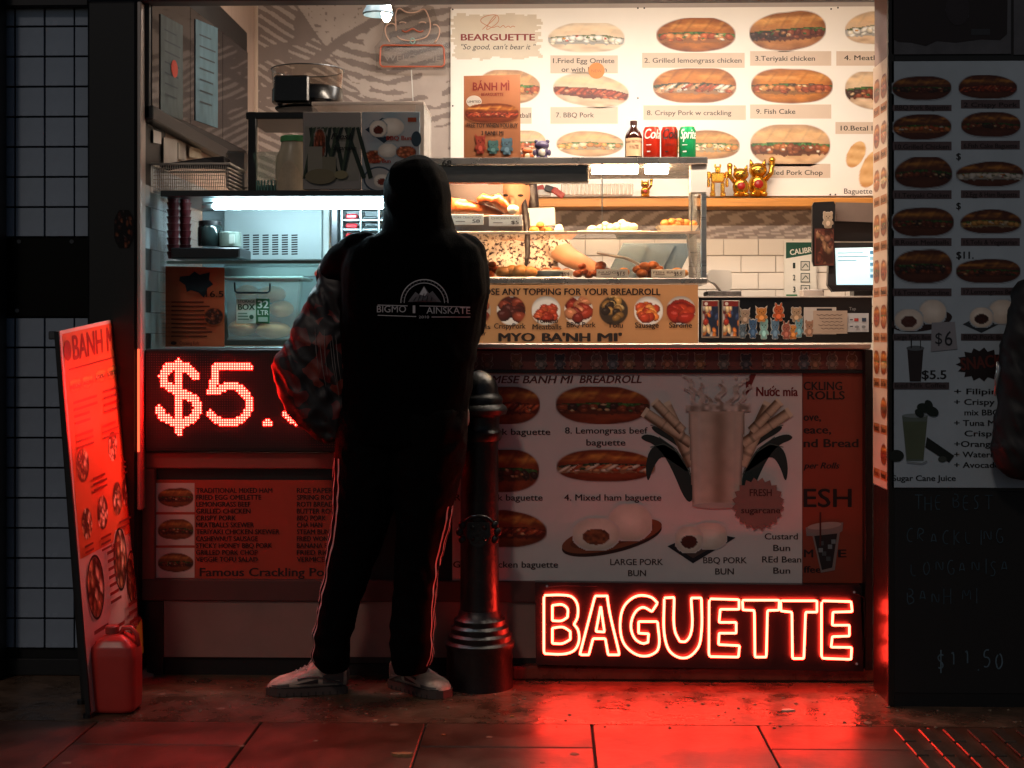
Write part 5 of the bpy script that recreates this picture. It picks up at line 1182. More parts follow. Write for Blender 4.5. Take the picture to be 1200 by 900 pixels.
# price tags
TAGS = [(529, 251, 566.5, 263.5, .040, 'PORK CRACKLING', 'S8', 'white price tag reading S8 clipped at the far left of the upper shelf'), (573, 252, 612, 265, .040, 'CHICKEN ROLL', '$5', 'second white price tag on the upper shelf, under the curled crackling'),
        (635, 316, 671, 326, .16, 'BREAD ROLL', '$5.5', 'cream price tag beside the blue dish on the case floor'), (699, 315.5, 736, 325.5, .16, 'NUGGETS', '$1.5', 'middle white price tag on the case floor'), (763, 315.5, 803, 325.5, .16, 'FISH BALLS', '$5.5', 'rightmost white price tag on the case floor')]
for (x0, y0, x1, y1, Y, a, b_, lab) in TAGS:
    t_ = thing('price_tag', lab, 'price tag', W((x0 + x1) / 2, y1, Y), 'price tags in the display case')
    MB().pbox(x0, y0, x1, y1, Y, Y + .003, .001).build('tag_card', mat('tag_white', C(0xdcd4c8), .5), t_)
    q = Pic(PY(Y)).rect(x0 + 1.5, y0 + 1.5, x1 - 1.5, y1 - 1.5, C(0xe3dacb)); q.text(a, x0 + 2.5, y0 + 5, x1 - 3, 2.4, C(0x5a4a40)).text(b_, x1 - 13, y1 - 2.5, x1 - 4, 3.8, C(0x4a3428), bold=.03).line([(x0 + 5, y1 - 4), (x0 + 16, y1 - 4)], 1, C(0x8a7a70)); q.build('tag_print', t_)
YOFF = 0.0
YR = YK - .10; o = W(706, 230.6, YR)
t_ = thing('ribbed_tub', 'clear ribbed plastic tub on the wooden ledge seen through the display case', 'tub', o); b = MB(); x0, x1 = W(657, 230, YR).x, W(742, 230, YR).x; zz = W(700, 216, YR).z
b.box((x0, YR - .03, o.z + .006), (x1, YR + .05, zz), .004); b.build('tub_body', mat('tub_plastic', C(0xd8c4a8), .3, alpha=.45), t_)
b = MB()
for k in range(18): xx = x0 + (x1 - x0) * (k + .5) / 18; b.cyl((xx, YR - .032, o.z + .008), (xx, YR - .032, zz - .004), .0035, n=6)
b.build('rib', mat('tub_rib', C(0xe8dccb), .3), t_)['kind'] = 'stuff'
o = W(634, 230.6, YR); t_ = thing('snack_packets', 'pile of dark and red snack packets on the ledge behind the case', 'packets', o)
for k in range(5): q_c = W(622 + k * 8, 226 - (k % 2) * 4, YR - .01 * k); MB().box(q_c + Vector((-.03, -.006, -.014)), q_c + Vector((.03, .006, .014)), .004, Matrix.Translation(q_c) @ Matrix.Rotation(.3 * (k - 2), 4, 'Y') @ Matrix.Translation(-q_c)).build('packet', mat('packet_%d' % (k % 3), C([0x2c2826, 0x9c2c1c, 0xb8b0a4][k % 3]), .4), t_)
lucky_cat(756, 230.6, 20 / s1, 'tiny golden cat on the ledge seen through the display case glass', YR, 1)
t_ = thing('steel_tray_rack', 'slanted blue grey steel trays behind the display case', 'tray rack', W(760, 330, 1.2))
for k, (xa, xb) in enumerate(((716, 748), (742, 778), (770, 800))): MB().prism([W(xa + 14, 285, 1.2 + .03 * k), W(xb + 14, 285, 1.2 + .03 * k), W(xb - 12, 336, 1.2 + .03 * k), W(xa - 12, 336, 1.2 + .03 * k)], (0, .006, 0)).build('steel_tray', mat('tray_bluish', C(0x9fb0b8), .22, .8), t_)
YOFF = .40
b = MB(); b.tube([W(700, 296, .44), W(735, 303, .38), W(765, 318, .28)], .006, 8); b.build('serving_tongs', STEEL); tag(bpy.data.objects['serving_tongs'], 'long steel tongs reaching into the rear of the display case', 'tongs')
t_ = MB().prism([W(618, 244, .52), W(650, 243, .52), W(651, 264, .52), W(617, 265, .52)], (0, .003, 0)).build('order_slip', mat('slip_white', C(0xcfd0ca), .6)); tag(t_, 'plain whitish slip hanging behind the display case beside the worker', 'paper slip')
YOFF = 0.0
# rear work bench behind the case
t_ = thing('work_bench', 'steel work bench along the back wall behind the counter', 'bench', (.3, YB - .35, 0))
MB().box((XL + .4, YB - .56, .86), (XR - .05, YB - .012, .90), .004).build('bench_top', STEEL, t_); MB().box((XL + .42, YB - .5, .01), (XR - .08, YB - .03, .859)).build('bench_body', STEELD, t_)

YOFF = .40
# ---------------------------------------------------------------- on the slab
zsl = zS1
YBm = .03
t_ = thing('banh_mi_poster', 'brown standing poster reading BÁNH MÌ on top of the display case', 'poster', (W(577, 182, YBm).x, YBm, zsl))
bb = C(0x8a5230)
MB().prism([W(543.5, 89, YBm), W(609.5, 87.5, YBm), (W(610, 183, YBm).x, YBm, zsl + .0005), (W(543.5, 183, YBm).x, YBm, zsl + .0005)], (0, .005, 0)).build('poster_board', mat('poster_brown', bb, .5, noise=.12, scale=5), t_)
q = Pic(PY(YBm)); RD = C(0x6c0e08)
q.text('BÁNH MÌ', 554, 106, 597, 9.2, RD, bold=.035).text('BEARGUETTE', 564, 112.5, 590, 3.6, RD, bold=.02).ell(555.5, 119, 9, 7, C(0xb0a49a)).text('LIMITED', 548, 120.5, 563.5, 2.6, C(0x3a2c28), bold=.02)
q.grid(545, 121, 608, 145, 70, 30, baguette(bb, 'pork', 0x9c5024, seed=30, dim=.7)); q.text('FREE TOY WHEN YOU BUY', 547, 149.5, 607, 4.8, C(0x1c0e0c), bold=.035).text('3 BANH MI', 564, 158.5, 590, 4.8, C(0x1c0e0c), bold=.035); q.build('poster_print', t_)
for i, (x, y, w, h, c_) in enumerate(((563, 169, 15, 22, 0x8a3020), (578, 172, 16, 16, 0x3c5c5a), (594, 171, 17, 20, 0x49606c))): critter(x, y, w, h, C(c_), C(c_), PY(YBm), t_, o=.0012, seed=i + 77)
# small bear toy
o = W(635, 183, .05); o.z = zsl; u = 1 / pxm(.05)
def toy(o, u, lab, body, belly):
    t_ = thing('small_bear_toy', lab, 'toy', o)
    b = MB(); b.ball(o + Vector((0, 0, 9 * u)), (8 * u, 6 * u, 9 * u), 3); b.ball(o + Vector((0, -1 * u, 17 * u)), (9 * u, 6.5 * u, 6 * u), 3)
    for k in (-1, 1): b.ball(o + Vector((k * 7 * u, 0, 22 * u)), 2.6 * u, 2); b.ball(o + Vector((k * 9 * u, -2 * u, 8 * u)), (2.5 * u, 2.5 * u, 4 * u), 2); b.ball(o + Vector((k * 4.5 * u, -3 * u, 2 * u)), (3 * u, 4 * u, 2 * u), 2)
    b.build('bear_body', mat('toy_%s' % cat_(lab), body, .35), t_, smooth=True)
    b = MB(); b.ball(o + Vector((0, -3.5 * u, 8 * u)), (5 * u, 3.5 * u, 6 * u), 2); b.build('belly', mat('toy_belly_%s' % cat_(lab), belly, .4), t_, smooth=True)
def cat_(s): return s.split()[0]
toy(o, u * .95, 'purple and white bear toy on the display case next to the brown poster', C(0x4c3f5c), C(0xc8bcae))
o2 = W(618, 183, .10); o2.z = zsl; toy(o2, u * .7, 'orange little bear toy half hidden behind the brown poster', C(0xc06030), C(0xe0c8a0))
# bottle and cans
o = Vector((W(742.5, 183, .06).x, .06, zsl)); u = 1 / pxm(.06)
t_ = thing('sauce_bottle', 'dark amber bottle with cream label left of the red cans', 'bottle', o)
b = MB(); b.lathe(o, [(9.6 * u, 0), (10.2 * u, 1.5 * u), (10.2 * u, 26 * u), (8.5 * u, 31 * u), (4.4 * u, 37 * u), (3.6 * u, 40 * u)], 28); b.build('bottle_glass', mat('amber_glass', C(0x2c120a), .06, coat=.5), t_, autos=True)
b = MB(); b.lathe(o + Vector((0, 0, 40.1 * u)), [(4.2 * u, 0), (4.2 * u, 4.5 * u), (3.6 * u, 5 * u)], 20); b.build('cap', mat('cap_brown', C(0x3a1c14), .4), t_, autos=True)
def wrap(o, r, z0, z1, a0, a1, fn, name, parent, m=None, n=22, k=20):
    """printed label wrapped round a cylinder; fn(U,V)->rgb"""
    U, Vv = np.meshgrid(np.linspace(-1, 1, n + 1), np.linspace(1, -1, k + 1)); rgb = fn(U, Vv); V = []; Cc = []
    for j in range(k + 1):
        for i in range(n + 1):
            a = a0 + (a1 - a0) * i / n; V.append((o.x + r * math.sin(a), o.y - r * math.cos(a), o.z + z1 + (z0 - z1) * j / k)); Cc.append(rgb[j, i])
    q = Pic(PY(0)); q.V = V; q.C = [tuple(c) for c in Cc]; q.F = [(j * (n + 1) + i, j * (n + 1) + i + 1, (j + 1) * (n + 1) + i + 1, (j + 1) * (n + 1) + i) for j in range(k) for i in range(n)]
    return q.build(name, parent, m)
wrap(o, 10.4 * u, 3 * u, 24 * u, -1.1, 1.1, lambda U, V: mix(np.broadcast_to(nc(0xd8b48c), U.shape + (3,)), nc(0x6a3420), ((np.abs(V) < .25) & (np.abs(U) < .5) | (np.abs(V - .6) < .1)) * noise(U, V, 7, 4)), 'label', t_)
class PC:
    """plane wrapped round an upright cylinder, addressed in photo pixels about the axis"""
    def __init__(s, o, r, px): s.o, s.r, s.px = o, r, px
    def pt(s, x, y, of=0.):
        a = max(-1.45, min(1.45, (x - s.px) * u / s.r)); z = W(x, y, s.o.y).z
        return Vector((s.o.x + (s.r + of) * math.sin(a), s.o.y - (s.r + of) * math.cos(a), z))
def can(px, col, word, wcol, lab, sh=.25):
    o = Vector((W(px, 183, .05).x, .05, zsl)); t_ = thing('soda_can', lab, 'can', o, 'soda cans on the display case'); r = 9.9 * u
    b = MB(); b.lathe(o, [(r * .82, 0), (r * .86, .8 * u), (r, 3 * u), (r, 32.5 * u), (r * .84, 36 * u), (r * .84, 36.8 * u), (r * .78, 36.2 * u)], 30); b.build('can_body', mat('can_%s' % word + str(px), col, .25, .35), t_, autos=True)
    b = MB(); b.lathe(o + Vector((0, 0, 35.5 * u)), [(r * .76, 0), (r * .76, .5 * u)], 24); b.build('lid', STEEL, t_)
    q = Pic(PC(o, r + .0003, px)); q.text(word, px - 9.5, 163.5, px + 11.5, 11, wcol, bold=.04, shear=.3); q.text('ZERO', px - 6, 172, px + 5, 2.4, wcol) if px == 784.5 else q.rect(px - 7, 170.5, px - 1, 171.3, wcol); q.rect(px - 6, 178, px - 2, 179.4, wcol); q.build('logo', t_)
can(763.5, C(0xc8301c), 'Cola', C(0xe8dcd0), 'bright red cola can with white script, next to the bottle')
can(784.5, C(0xb02a18), 'Cola', C(0x2a0c0c), 'red cola can with dark script in the middle of the three')
can(805.5, C(0x1e9c5c), 'Sprite', C(0xe8e8e0), 'green lemonade can at the right of the three')
q = Pic(PY(-.0125)).text('68', 518, 194.5, 529.5, 6.6, C(0x0c0a0a), bold=.04); q.build('shelf_number', dc, PRINTM)

# ================================================================ till corner
t_ = thing('till_monitor', 'black till monitor showing a pale blue screen', 'monitor', W(996, 348, .10))
MB().prism([W(972, 284, .12), W(1032, 284, .12), W(1032, 340, .08), W(976, 342, .08), (W(970, 334, .08))], (0, .03, 0)).build('monitor_body', BLACKPL, t_)
q = PQ(W(978.5, 291, .114), W(1032, 290, .114), W(980, 334, .079), W(1032, 334, .079), 54, 44)
if q.n.y > 0: q.n = -q.n
s_ = Pic(q, .002).grid(0, 0, 54, 44, 20, 14, lambda U, V: (mix(np.broadcast_to(nc(0xb8dce6), U.shape + (3,)), nc(0xd8f0f4), (V + 1) / 2), np.ones(U.shape, bool)))
for i, w_ in enumerate((30, 36, 22)): s_.line([(3, 6 + i * 4.5), (3 + w_, 6 + i * 4.5)], .8, C(0x5c8490))
for i in range(5): s_.rect(41, 4 + i * 7, 50, 8 + i * 7, C(0x7faab8 if i % 2 else 0x4c7c98))
s_.build('screen', t_, print_mat('till_screen', .2, .5, .02, emit=.75))
MB().box((W(1000, 348, .1).x, .09, W(0, 348, .1).z), (W(1022, 348, .1).x, .16, W(0, 338, .1).z)).build('stand', BLACKPL, t_)
t_ = thing('card_terminal', 'black card terminal back with a sticker and hanging trading pack left of the till screen', 'terminal', W(965, 312, .09))
MB().prism([W(954, 237, .09), W(977, 236, .09), W(979, 240, .09), W(977, 311, .08), (W(954, 312, .08)), W(952, 306, .08), W(952, 241, .09)], (0, .018, 0)).build('terminal_body', BLACKPL, t_)
critter(970, 257, 15, 20, C(0xa89078), C(0xb8a898), PY(.078), t_, seed=91)
q = Pic(PY(.0785)).rect(954.5, 268, 977, 311, C(0x5a2c22)).grid(956, 270, 976, 309, 20, 36, lambda U, V: (foodfn(C(0), [0x6a3424, 0x8a5a44, 0x3c2428, 0x9c7050], 44, 5)(U * .6, V * .6)[0] * .8, np.ones(U.shape, bool))); q.build('hanging_pack', t_)
t_ = MB().prism([W(979, 237, .12), W(1032, 238, .12), W(1032, 261, .12), W(979, 259, .12)], (0, .004, 0)).build('cardboard_sign', mat('cardboard', C(0x6d5a50), .8, noise=.1, scale=10)); tag(t_, 'blank brown cardboard sheet above the till screen', 'cardboard')
t_ = MB().pbox(977, 259, 1032, 283, .14, .16).build('printer_back', BLACKPL); tag(t_, 'black backing panel between the cardboard and the till screen', 'panel')
YOFF = 0.0
YG = YB - .03
t_ = thing('instruction_poster', 'white and green numbered instruction poster leaning on the back tiles', 'poster', W(940, 347, YG))
MB().pbox(919, 282, 957, 350, YG, YG + .008, .001).build('poster_board', mat('poster_frame_white', C(0xd0c8bc), .5), t_)
q = Pic(PY(YG)).rect(921, 284, 956, 349, C(0xd8d0c4)).poly([(921, 284), (956, 284), (956, 297), (921, 303)], C(0x1e4a3a)); q.text('CALIBRATE', 926, 299, 966, 6.2, C(0xd8d0c4), bold=.04, rot=-8)
for i, s2 in enumerate('123'): q.text(s2, 929, 314.5 + i * 14, 932, 6.5, C(0x1c2a28), bold=.04).rect(938, 306 + i * 14, 949, 317 + i * 14, C(0x3a4440)).rect(939, 307 + i * 14, 948, 316 + i * 14, C(0xc0b8ac)).line([(940, 314 + i * 14), (944, 309 + i * 14), (947, 313 + i * 14)], 1, C(0x3a4440))
q.rect(921, 345, 934, 349, C(0x2f7048)); q.build('poster_print', t_, PRINTM)
YOFF = .40
t_ = thing('napkin_dispenser', 'white curved napkin holder glowing beside the display case', 'napkin holder', W(845, 341, .20))
MB().prism([W(x, y, .20) for x, y in ((829, 322), (833, 316), (856, 316), (858, 322), (858, 336), (854, 342), (846, 341), (838, 332), (829, 328))], (0, .08, 0)).build('holder', mat('napkin_white', C(0xe8e0d4), .45), t_)
t_ = MB().pbox(829, 341, 869, 347.5, .10, .24, .003).build('knitted_mat_box', mat('dark_weave', C(0x4c4644), .7, noise=.5, scale=80)); tag(t_, 'low dark woven box behind the card packs', 'box')
t_ = MB().pbox(941, 339, 966, 348, .12, .2, .004).build('paper_roll_box', mat('roll_box', C(0xa89c94), .4)); tag(t_, 'small pale device with dark sides below the instruction poster', 'device')
YOFF = 0.0
# ================================================================ BODIES
class Body:
    """overlapping rings and tapered limbs fused into one skin by a voxel remesh"""
    def __init__(s): s.mb = MB()
    def loft(s, rings, n=28, ex=2.4):
        """rings: (centre Vector, half width x, half depth y)"""
        bm = s.mb.bm; R_ = []
        for c, a, b in rings:
            L = []
            for i in range(n):
                t = 2 * math.pi * i / n; ct, st = math.cos(t), math.sin(t)
                L.append(bm.verts.new(c + Vector((a * math.copysign(abs(ct) ** (2 / ex), ct), b * math.copysign(abs(st) ** (2 / ex), st), 0))))
            R_.append(L)
        for A, B in zip(R_, R_[1:]):
            for i in range(n): bm.faces.new((A[i], A[(i + 1) % n], B[(i + 1) % n], B[i]))
        bm.faces.new(R_[0][::-1]); bm.faces.new(R_[-1]); return s
    def pxloft(s, rows, Y, n=28, ex=2.4):
        """rows: (py, xl, xr, half depth[, dY]) measured on the photo at depth Y"""
        r = []
        for q in rows:
            yy = Y + (q[4] if len(q) > 4 else 0); a, b = W(q[1], q[0], yy), W(q[2], q[0], yy); r.append(((a + b) / 2, (b.x - a.x) / 2, q[3]))
        return s.loft(r, n, ex)
    def limb(s, pts, rad):
        pts = [Vector(p) for p in pts]
        for p, q, a, b in zip(pts, pts[1:], rad, rad[1:]): s.mb.cyl(p, q, a, b, 14)
        for p, a in zip(pts, rad): s.mb.ball(p, a, 2)
        return s
    def ball(s, c, r, M=None): s.mb.ball(c, r, 3, M=M); return s
    def build(s, name, m, parent, vox=.008, smooth=3, fold=0., fs=(9, 9, 4), seed=0, fine=0.):
        bm = s.mb.bm; bmesh.ops.recalc_face_normals(bm, faces=bm.faces)
        me = bpy.data.meshes.new(name); bm.to_mesh(me); bm.free(); o = bpy.data.objects.new('tmp', me); COL.objects.link(o)
        md = o.modifiers.new('r', 'REMESH'); md.mode = 'VOXEL'; md.voxel_size = vox
        if smooth: sm = o.modifiers.new('s', 'SMOOTH'); sm.iterations = smooth; sm.factor = .5
        dg = bpy.context.evaluated_depsgraph_get(); ne = bpy.data.meshes.new_from_object(o.evaluated_get(dg)); bpy.data.objects.remove(o); bpy.data.meshes.remove(me)
        n = len(ne.vertices); co = np.empty(n * 3); ne.vertices.foreach_get('co', co); co = co.reshape(-1, 3)
        no = np.empty(n * 3); ne.vertices.foreach_get('normal', no); no = no.reshape(-1, 3)
        if fold:
            wv = noise(co[:, 0] + .3 * co[:, 2], co[:, 2] * .6 + co[:, 1] * .5, fs[0], seed) + .5 * noise(co[:, 0] + co[:, 1], co[:, 2], fs[1] * 2, seed + 1) + .6 * (1 - np.abs(2 * noise(co[:, 0] * 1.2 + co[:, 2] * .5, co[:, 2] * .8 - co[:, 1], fs[2] * 2, seed + 2) - 1))
            co = co + no * ((wv - 1.0) * fold)[:, None]
        ne.vertices.foreach_set('co', co.ravel()); ne.name = name
        return link_mesh(name, ne, m, parent, True)
def hand(b, palm, d, up, side, s=1., curl=.9):
    """palm + four fingers + thumb as limbs; d = finger direction, up = back of the hand normal"""
    palm, d, up = Vector(palm), Vector(d).normalized(), Vector(up).normalized(); sd = d.cross(up).normalized() * side
    M = Matrix((sd, d, up)).transposed()
    b.ball(palm, (.040 * s, .046 * s, .017 * s), M.to_4x4())
    for i, (o_, L) in enumerate(((-.028, .062), (-.010, .074), (.009, .070), (.027, .055))):
        p = palm + sd * (o_ * s) + d * (.038 * s); q = [p]; a = .25
        for k, f in enumerate((.42, .32, .26)):
            a += curl * .75; p = p + (d * math.cos(a) - up * math.sin(a)) * L * s * f; q.append(p)
        b.limb(q, [.0092 * s, .0085 * s, .0078 * s, .0068 * s])
    t0 = palm - sd * (.034 * s) - d * (.012 * s)
    b.limb([t0, t0 + (-sd * .6 + d * .7 - up * .35).normalized() * .034 * s, t0 + (-sd * .25 + d * .9 - up * .55).normalized() * .062 * s], [.0115 * s, .0098 * s, .0082 * s])

# ---------------------------------------------------------------- customer in the black hoodie
YC_ = -.25
HOOD = mat('black_hoodie_cloth', C(0x040405), .95, noise=.15, scale=20, bump=.4, bscale=220, spec=.05)
TROU = mat('black_track_cloth', C(0x040405), .85, bump=.3, bscale=180, spec=.08)
SKIN = mat('skin', C(0xa8735a), .5, noise=.08, scale=12)
SKINW = mat('skin_warm', C(0xc48a66), .5, noise=.08, scale=10)
cu = thing('person', 'person seen from behind in a black hoodie and striped track trousers leaning on the counter', 'person', WG(440, 812).to_tuple())
H = lambda x, y, dy=0: W(x, y, YC_ + dy)
b = Body()
b.pxloft([(786, 380, 402, .035, .02), (700, 388, 422, .05), (560, 405, 456, .07), (520, 412, 462, .07)], YC_ + .01); b.pxloft([(790, 466, 492, .035, -.02), (700, 468, 504, .05), (560, 476, 530, .07), (520, 474, 530, .07)], YC_ + .01)
b.pxloft([(525, 416, 528, .07), (480, 414, 536, .10), (400, 415, 545, .115), (330, 418, 545, .115), (292, 428, 540, .10), (276, 455, 520, .07), (262, 466, 510, .055), (240, 466, 512, .06)], YC_)
b.ball(H(489, 224, .012), (.078, .095, .112)); b.ball(H(489, 232, .108), (.012, .02, .022)); b.ball(H(489, 240, .095), (.035, .03, .05))
b.limb([H(428, 296), H(398, 322, .06), H(388, 312, .17)], [.055, .042, .028]); b.limb([H(545, 296), H(551, 372, .01), H(520, 396, .19)], [.055, .042, .028])
hand(b, H(391, 316, .17), (-.1, .8, .2), (0, -.2, 1), 1, 1., .7); hand(b, H(512, 396.5, .22), (-.5, .8, .0), (0, 0, 1), -1, 1., .15)
b.build('body', SKIN, cu, .006, 2)
b = Body()   # hoodie: hood, trunk and sleeves in one skin
b.pxloft([(182.5, 482, 492, .02, .02), (185, 474, 502, .05, .02), (191, 463, 513, .09, .015), (201, 455, 520.5, .115, .01), (216, 450.5, 525, .13), (234, 449, 526.5, .135), (250, 450, 528, .13), (262, 450, 530, .12), (272, 449, 532, .115), (280, 432, 544, .12)], YC_, ex=2.2)
b.pxloft([(268, 455, 528, .09), (275, 444, 536, .105), (283, 424, 551, .12), (292, 410, 562, .135), (310, 403, 568, .148), (345, 401, 569, .155), (390, 403, 562, .155), (430, 404, 555, .15), (470, 402, 548, .148), (500, 399, 545, .145), (512, 401, 543, .14), (520, 404, 541, .135)], YC_, ex=2.7)
b.limb([H(424, 296), H(399, 312, .04), H(391, 326, .07), H(387, 314, .16)], [.066, .056, .052, .036])
b.limb([H(545, 300), H(553, 345, .0), H(550, 380, .03), H(524, 394, .17)], [.066, .052, .050, .034])
b.build('hoodie', HOOD, cu, .0065, 2, fold=.012, fs=(8, 10, 7), seed=3)
b = Body()
for q in ([(478, 401, 472, .12), (500, 398, 472, .125), (540, 393, 470, .115), (590, 391, 463, .10), (615, 388, 456, .095), (640, 385, 448, .088), (665, 381, 438, .084), (690, 377, 428, .08), (715, 372, 420, .08), (732, 370, 416, .082), (742, 366, 414, .084), (752, 369, 411, .078), (764, 366, 411, .08), (776, 372, 410, .068), (784, 379, 407, .055)],
          [(478, 462, 546, .12), (500, 458, 546, .125), (540, 460, 543, .115), (590, 464, 533, .10), (615, 464, 526, .095), (640, 463, 520, .088), (665, 462, 516, .084), (690, 461, 513, .08), (715, 460, 510, .08), (732, 458, 511, .082), (742, 460, 508, .084), (752, 458, 510, .078), (764, 460, 508, .08), (776, 461, 505, .068), (788, 463, 498, .055)]): b.pxloft(q, YC_ + (.0 if q[0][1] < 420 else -.02))
b.build('track_trousers', TROU, cu, .0075, 2, fold=.011, fs=(9, 12, 10), seed=8)
# three stripes down each outer seam, laid on the cloth
from mathutils.bvhtree import BVHTree
def skin_of(name):
    o = [c for c in cu.children if c.name.startswith(name)][0]
    return BVHTree.FromPolygons([v.co + ORG[cu.name] for v in o.data.vertices], [tuple(p.vertices) for p in o.data.polygons])
tb3 = skin_of('track_trousers')
def stripe(rows, side, ang):
    V = []; a = R(ang); d = Vector((side * math.cos(a), -math.sin(a), 0)); tg3 = Vector((-d.y, d.x, 0)); n = 90
    for k in range(n + 1):
        py = rows[0][0] + (rows[-1][0] - rows[0][0]) * k / n; cx = np.interp(py, [r[0] for r in rows], [r[1] for r in rows]); c = H(cx, py)
        row = []
        for w in (-.0034, .0034):
            o = c + tg3 * w + d * .4; h = tb3.ray_cast(o, -d)[0]; row.append((h if h else c + d * .07) + d * .0022)
        V += row
    mesh_obj('side_stripe', V, [(2 * i, 2 * i + 1, 2 * i + 3, 2 * i + 2) for i in range(n)], SW, cu)
SW = mat('stripe_white', C(0xb4acac), .6)
for a in (16, 31, 46): stripe([(535, 432), (600, 427), (640, 416), (690, 402), (740, 391), (772, 391)], -1, a); stripe([(590, 498), (640, 491), (690, 487), (740, 485), (776, 482)], 1, a)
# pale shirt hem showing at the right hip
b = Body(); b.pxloft([(478, 528, 548, .05), (492, 530, 548.5, .055), (504, 534, 546, .045)], YC_ - .0, ex=2); b.build('shirt_hem', mat('pale_shirt', C(0x5a504c), .8), cu, .006, 2, fold=.006, fs=(20, 20, 20))
# back print
pr_ = PY(YC_ - .168); PRN = print_mat('hoodie_print', .8, .2, .35); GC = C(0xd4d2d6)
q = Pic(pr_, .0)
q.line([(497 + 27.5 * math.cos(a), 355 - 27.5 * math.sin(a)) for a in np.linspace(0, math.pi, 24)], 1.1, GC); q.line([(497 + 23.5 * math.cos(a), 355 - 23.5 * math.sin(a)) for a in np.linspace(0, math.pi, 24)], .9, GC)
for i in range(19): a = math.pi * (i + .5) / 19; q.line([(497 + 24.5 * math.cos(a), 355 - 24.5 * math.sin(a)), (497 + 26.8 * math.cos(a), 355 - 26.8 * math.sin(a))], 1.1, C(0x5c5a5e))
q.poly([(478, 354), (487, 342), (491, 345), (497, 335), (503, 344), (507, 341), (517, 354)], C(0x7c7a80)); q.poly([(492, 345), (497, 336), (501, 343), (498, 347)], GC).poly([(482, 354), (489, 347), (496, 352), (505, 347), (513, 354)], C(0x6c6a6e))
for i in range(5): q.line([(485 + i * 5, 353), (488 + i * 4.6, 344 + abs(i - 2) * 2)], .8, C(0x2a282c))
q.text('BIGMO', 442, 366, 476, 7.6, GC, bold=.012).text('I', 484, 367, 487, 9, GC).text('AINSKATE', 500, 367.5, 550, 7.6, GC, bold=.012); q.line([(443, 357.5), (478, 358.5)], .9, GC).line([(492, 358.5), (550, 359.5)], .9, GC).line([(443, 369.5), (488, 371)], .9, GC).line([(506, 371.5), (550, 371.2)], .9, GC); q.text('2010', 491, 373, 503, 3, GC)
cu_print = q
V2 = []   # lay the print on the bulging back
hood_ob = [o for o in cu.children if o.name.startswith('hoodie')][0]
dgm = hood_ob.data; bv = BVHTree.FromPolygons([v.co + ORG[cu.name] for v in dgm.vertices], [tuple(p.vertices) for p in dgm.polygons])
def drape(p, off):
    h = bv.ray_cast(Vector((p.x, -1.5, p.z)), Vector((0, 1, 0)))[0]
    return Vector((p.x, (h.y if h else p.y) - off, p.z))
cu_print.V = [drape(Vector(v), .0028 + (-(v[1] + .168 + .25)) * 1.0) for v in cu_print.V]
cu_print.build('back_print', cu, PRN)
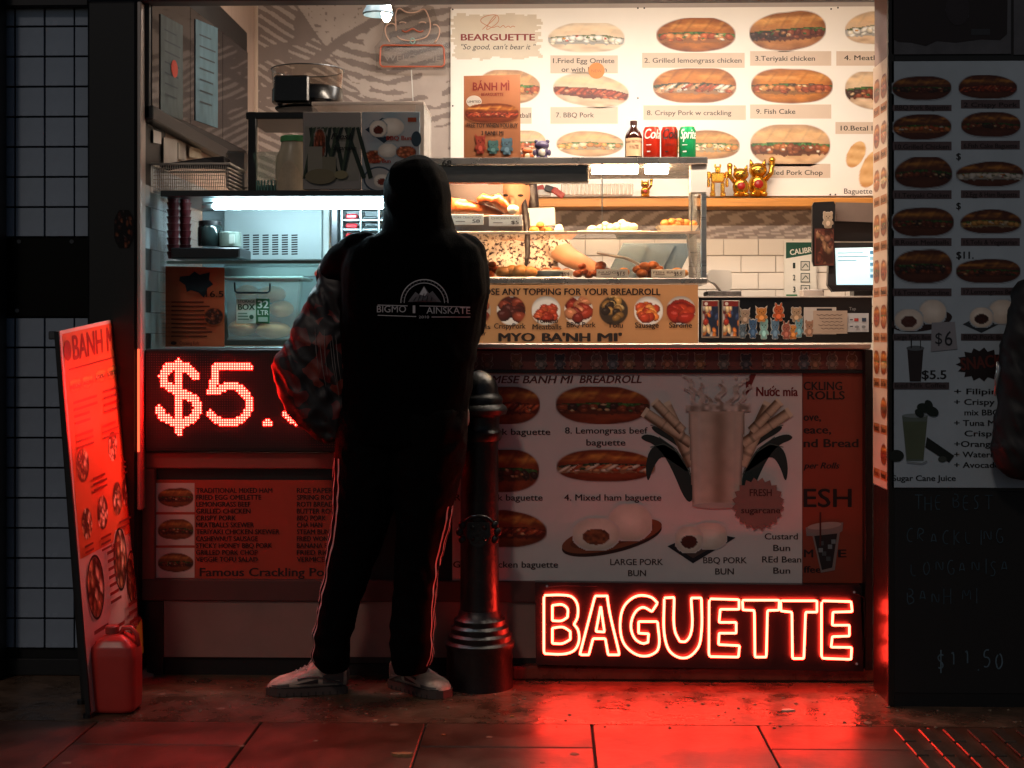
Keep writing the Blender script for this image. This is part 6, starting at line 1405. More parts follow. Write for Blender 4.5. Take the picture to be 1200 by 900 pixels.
# shoes
def shoe(heel, ang, L, lab, m1, m2):
    heel = Vector(heel); d = Vector((math.cos(ang), math.sin(ang), 0)); n_ = Vector((-d.y, d.x, 0))
    prof = [(0, .075, .026), (.03, .100, .033), (.10, .118, .037), (.26, .112, .038), (.38, .100, .039), (.50, .084, .042), (.62, .070, .046), (.74, .060, .048), (.86, .052, .044), (.95, .040, .032), (1, .026, .014)]
    bm = bmesh.new(); Rr = []
    for t, h, w in prof:
        c = heel + d * (L * t); ring = []
        for i in range(18):
            a = 2 * math.pi * i / 18; ca, sa = math.cos(a), math.sin(a)
            wv = w * (abs(ca) ** .8) * math.copysign(1, ca) * (1 if sa < .2 else 1 - .45 * (sa - .2)); z = .016 + (h - .016) * (.5 + .5 * math.copysign(abs(sa) ** .7, sa))
            ring.append(bm.verts.new(c + n_ * wv + Vector((0, 0, z))))
        Rr.append(ring)
    for A, B in zip(Rr, Rr[1:]):
        for i in range(18): bm.faces.new((A[i], A[(i + 1) % 18], B[(i + 1) % 18], B[i]))
    bm.faces.new(Rr[0]); bm.faces.new(Rr[-1][::-1])
    b = MB(); b.bm.free(); b.bm = bm; up = b.build('shoe', m1, cu, smooth=True); up['label'] = lab
    o1, o2 = [], []
    for t, h, w in prof: o1.append(heel + d * (L * (t * 1.03 - .015)) + n_ * (w + .003)); o2.append(heel + d * (L * (t * 1.03 - .015)) - n_ * (w + .003))
    b = MB(); b.prism([p + Vector((0, 0, .001)) for p in o1 + o2[::-1]], (0, 0, .024)); b.build('sole', m2, up)
    b = MB()
    for k in range(6):
        t = .36 + k * .055; h = np.interp(t, [p[0] for p in prof], [p[1] for p in prof]) + .0; c = heel + d * (L * t); s = 1 if k % 2 else -1
        b.tube([c + n_ * (.022 * s) + Vector((0, 0, h - .010)), c + Vector((0, 0, h + .003)), c - n_ * (.022 * s) + d * .010 + Vector((0, 0, h - .012))], .0028, 6)
    b.tube([heel + d * (L * .36) + Vector((0, 0, .11)), heel + d * (L * .40) + n_ * .02 + Vector((0, 0, .122)), heel + d * (L * .47) + n_ * .035 + Vector((0, 0, .098))], .0025, 5); b.build('laces', mat('lace_white', C(0x9c8c86), .7), up)
    b = MB(); s0 = 1 if n_.y < 0 else -1
    for s in (-1, 1):
        pts = []
        for t in (.05, .2, .36, .50, .62):
            hh = .030 + .028 * math.sin((t - .05) / .57 * 2.2); ww = np.interp(t, [p[0] for p in prof], [p[2] for p in prof]) + .001; pts.append(heel + d * (L * t) + n_ * (s * ww) + Vector((0, 0, hh)))
        b.tube(pts, .0035, 5)
    b.build('side_overlay', mat('shoe_grey', C(0x5c5654), .6), up)
    bvs = BVHTree.FromPolygons([v.co + ORG[up.name] for v in up.data.vertices], [tuple(p.vertices) for p in up.data.polygons])
    for s in (-1, 1):
        for (t0, t1, za, zb, zc, nm, mm) in ((.04, .30, .034, .085, .060, 'quarter_panel', mat('shoe_grey', (0, 0, 0))), (.72, .97, .030, .040, .034, 'toe_guard', mat('shoe_grey', (0, 0, 0))), (.36, .66, .036, .050, .036, 'side_flash', mat('shoe_dark', C(0x2e2a2c), .5))):
            V = []; N_ = 8
            for k in range(N_ + 1):
                t = t0 + (t1 - t0) * k / N_; zt_ = zb + (zc - zb) * k / N_
                for zz in (za, (za + zt_) / 2, zt_):
                    h = bvs.ray_cast(heel + d * (L * t) + n_ * (s * .2) + Vector((0, 0, zz)), n_ * -s)[0]; V.append((h if h else heel + d * (L * t) + n_ * (s * .03) + Vector((0, 0, zz))) + n_ * (s * .0016))
            mesh_obj(nm, V, [(3 * i + j, 3 * i + j + 1, 3 * i + j + 4, 3 * i + j + 3) for i in range(N_) for j in (0, 1)], mm, up)
    b = MB(); b.tube([heel + d * (L * t) + n_ * 0 + Vector((0, 0, z)) for t, z in ((.30, .10), (.34, .128), (.37, .134))], [.018, .016, .010], 8); b.build('tongue', m1, up, smooth=True)
    b = MB()
    for s in (-1, 1):
        pts = [heel + d * (L * t) + n_ * (s * (np.interp(t, [p[0] for p in prof], [p[2] for p in prof]) + .0022)) + Vector((0, 0, z)) for t, z in ((.02, .026), (.3, .0275), (.6, .0265), (.85, .026), (.97, .027))]
        b.tube(pts, .0022, 5)
    for k in range(9):
        t = .12 + k * .09
        for s in (-1, 1): c = heel + d * (L * t) + n_ * (s * (np.interp(t, [p[0] for p in prof], [p[2] for p in prof]) + .003)); b.box(c + Vector((-.002, -.002, .002)), c + Vector((.002, .002, .012)))
    b.build('sole_stitching', mat('stitch_dark', C(0x2c2422), .7), up)
    b = MB(); b.ball(heel + d * .004 + Vector((0, 0, .055)), (.014, .022, .030), 2); b.build('heel_tab', mat('shoe_grey', (0, 0, 0)), up, smooth=True)
    return up
SH = mat('white_leather_worn', C(0xb4a294), .45, noise=.5, scale=18, bump=.3, bscale=60)
SOLE = mat('rubber_sole', C(0x4c403c), .6)
hl = WG(405, 812); shoe((hl.x, hl.y + .02, 0), math.pi + R(9), .245, 'left white trainer with its toe turned to the left', SH, SOLE)
hr = WG(462, 806); shoe((hr.x + .0, hr.y + .03, 0), R(-42), .235, 'right white trainer with its toe turned to the right', SH, SOLE)

# ---------------------------------------------------------------- patterned bag / jacket over the arm
YB_ = -.22
bag = Body()
bag.pxloft([(300, 384, 402, .02, .02), (312, 376, 404, .03, .02), (330, 371, 406, .04, .01), (350, 360, 408, .045), (375, 349, 410, .05), (400, 338, 411, .055), (422, 324, 412, .06), (432, 320, 412, .06), (445, 325, 412, .06), (460, 331, 412, .06), (480, 341, 412, .058), (498, 352, 411, .052), (510, 366, 410, .045), (520, 384, 406, .03)], YB_, ex=2.2)
m = bpy.data.materials.new('blotched_red_cloth'); m.use_nodes = True; t = m.node_tree; p_ = t.nodes['Principled BSDF']
tc = t.nodes.new('ShaderNodeTexCoord'); vo = t.nodes.new('ShaderNodeTexVoronoi'); vo.inputs['Scale'].default_value = 26; vo.inputs['Randomness'].default_value = 1
nn = t.nodes.new('ShaderNodeTexNoise'); nn.inputs['Scale'].default_value = 8; ad = t.nodes.new('ShaderNodeVectorMath'); ad.operation = 'MULTIPLY_ADD'; ad.inputs[1].default_value = (.12, .12, .12)
t.links.new(tc.outputs['Object'], nn.inputs['Vector']); t.links.new(nn.outputs['Color'], ad.inputs[0]); t.links.new(tc.outputs['Object'], ad.inputs[2]); t.links.new(ad.outputs[0], vo.inputs['Vector'])
rp = t.nodes.new('ShaderNodeValToRGB'); rp.color_ramp.interpolation = 'CONSTANT'; rp.color_ramp.elements[0].color = (*C(0x120a0c), 1); rp.color_ramp.elements[1].position = .45; rp.color_ramp.elements[1].color = (*C(0x5c1210), 1)
e = rp.color_ramp.elements.new(.68); e.color = (*C(0x70281c), 1); e = rp.color_ramp.elements.new(.84); e.color = (*C(0x140a0c), 1)
sx_ = t.nodes.new('ShaderNodeSeparateColor'); t.links.new(vo.outputs['Color'], sx_.inputs[0]); t.links.new(sx_.outputs[0], rp.inputs[0]); t.links.new(rp.outputs[0], p_.inputs['Base Color']); p_.inputs['Roughness'].default_value = .5
bo = bag.build('patterned_jacket', m, None, .007, 1, fold=.020, fs=(12, 14, 12), seed=5); tag(bo, 'dark red blotchy shiny jacket draped over the left arm of the hooded customer', 'jacket')
t_ = thing('plastic_wrap', 'crumpled clear plastic bag catching thin highlights beside the jacket', 'plastic bag', W(398, 520, -.30)); b = MB(); rnd = random.Random(4)
for i in range(7):
    x = 370 + i * 5 + rnd.uniform(-2, 2); y0 = 380 + rnd.uniform(0, 22); b.tube([W(x, y0, -.285), W(x + rnd.uniform(0, 4), y0 + 30, -.292), W(x + rnd.uniform(3, 9), y0 + rnd.uniform(48, 75), -.288)], [.0006, .0013, .0005], 5)
b.build('crease', mat('plastic_crease', C(0x8a807c), .2, alpha=.7), t_)
t_ = None

# ---------------------------------------------------------------- worker behind the case
YW_ = 1.02; st_ = thing('person', 'shop worker in a pale patterned top bending behind the hot display case', 'person', (W(605, 400, YW_).x, YW_, 0))
G = lambda x, y, dy=0: W(x, y, YW_ + dy)
b = Body()
b.loft([(Vector((G(605, 0).x, YW_ + .02, z)), a, d) for z, a, d in ((.02, .07, .06), (.5, .12, .09), (.95, .17, .12), (1.1, .15, .11), (1.3, .17, .11), (1.42, .15, .09), (1.50, .06, .06), (1.58, .055, .055))])
b.ball(G(601, 226, -.04), (.074, .088, .112)); b.ball(G(600, 237, -.128), (.014, .018, .022)); b.ball(G(600, 250, -.095), (.03, .03, .03))
for s in (-1, 1): b.ball(G(601 + s * 24.5, 226, -.03), (.010, .022, .03))
b.limb([G(645, 285), G(668, 302, -.10), G(700, 317, -.24)], [.048, .040, .026]); hand(b, G(708, 318, -.33), (.5, -.8, -.1), (.1, -.1, 1), 1, .95, .6)
b.limb([G(566, 285), G(552, 330, -.06), G(560, 350, -.2)], [.046, .038, .026]); hand(b, G(562, 352, -.26), (.3, -.9, -.1), (0, 0, 1), -1, .95, .6)
b.build('body', SKINW, st_, .0065, 2)
b = Body(); b.ball(G(601, 220, .012), (.088, .095, .125)); b.ball(G(601, 199, -.045), (.080, .088, .078)); b.ball(G(588, 207, -.09), (.045, .045, .035)); b.ball(G(613, 207, -.09), (.045, .045, .035)); b.limb([G(612, 228, -.085), G(617, 262, -.11), G(618, 300, -.125), G(615, 320, -.13)], [.012, .014, .011, .006]); b.limb([G(579, 215, -.05), G(576, 240, -.05), G(575, 262, -.02)], [.024, .022, .014]); b.limb([G(622, 215, -.05), G(625, 240, -.05), G(626, 262, -.02)], [.024, .022, .014])
b.build('hair', mat('dark_hair', C(0x241410), .45), st_, .006, 1, fold=.004, fs=(30, 40, 30))
b = MB()
for s in (-1, 1): b.ball(G(601 + s * 9, 229, -.122), (.012, .006, .0055), 2)
b.build('eyes', mat('eye_dark', C(0x180e0c), .2), st_); b = MB(); b.ball(G(600.5, 246.5, -.124), (.020, .006, .006), 2); b.build('mouth', mat('lip', C(0x8a3c30), .5), st_)
dm = bpy.data.materials.new('flecked_floral_cloth'); dm.use_nodes = True; t = dm.node_tree; p_ = t.nodes['Principled BSDF']; tc = t.nodes.new('ShaderNodeTexCoord'); nn = t.nodes.new('ShaderNodeTexNoise'); nn.inputs['Scale'].default_value = 70; nn.inputs['Detail'].default_value = 3
rp = t.nodes.new('ShaderNodeValToRGB'); rp.color_ramp.elements[0].position = .40; rp.color_ramp.elements[0].color = (*C(0x3c1c18), 1); rp.color_ramp.elements[1].position = .50; rp.color_ramp.elements[1].color = (*C(0xdcc0a8), 1)
t.links.new(tc.outputs['Object'], nn.inputs['Vector']); t.links.new(nn.outputs[0], rp.inputs[0]); t.links.new(rp.outputs[0], p_.inputs['Base Color']); p_.inputs['Roughness'].default_value = .8
b = Body(); b.loft([(Vector((G(605, 0).x, YW_ + .02, z)), a, d) for z, a, d in ((.75, .21, .17), (.95, .185, .14), (1.1, .165, .125), (1.3, .182, .125), (1.40, .168, .11), (1.46, .12, .09), (1.49, .08, .075))]); b.limb([G(645, 283), G(656, 292, -.04)], [.062, .056]); b.limb([G(566, 283), G(556, 306, -.03)], [.062, .054])
b.build('patterned_top', dm, st_, .007, 2, fold=.010, fs=(12, 14, 12), seed=2)

# ================================================================ STREET THINGS
# bollard
cb_x = W(562, 700, -.11).x; s = 1 / pxm(-.11); bo_ = thing('bollard', 'black cast iron bollard with a domed cap and crest beside the hooded customer', 'bollard', (cb_x, -.11, 0))
IRON = mat('cast_iron_black', C(0x0b0c0e), .40, noise=.2, scale=14, bump=.45, bscale=70, rnoise=.10)
zof = lambda y: (808 - y) * s
def lat(name, prof): b = MB(); b.lathe((cb_x, -.11, 0), [(r * s, max(0, zof(y))) for y, r in prof], 40); return b.build(name, IRON, bo_, autos=True)
lat('base', [(808, 39), (764, 38.5), (761, 40.5), (756, 41), (753, 37), (747, 37.5), (744, 34), (738, 34), (735, 30), (729, 30), (725, 25.5), (718, 23.5)])
lat('shaft', [(717.9, 22.8), (526, 22), (520, 23)])
lat('collar', [(519.9, 24), (516, 26.5), (510, 27), (507, 24), (504, 23), (492, 24), (489, 29)])
lat('cap', [(488.9, 31), (484, 33), (480, 31.5), (477, 27), (472, 27.5), (468, 26), (466, 23), (463, 22), (456, 21.5), (449, 18.5), (443, 13), (439, 6.5), (437.3, 1.2)])
b = MB(); yo = -.11 - 22.4 * s
def cr(x, y, dy=0): return Vector((cb_x + (x - 562) * s, yo - .001 - dy, zof(y)))
b.prism([cr(x, y, .004) for x, y in ((549, 613), (575, 613), (576, 628), (571, 638), (562, 643), (553, 638), (548, 628))], (0, .010, 0))
for x, y in ((543, 616), (540, 624), (543, 633), (581, 616), (584, 624), (581, 633)): b.ball(cr(x, y), (4.5 * s, 3 * s, 5 * s), 2)
b.tube([cr(546, 612, .004), cr(553, 607, .008), cr(562, 605, .010), cr(571, 607, .008), cr(578, 612, .004)], 1.8 * s, 6); b.box(cr(560.7, 637, .007), cr(563.3, 615, .004)); b.box(cr(551, 627, .0072), cr(573, 624, .004))
for x, y in ((555, 619), (569, 619), (555, 632), (569, 632)): b.ball(cr(x, y, .005), 2.6 * s, 2)
b.build('crest', IRON, bo_, autos=True)

# A-frame sign
tl, bl = W(70, 388, -.50), WG(107, 841, .0); br = WG(164, 800, .0); bl.z = br.z = .012
pn_ = (bl - tl).cross(br - tl).normalized(); ra = W(147.5, 371, -1); rb = W(147.5, 371, 0); tr_ = ra + (rb - ra) * ((tl - ra).dot(pn_) / (rb - ra).dot(pn_))
af = thing('a_frame_menu_sign', 'tall white A-frame menu board headed "BANH MI" glowing red from the price display', 'a-frame sign', ((bl.x + br.x) / 2, (bl.y + br.y) / 2, 0))
nrm = (bl - tl).cross(tr_ - tl).normalized(); nrm = nrm if nrm.x > 0 else -nrm
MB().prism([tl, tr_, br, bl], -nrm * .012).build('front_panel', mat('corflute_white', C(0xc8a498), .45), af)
for a, c_ in ((tl, bl), (tr_, br)):
    e = (tr_ - tl).normalized() * (.018 if a is tl else -.018); k = -e
    MB().prism([a + k * .5, a - k * .0, c_ - k * .0, c_ + k * .5], -nrm * .014).build('frame_edge', BLACK, af)
tb2 = tl - nrm * .016 + Vector((0, .03, 0)); tr2 = tr_ - nrm * .016; bb2 = Vector((bl.x - .07, bl.y + .16, .012)); br2 = Vector((br.x - .12, br.y, .012))
MB().prism([tb2, tr2, br2, bb2], -nrm * .012).build('rear_panel', BLACKPL, af)
for f in (.1, .85): p = tl.lerp(tr_, f); MB().box(p + Vector((-.05, -.02, -.03)), p + Vector((-.004, .02, -.005)), .003).build('hinge', STEELD, af)
for p in (bl, br, bb2, br2): MB().cyl((p.x - .01, p.y, 0), (p.x - .01, p.y, .012), .014, n=12).build('foot', BLACKPL, af)
q_ = PQ(tl, tr_, bl, br, 60, 110); q_.n = nrm; SIGN = print_mat('sign_print', .4, .5, .08)
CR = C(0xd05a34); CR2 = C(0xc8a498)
Pic(q_, .0004).rect(1.5, 1, 58.5, 66, CR).build('orange_glow_print', af, SIGN)  # guessed orange artwork that also paints in the hot glow of the display
q = Pic(q_, .0012); DK_ = C(0x7c2c24); q.text('BANH MI', 9, 9.2, 49, 7, C(0x8c241c), bold=.045).ell(4.5, 6, 3, 3, C(0x8c241c)).ell(54.5, 6, 3.4, 3.8, C(0x7c3a34)).line([(4, 11.6), (54, 11.6)], .5, C(0x8c241c)); q.build('heading', af, SIGN)
q = Pic(q_, .0012)
for i, (x, y) in enumerate(((9, 16.5), (20, 16.5), (32, 16), (43, 16), (53, 16))): Pic(q_, .0014).grid(x - 5, y - 2.2, x + 5, y + 2.2, 24, 14, baguette(CR, 'dark', 0xc08a58, seed=50 + i)).build('food_picture', af, SIGN)
for i, (x, y, rx, ry) in enumerate(((10, 40, 6, 5), (40, 38, 5, 4.5), (10, 57, 5, 4.5), (26, 56, 5.5, 5), (42, 54, 5, 5), (52, 53, 4.5, 4.5), (14, 76, 8.5, 9), (42, 72, 7, 9), (54.5, 79, 6, 7.5))):
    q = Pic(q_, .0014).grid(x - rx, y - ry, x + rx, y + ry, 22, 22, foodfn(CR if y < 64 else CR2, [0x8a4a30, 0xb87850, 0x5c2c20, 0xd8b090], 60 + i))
    if ry > 7: q.line([(x + rx * math.cos(a), y + ry * math.sin(a)) for a in np.linspace(0, 2 * math.pi, 30)], .7, C(0x2a1614))
    q.build('food_picture', af, SIGN)
q = Pic(q_, .0014); rnd = random.Random(2)
for x0, y0, n, w, st2 in ((6, 21.5, 4, 22, 2.0), (33, 21, 4, 22, 2.0), (6, 31, 3, 18, 1.8), (30, 31, 3, 20, 1.8), (17, 45, 3, 14, 1.7), (48, 44, 3, 9, 1.6), (4, 63, 2, 14, 1.7), (20, 63, 3, 14, 1.7), (40, 61, 2, 14, 1.7), (25, 68, 7, 12, 2.4), (5, 88, 5, 18, 3.0), (44, 86, 4, 11, 2.6), (24, 90, 3, 14, 2.8)):
    for i in range(n): q.line([(x0, y0 + i * st2), (x0 + w * rnd.uniform(.6, 1), y0 + i * st2)], st2 * .38, DK_ if (n + i) % 3 else C(0x8c241c))
q.text('Vietnamese', 27, 67.5, 38, 2.4, C(0x8c241c), bold=.04).text('Coffee', 48, 93, 57, 2.8, C(0x8c241c), bold=.04).text('Iced Vietnamese Coffee', 5, 101.5, 28, 2.2, DK_, bold=.03).text('Hot Milk Coffee', 5, 97.6, 24, 2.2, DK_, bold=.03); q.poly([(50, 94), (58, 92), (58.5, 102), (52, 103)], C(0xc8a038)); q.build('lettering', af, SIGN)
# jug
jc = WG(129, 838); jt = thing('water_jug', 'translucent plastic water jug weighting the foot of the A-frame sign', 'jug', (jc.x, jc.y + .06, 0)); s = 1 / pxm(jc.y)
JM = mat('jug_plastic', C(0xc03830), .35, noise=.06, scale=12, spec=.6)
b = Body(); cx_, cy_ = jc.x, jc.y + .06
b.loft([(Vector((cx_, cy_, z)), a, d) for z, a, d in ((.002, 24 * s, .052), (.012, 27.5 * s, .058), (.05, 28 * s, .060), (.17, 27.5 * s, .060), (.195, 26 * s, .057), (.215, 19 * s, .045), (.228, 11 * s, .026))], ex=5)
b.build('jug_body', JM, jt, .004, 2)
b = MB(); b.lathe((cx_ - .012, cy_, .2285), [(.020, 0), (.020, .020), (.017, .023)], 24); b.build('cap', mat('jug_cap', C(0x9c4038), .4), jt, autos=True)
b = MB(); b.tube([(cx_ + .012, cy_, .222), (cx_ + .022, cy_, .243), (cx_ + .045, cy_, .245), (cx_ + .062, cy_, .225), (cx_ + .066, cy_, .19)], .0075, 8); b.build('handle', JM, jt, smooth=True)
# litter
t_ = MB().prism([WG(163, 797, .0), WG(180, 793, .0), WG(180, 782, .0) + Vector((0, 0, .03)), WG(163, 786, .0) + Vector((0, 0, .03))], (0, .004, 0)).build('torn_card', mat('torn_card', C(0xa08c80), .7)); t_.location.z = .001; tag(t_, 'small torn white card lying against the kickboard right of the A-frame', 'litter')
def flat_bit(name, lab, px, py, w, d, col, seed, h=.004):
    c = WG(px, py); rnd = random.Random(seed); P = [(c.x + w * (1 + rnd.uniform(-.3, .3)) * math.cos(a), c.y + d * (1 + rnd.uniform(-.3, .3)) * math.sin(a), .0) for a in np.linspace(0, 2 * math.pi, 12, endpoint=False)]
    o = MB().prism(P, (0, 0, h)).build(name, mat('bit_%d' % seed, col, .7)); tag(o, lab, 'litter'); return o
flat_bit('dry_leaf', 'curled tan leaf lying on the dark slabs below the customer', 472, 886, .026, .012, C(0xa07850), 1, .008)
flat_bit('paper_scrap', 'white paper scrap on the glowing pavement under the neon sign', 923, 833, .018, .010, C(0xd8c8b0), 2)
flat_bit('paper_scrap', 'tiny pale crumb on the pavement below the shoes', 440, 845, .006, .005, C(0xb8a080), 3); flat_bit('paper_scrap', 'tiny beige speck below the bollard', 600, 840, .007, .006, C(0xa8703c), 4); flat_bit('cigarette_end', 'orange lit crumb on the slab below the bollard', 520, 862, .006, .005, C(0x9c5c34), 5)
b = MB(); rnd = random.Random(11)
for i in range(260):
    x = rnd.uniform(-1.3, 1.9); y = rnd.uniform(-.6, -.05); r = rnd.uniform(.0015, .006); b.ball((x, y, r * .25), (r, r * rnd.uniform(.6, 1), r * .5), 1, .2, i)
for i in range(26):
    x = rnd.uniform(-1.4, 1.7); y = rnd.uniform(-1.0, -.15); r = rnd.uniform(.005, .014); b.lathe((x, y, -.001), [(r, .0), (r * .9, .0016), (r * .3, .002)], 10)
o = b.build('pavement_grit', mat('grit', C(0x7a6a58), .8)); tag(o, 'fine grit and crumbs scattered along the pavement at the shop foot', kind='stuff')

# ================================================================ RIGHT PILLAR
YQ = -.33; XP = W(1043, 400, YQ).x
pr = thing('corner_pillar', 'plastered pillar on the right covered in dim menu posters', 'pillar', (XP + .3, YQ + .2, 0))
MB().box((XP + .004, YQ + .004, 0), (XP + 1.2, -.10, 3.2), .004).build('pillar_body', mat('pink_plaster', C(0xa8887a), .7, noise=.15, scale=8, bump=.3), pr)
Yt, Yb = W(0, 70, YQ).z, W(0, 572, YQ).z
MB().box((XP + .003, YQ - .001, 0), (XP + 1.2, YQ + .0035, W(0, 0, YQ).z + .6)).build('front_cladding', mat('cladding_black', C(0x08090b), .45), pr)
MB().box((XP + .0005, YQ + .0, 0), (XP + .0035, -.102, Yb - .005)).build('side_cladding', mat('cladding_side', C(0x1a1210), .28, bump=.3, noise=.2, scale=10), pr)
MB().box((XP - .006, YQ - .006, .002), (XP + .012, YQ - .0015, 2.6), .0015).build('corner_angle', mat('angle_dark', C(0x2a2826), .35, .5), pr)
MB().box((XP - .006, YQ - .0012, .002), (XP + .0002, YQ + .014, 2.6), .0015).build('corner_angle', mat('angle_dark', (0, 0, 0)), pr)
t_ = thing('pillar_menu_poster', 'large dim blue-grey menu poster of baguettes, buns and drinks on the pillar front', 'poster', (XP + .3, YQ, Yb))
pbg = C(0xa4b4c0); MB().pbox(1044.8, 71, 1236, 571.5, YQ - .006, YQ - .0015, .001).build('poster_sheet', mat('poster_blue_grey', pbg, .5, noise=.08, scale=7), t_)
pq = PY(YQ - .006); PM2 = print_mat('faded_print', .5, .4, .2)
sp2 = [(1045, 89, 1115, 118, 'dark', 1, 'BBQ Pork Baguette'), (1123, 88, 1192, 117, 'pork', 2, '2 Crispy Pork'), (1046, 134, 1115, 164, 'chicken', 3, '10.Grilled Chicken'), (1126, 131, 1196, 162, 'dark', 4, '6.Fish Cake Baguette'), (1048, 184, 1116, 222, 'dark', 5, '11.Teriyaki Chicken'), (1120, 189, 1200, 220, 'egg', 6, '12.Egg & Ham Baguette'), (1045, 243, 1118, 278, 'dark', 7, '8.Roast Meatballs'), (1125, 245, 1197, 276, 'shred', 8, '15.Tofu & Vegetarian'), (1047, 291, 1116, 334, 'dark', 9, '16.Tomato Sardine'), (1120, 303, 1196, 333, 'dark', 10, '17.Lemongrass Beef')]
caps = [(124, 129), (118, 126), (167, 175), (166, 174), (224, 232), (224, 231), (280, 287), (280, 287), (339, 346), (338, 345)]
for (a, b_, c_, d_, kd, sd, s_), (e0, e1) in zip(sp2, caps):
    Pic(pq).grid(a, b_, c_, d_, 64, 30, baguette(pbg, kd, 0x8a5640, seed=sd + 20, dim=.5)).build('baguette_picture', t_, PM2)
    x0 = 1046 if a < 1100 else 1126; x1 = x0 + 69; q = Pic(pq).rect(x0, e0 - 1, x1, e1 + 1, C(0x54464a)); q.text(s_, x0 + 3, e1 - .5, x1 - 3, 5.2, C(0x1c1416), bold=.03); q.build('caption_strip', t_, PM2)
q = Pic(pq)
q.ell(1080, 376, 36, 12, C(0x2c1c1c), -8, 32).grid(1077, 351, 1109, 380, 24, 20, bunfn(pbg, None, 1)).grid(1048, 362, 1082, 388, 24, 20, bunfn(pbg, 0x5a3a34, 2)); q.build('bun_picture', t_, PM2)
q = Pic(pq).poly([(1128, 380), (1152, 368), (1198, 366), (1150, 390)], C(0x2c343c)).grid(1158, 351, 1192, 380, 24, 20, bunfn(pbg, None, 4)).grid(1136, 360, 1164, 384, 22, 20, bunfn(pbg, 0x1c1014, 5)); q.build('bun_picture', t_, PM2)
q = Pic(pq).rect(1046, 391, 1092, 399, C(0x4c4246)).rect(1126, 391, 1196, 399, C(0x4c4246)).text('Large Pork Bun', 1048, 397.5, 1090, 5, C(0x1c1416), bold=.02).text('BBQ Pork Bun', 1129, 397.5, 1180, 5, C(0x1c1416), bold=.02); q.rect(1046, 448, 1112, 456, C(0x4c4246)).text('Iced Milk Coffee', 1049, 454, 1108, 5, C(0x1c1416), bold=.02)
for s_, x0, yy, x1, cp, bo_w in (('$', 1120.5, 187, 1126, 7.5, .03), ('$', 1120.5, 245, 1126, 7.5, .03), ('$11.', 1120.5, 303, 1141, 8, .04), ('$5.5', 1080, 444, 1109, 10, .03), ('Sugar Cane Juice', 1045.5, 563.5, 1120, 6.5, .035)): Pic(pq).text(s_, x0, yy, x1, cp, C(0x16181c), bold=bo_w).build('lettering', t_, PM2)
for i, s_ in enumerate(('+ Filipinos', '+ Crispy Pork', 'mix BBQ', '+ Tuna Mayo', 'Crispy Roll', '+Orange Juice', '+ Watermelon', '+ Avocado')): Pic(pq).text(s_, 1118 + (12 if i in (2, 4) else 0), 462 + i * 12.3, 1118 + 6.0 * len(s_) + (12 if i in (2, 4) else 0), 6.6, C(0x16191d), bold=.03).build('lettering', t_, PM2)
q.build('lettering', t_, PM2)
q = Pic(pq, .001).poly([(1063, 409), (1082, 409), (1079, 447), (1066, 447)], C(0x2a2224)).ell(1072.5, 408, 10.5, 3, C(0x5a6268)).rect(1067, 396, 1068.5, 408, C(0x1c1c20)).rect(1078, 399, 1079, 408, C(0x1c1c20)); q.build('coffee_picture', t_, PM2)
st = []
for i in range(30): a = 2 * math.pi * i / 30; r = 1 if i % 2 else .78; st.append((1150 + 30 * r * math.cos(a), 427 + 20 * r * math.sin(a)))
q = Pic(pq, .001).poly(st, C(0x1e1416)).text('SNACK', 1126, 434, 1176, 14, C(0x5a2620), bold=.05, rot=-6); q.build('starburst_badge', t_, PM2)
q = Pic(pq, .001).poly([(1057, 487), (1087, 487), (1082, 540), (1062, 540)], C(0x5c6a64)).poly([(1058, 494), (1086, 494), (1082, 538), (1063, 538)], C(0x54604c)).ell(1072, 487, 15, 2.5, C(0x7a888c)).poly([(1086, 512), (1118, 534), (1112, 542), (1084, 524)], C(0x141c1a)).ell(1104, 538, 5, 3.5, C(0x3c4440)).ell(1050, 534, 9, 7, C(0x16201c))
for (x, y, r) in ((1082, 478, 8), (1092, 482, 8), (1077, 484, 6), (1088, 474, 6)): q.ell(x, y, r, r * .7, C(0x10201a), (x * 7) % 60)
q.line([(1062, 541), (1080, 543), (1086, 540)], 1.2, C(0x7a888c)); q.build('sugarcane_drink_picture', t_, PM2)
tt = thing('price_sticker', 'small handwritten $6 price card stuck on the pillar menu poster', 'price tag', W(1107, 412, YQ - .008)); MB().prism([W(x, y, YQ - .0085) for x, y in ((1092, 378), (1119, 377), (1122, 409), (1091, 412))], (0, .001, 0)).build('card', mat('price_card', C(0x8a8c94), .7), tt)
Pic(PY(YQ - .0085)).text('$', 1096, 403, 1104, 13, C(0x23252c)).text('6', 1107, 405, 1116, 17, C(0x23252c)).build('price', tt, PM2)
# top posters
t_ = thing('upper_dark_poster', 'dark poster with a pale border above the pillar menu', 'poster', (XP + .3, YQ, Yt + .03))
MB().pbox(1044.8, -30, 1185, 64, YQ - .006, YQ - .0015, .001).build('poster_sheet', mat('border_grey', C(0x4a4c52), .5, noise=.3, scale=10), t_); MB().pbox(1188, -30, 1236, 64, YQ - .005, YQ - .0015).build('poster_sheet', mat('border_grey', (0, 0, 0)), t_)
q = Pic(PY(YQ - .006)).poly([(1047, -28), (1181, -28), (1180, 40), (1172, 47), (1150, 46), (1120, 50), (1098, 48), (1085, 54), (1068, 50), (1052, 49), (1047, 46)], C(0x1c1417)).line([(1115, -10), (1108, 12), (1118, 24), (1135, 20), (1132, 4), (1120, 0)], 1.4, C(0x30343e)).rect(1138, 34, 1160, 41, C(0x2c3036)); q.ell(1122, 10, 14, 20, C(0x262026)); q.build('poster_print', t_, PM2)
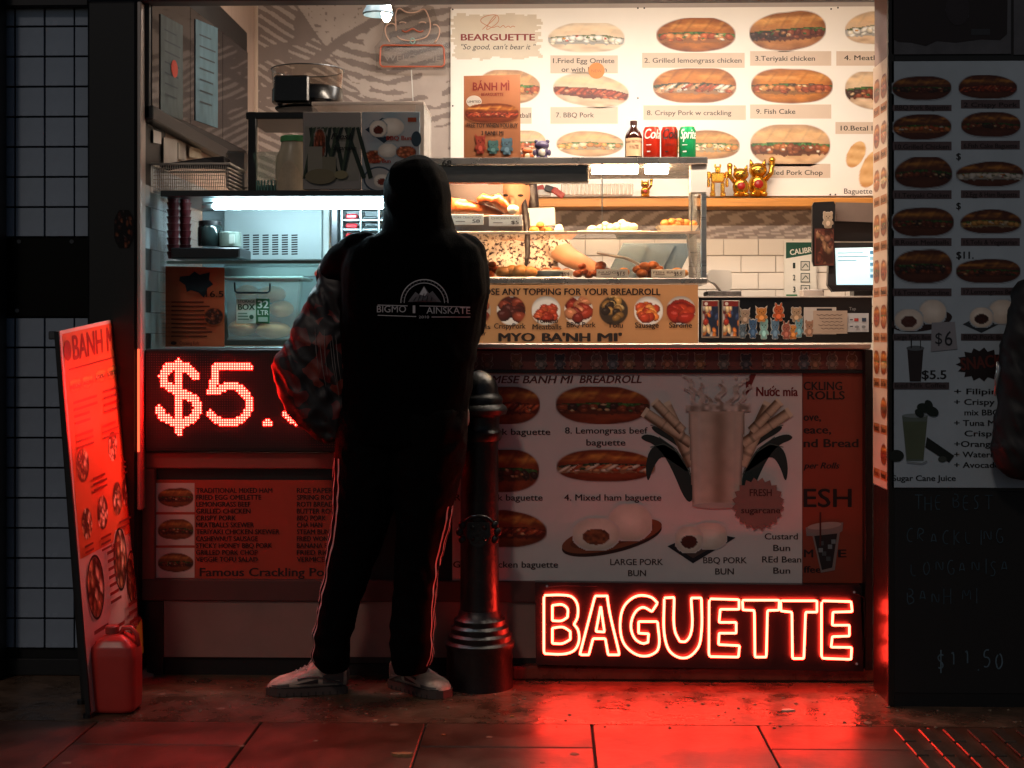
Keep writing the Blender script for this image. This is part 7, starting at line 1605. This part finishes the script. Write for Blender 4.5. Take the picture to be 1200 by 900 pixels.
# side face menu
YS0, YS1 = YQ + .016, -.112
q_ = PQ(Vector((XP, YS1, Yt - .0)), Vector((XP, YS0, Yt)), Vector((XP, YS1, Yb + .0)), Vector((XP, YS0, Yb)), 30, 160); q_.n = Vector((-1, 0, 0))
t_ = thing('pillar_side_menu', 'narrow orange-lit menu of baguette pictures on the inner side of the pillar', 'menu board', (XP, (YS0 + YS1) / 2, Yb))
MB().box((XP - .0025, YS1, Yb), (XP + .0002, YS0, Yt), .0006).build('panel', mat('side_menu_white', C(0xd8bda4), .35), t_)
for i in range(9):
    for j in range(2):
        x, y = 8 + j * 14, 10 + i * 17.2
        if i < 7 or j: Pic(q_, .003).grid(x - 6, y - 4.5, x + 6, y + 4.5, 30, 20, baguette(C(0xd8bda4), ['dark', 'pork', 'chicken', 'shred'][(i + j) % 4], 0xb06428, seed=i * 2 + j)).build('baguette_picture', t_)
        q = Pic(q_, .003).rect(x - 6, y + 6, x + 6, y + 9.5, C(0xb8703c)); q.text(['Pork', 'Fish Cake', 'Chicken', 'Meatball'][(i + j * 3) % 4], x - 5, y + 8.8, x + 4, 2, C(0x3c1c10), bold=.03); q.build('caption_strip', t_)
# chalkboard
t_ = thing('chalkboard', 'black chalkboard with handwritten "Crackling Longanisa Banh Mi $11.50" below the pillar menu', 'chalkboard', (XP + .3, YQ, .06))
MB().pbox(1045.5, 576, 1236, 812, YQ - .005, YQ - .0015, .001).build('board', mat('chalk_black', C(0x060709), .6, noise=.3, scale=5), t_)
pk2 = PY(YQ - .005); CH = print_mat('chalk_marks', .9, .1, .75); q = Pic(pk2); cc_ = C(0x4a606e)
SK = {'T': [[(0, 0), (10, 0)], [(5, 0), (5, 12)]], 'H': [[(0, 0), (0, 12)], [(8, 0), (8, 12)], [(0, 6), (8, 6)]], 'E': [[(8, 0), (0, 0), (0, 12), (8, 12)], [(0, 6), (6, 6)]], 'B': [[(0, 0), (0, 12), (6, 11), (8, 9), (6, 6), (0, 6), (5, 5), (7, 3), (5, 0), (0, 0)]], 'S': [[(8, 1), (4, 0), (1, 3), (7, 8), (5, 12), (0, 11)]],
      'C': [[(8, 1), (4, 0), (0, 5), (2, 11), (8, 11)]], 'R': [[(0, 12), (0, 0), (6, 1), (7, 4), (0, 6), (8, 12)]], 'A': [[(0, 12), (4, 0), (8, 12)], [(2, 8), (7, 8)]], 'K': [[(0, 0), (0, 12)], [(8, 0), (0, 6), (8, 12)]], 'L': [[(0, 0), (0, 12), (7, 12)]], 'I': [[(3, 0), (3, 12)]], 'N': [[(0, 12), (0, 0), (8, 12), (8, 0)]], 'G': [[(8, 1), (3, 0), (0, 6), (3, 12), (8, 11), (8, 7), (5, 7)]], 'O': [[(4, 0), (0, 5), (3, 12), (8, 8), (7, 2), (4, 0)]], 'M': [[(0, 12), (1, 0), (5, 8), (9, 0), (10, 12)]],
      '$': [[(8, 2), (3, 1), (0, 4), (7, 8), (5, 11), (0, 10)], [(4, -2), (4, 14)]], '1': [[(2, 2), (5, 0), (5, 12)]], '.': [[(3, 11.5), (4, 12)]], '5': [[(8, 0), (2, 0), (1, 5), (6, 5), (8, 8), (5, 12), (0, 11)]], '0': [[(4, 0), (0, 5), (3, 12), (8, 8), (7, 2), (4, 0)]]}
rnd = random.Random(9)
for s_, x, y, w, h in (('THE BEST', 1072, 575.5 + 5, 12.5, 1.35), ('CRACKLING', 1062, 620, 14, 1.45), ('LONGANISA', 1068, 656, 14, 1.45), ('BANH MI', 1064, 690, 14, 1.5), ('$11.50', 1098, 763, 15, 1.7)):
    q = Pic(pk2)
    for ch in s_:
        if ch in SK:
            jx, jy = rnd.uniform(-1, 1), rnd.uniform(-2, 2)
            for l in SK[ch]: q.line([(x + jx + px * w / 14, y + jy + py * h) for px, py in chaikin(l, 1, False)] if len(l) > 2 else [(x + jx + px * w / 14, y + jy + py * h) for px, py in l], 1.1 if s_[0] != '$' else 1.6, cc_ if s_[0] != '$' else C(0x6a8494))
        x += w * (.5 if ch in ' .I' else 1)
    q.build('chalk_lettering', t_, CH)
# parasol hanging on the right
b = Body(); b.pxloft([(332, 1196, 1216, .03), (345, 1186, 1224, .04), (380, 1178, 1232, .05), (430, 1174, 1236, .055), (480, 1168, 1236, .06), (525, 1163, 1232, .06), (548, 1170, 1226, .05), (560, 1186, 1216, .03)], -.42, ex=2)
o = b.build('folded_parasol', mat('parasol_black', C(0x07070a), .6), None, .008, 1, fold=.016, fs=(14, 14, 12), seed=9); tag(o, 'dark folded parasol hanging in front of the pillar poster at the right edge', 'parasol')
b = MB(); b.tube([W(1169, 424, -.49), W(1170, 431, -.495), W(1168, 445, -.495), W(1166, 464, -.49)], [.004, .007, .006, .003], 8); o = b.build('steel_clip', STEEL, smooth=True); tag(o, 'small shiny steel clip on the dark parasol', 'clip')

# ================================================================ TACTILE BARS
tp = thing('tactile_paving', 'tactile paving with raised ribbed bars at the lower right', 'tactile paving', (WG(1120, 880).x, WG(1120, 880).y, 0))
y0 = WG(1110, 857).y
for r_ in range(3):
    for i in range(9):
        x = W(1047 + i * 28.6, 857, y0).x; ya_ = y0 - r_ * .135; yb_ = ya_ - .122
        MB().box((x, yb_, -.0), (x + .034, ya_, .0075), .0028).build('tactile_bar', mat('bar_steel', C(0x5a4c42), .32, .5, noise=.2, scale=40, bump=.3), tp)
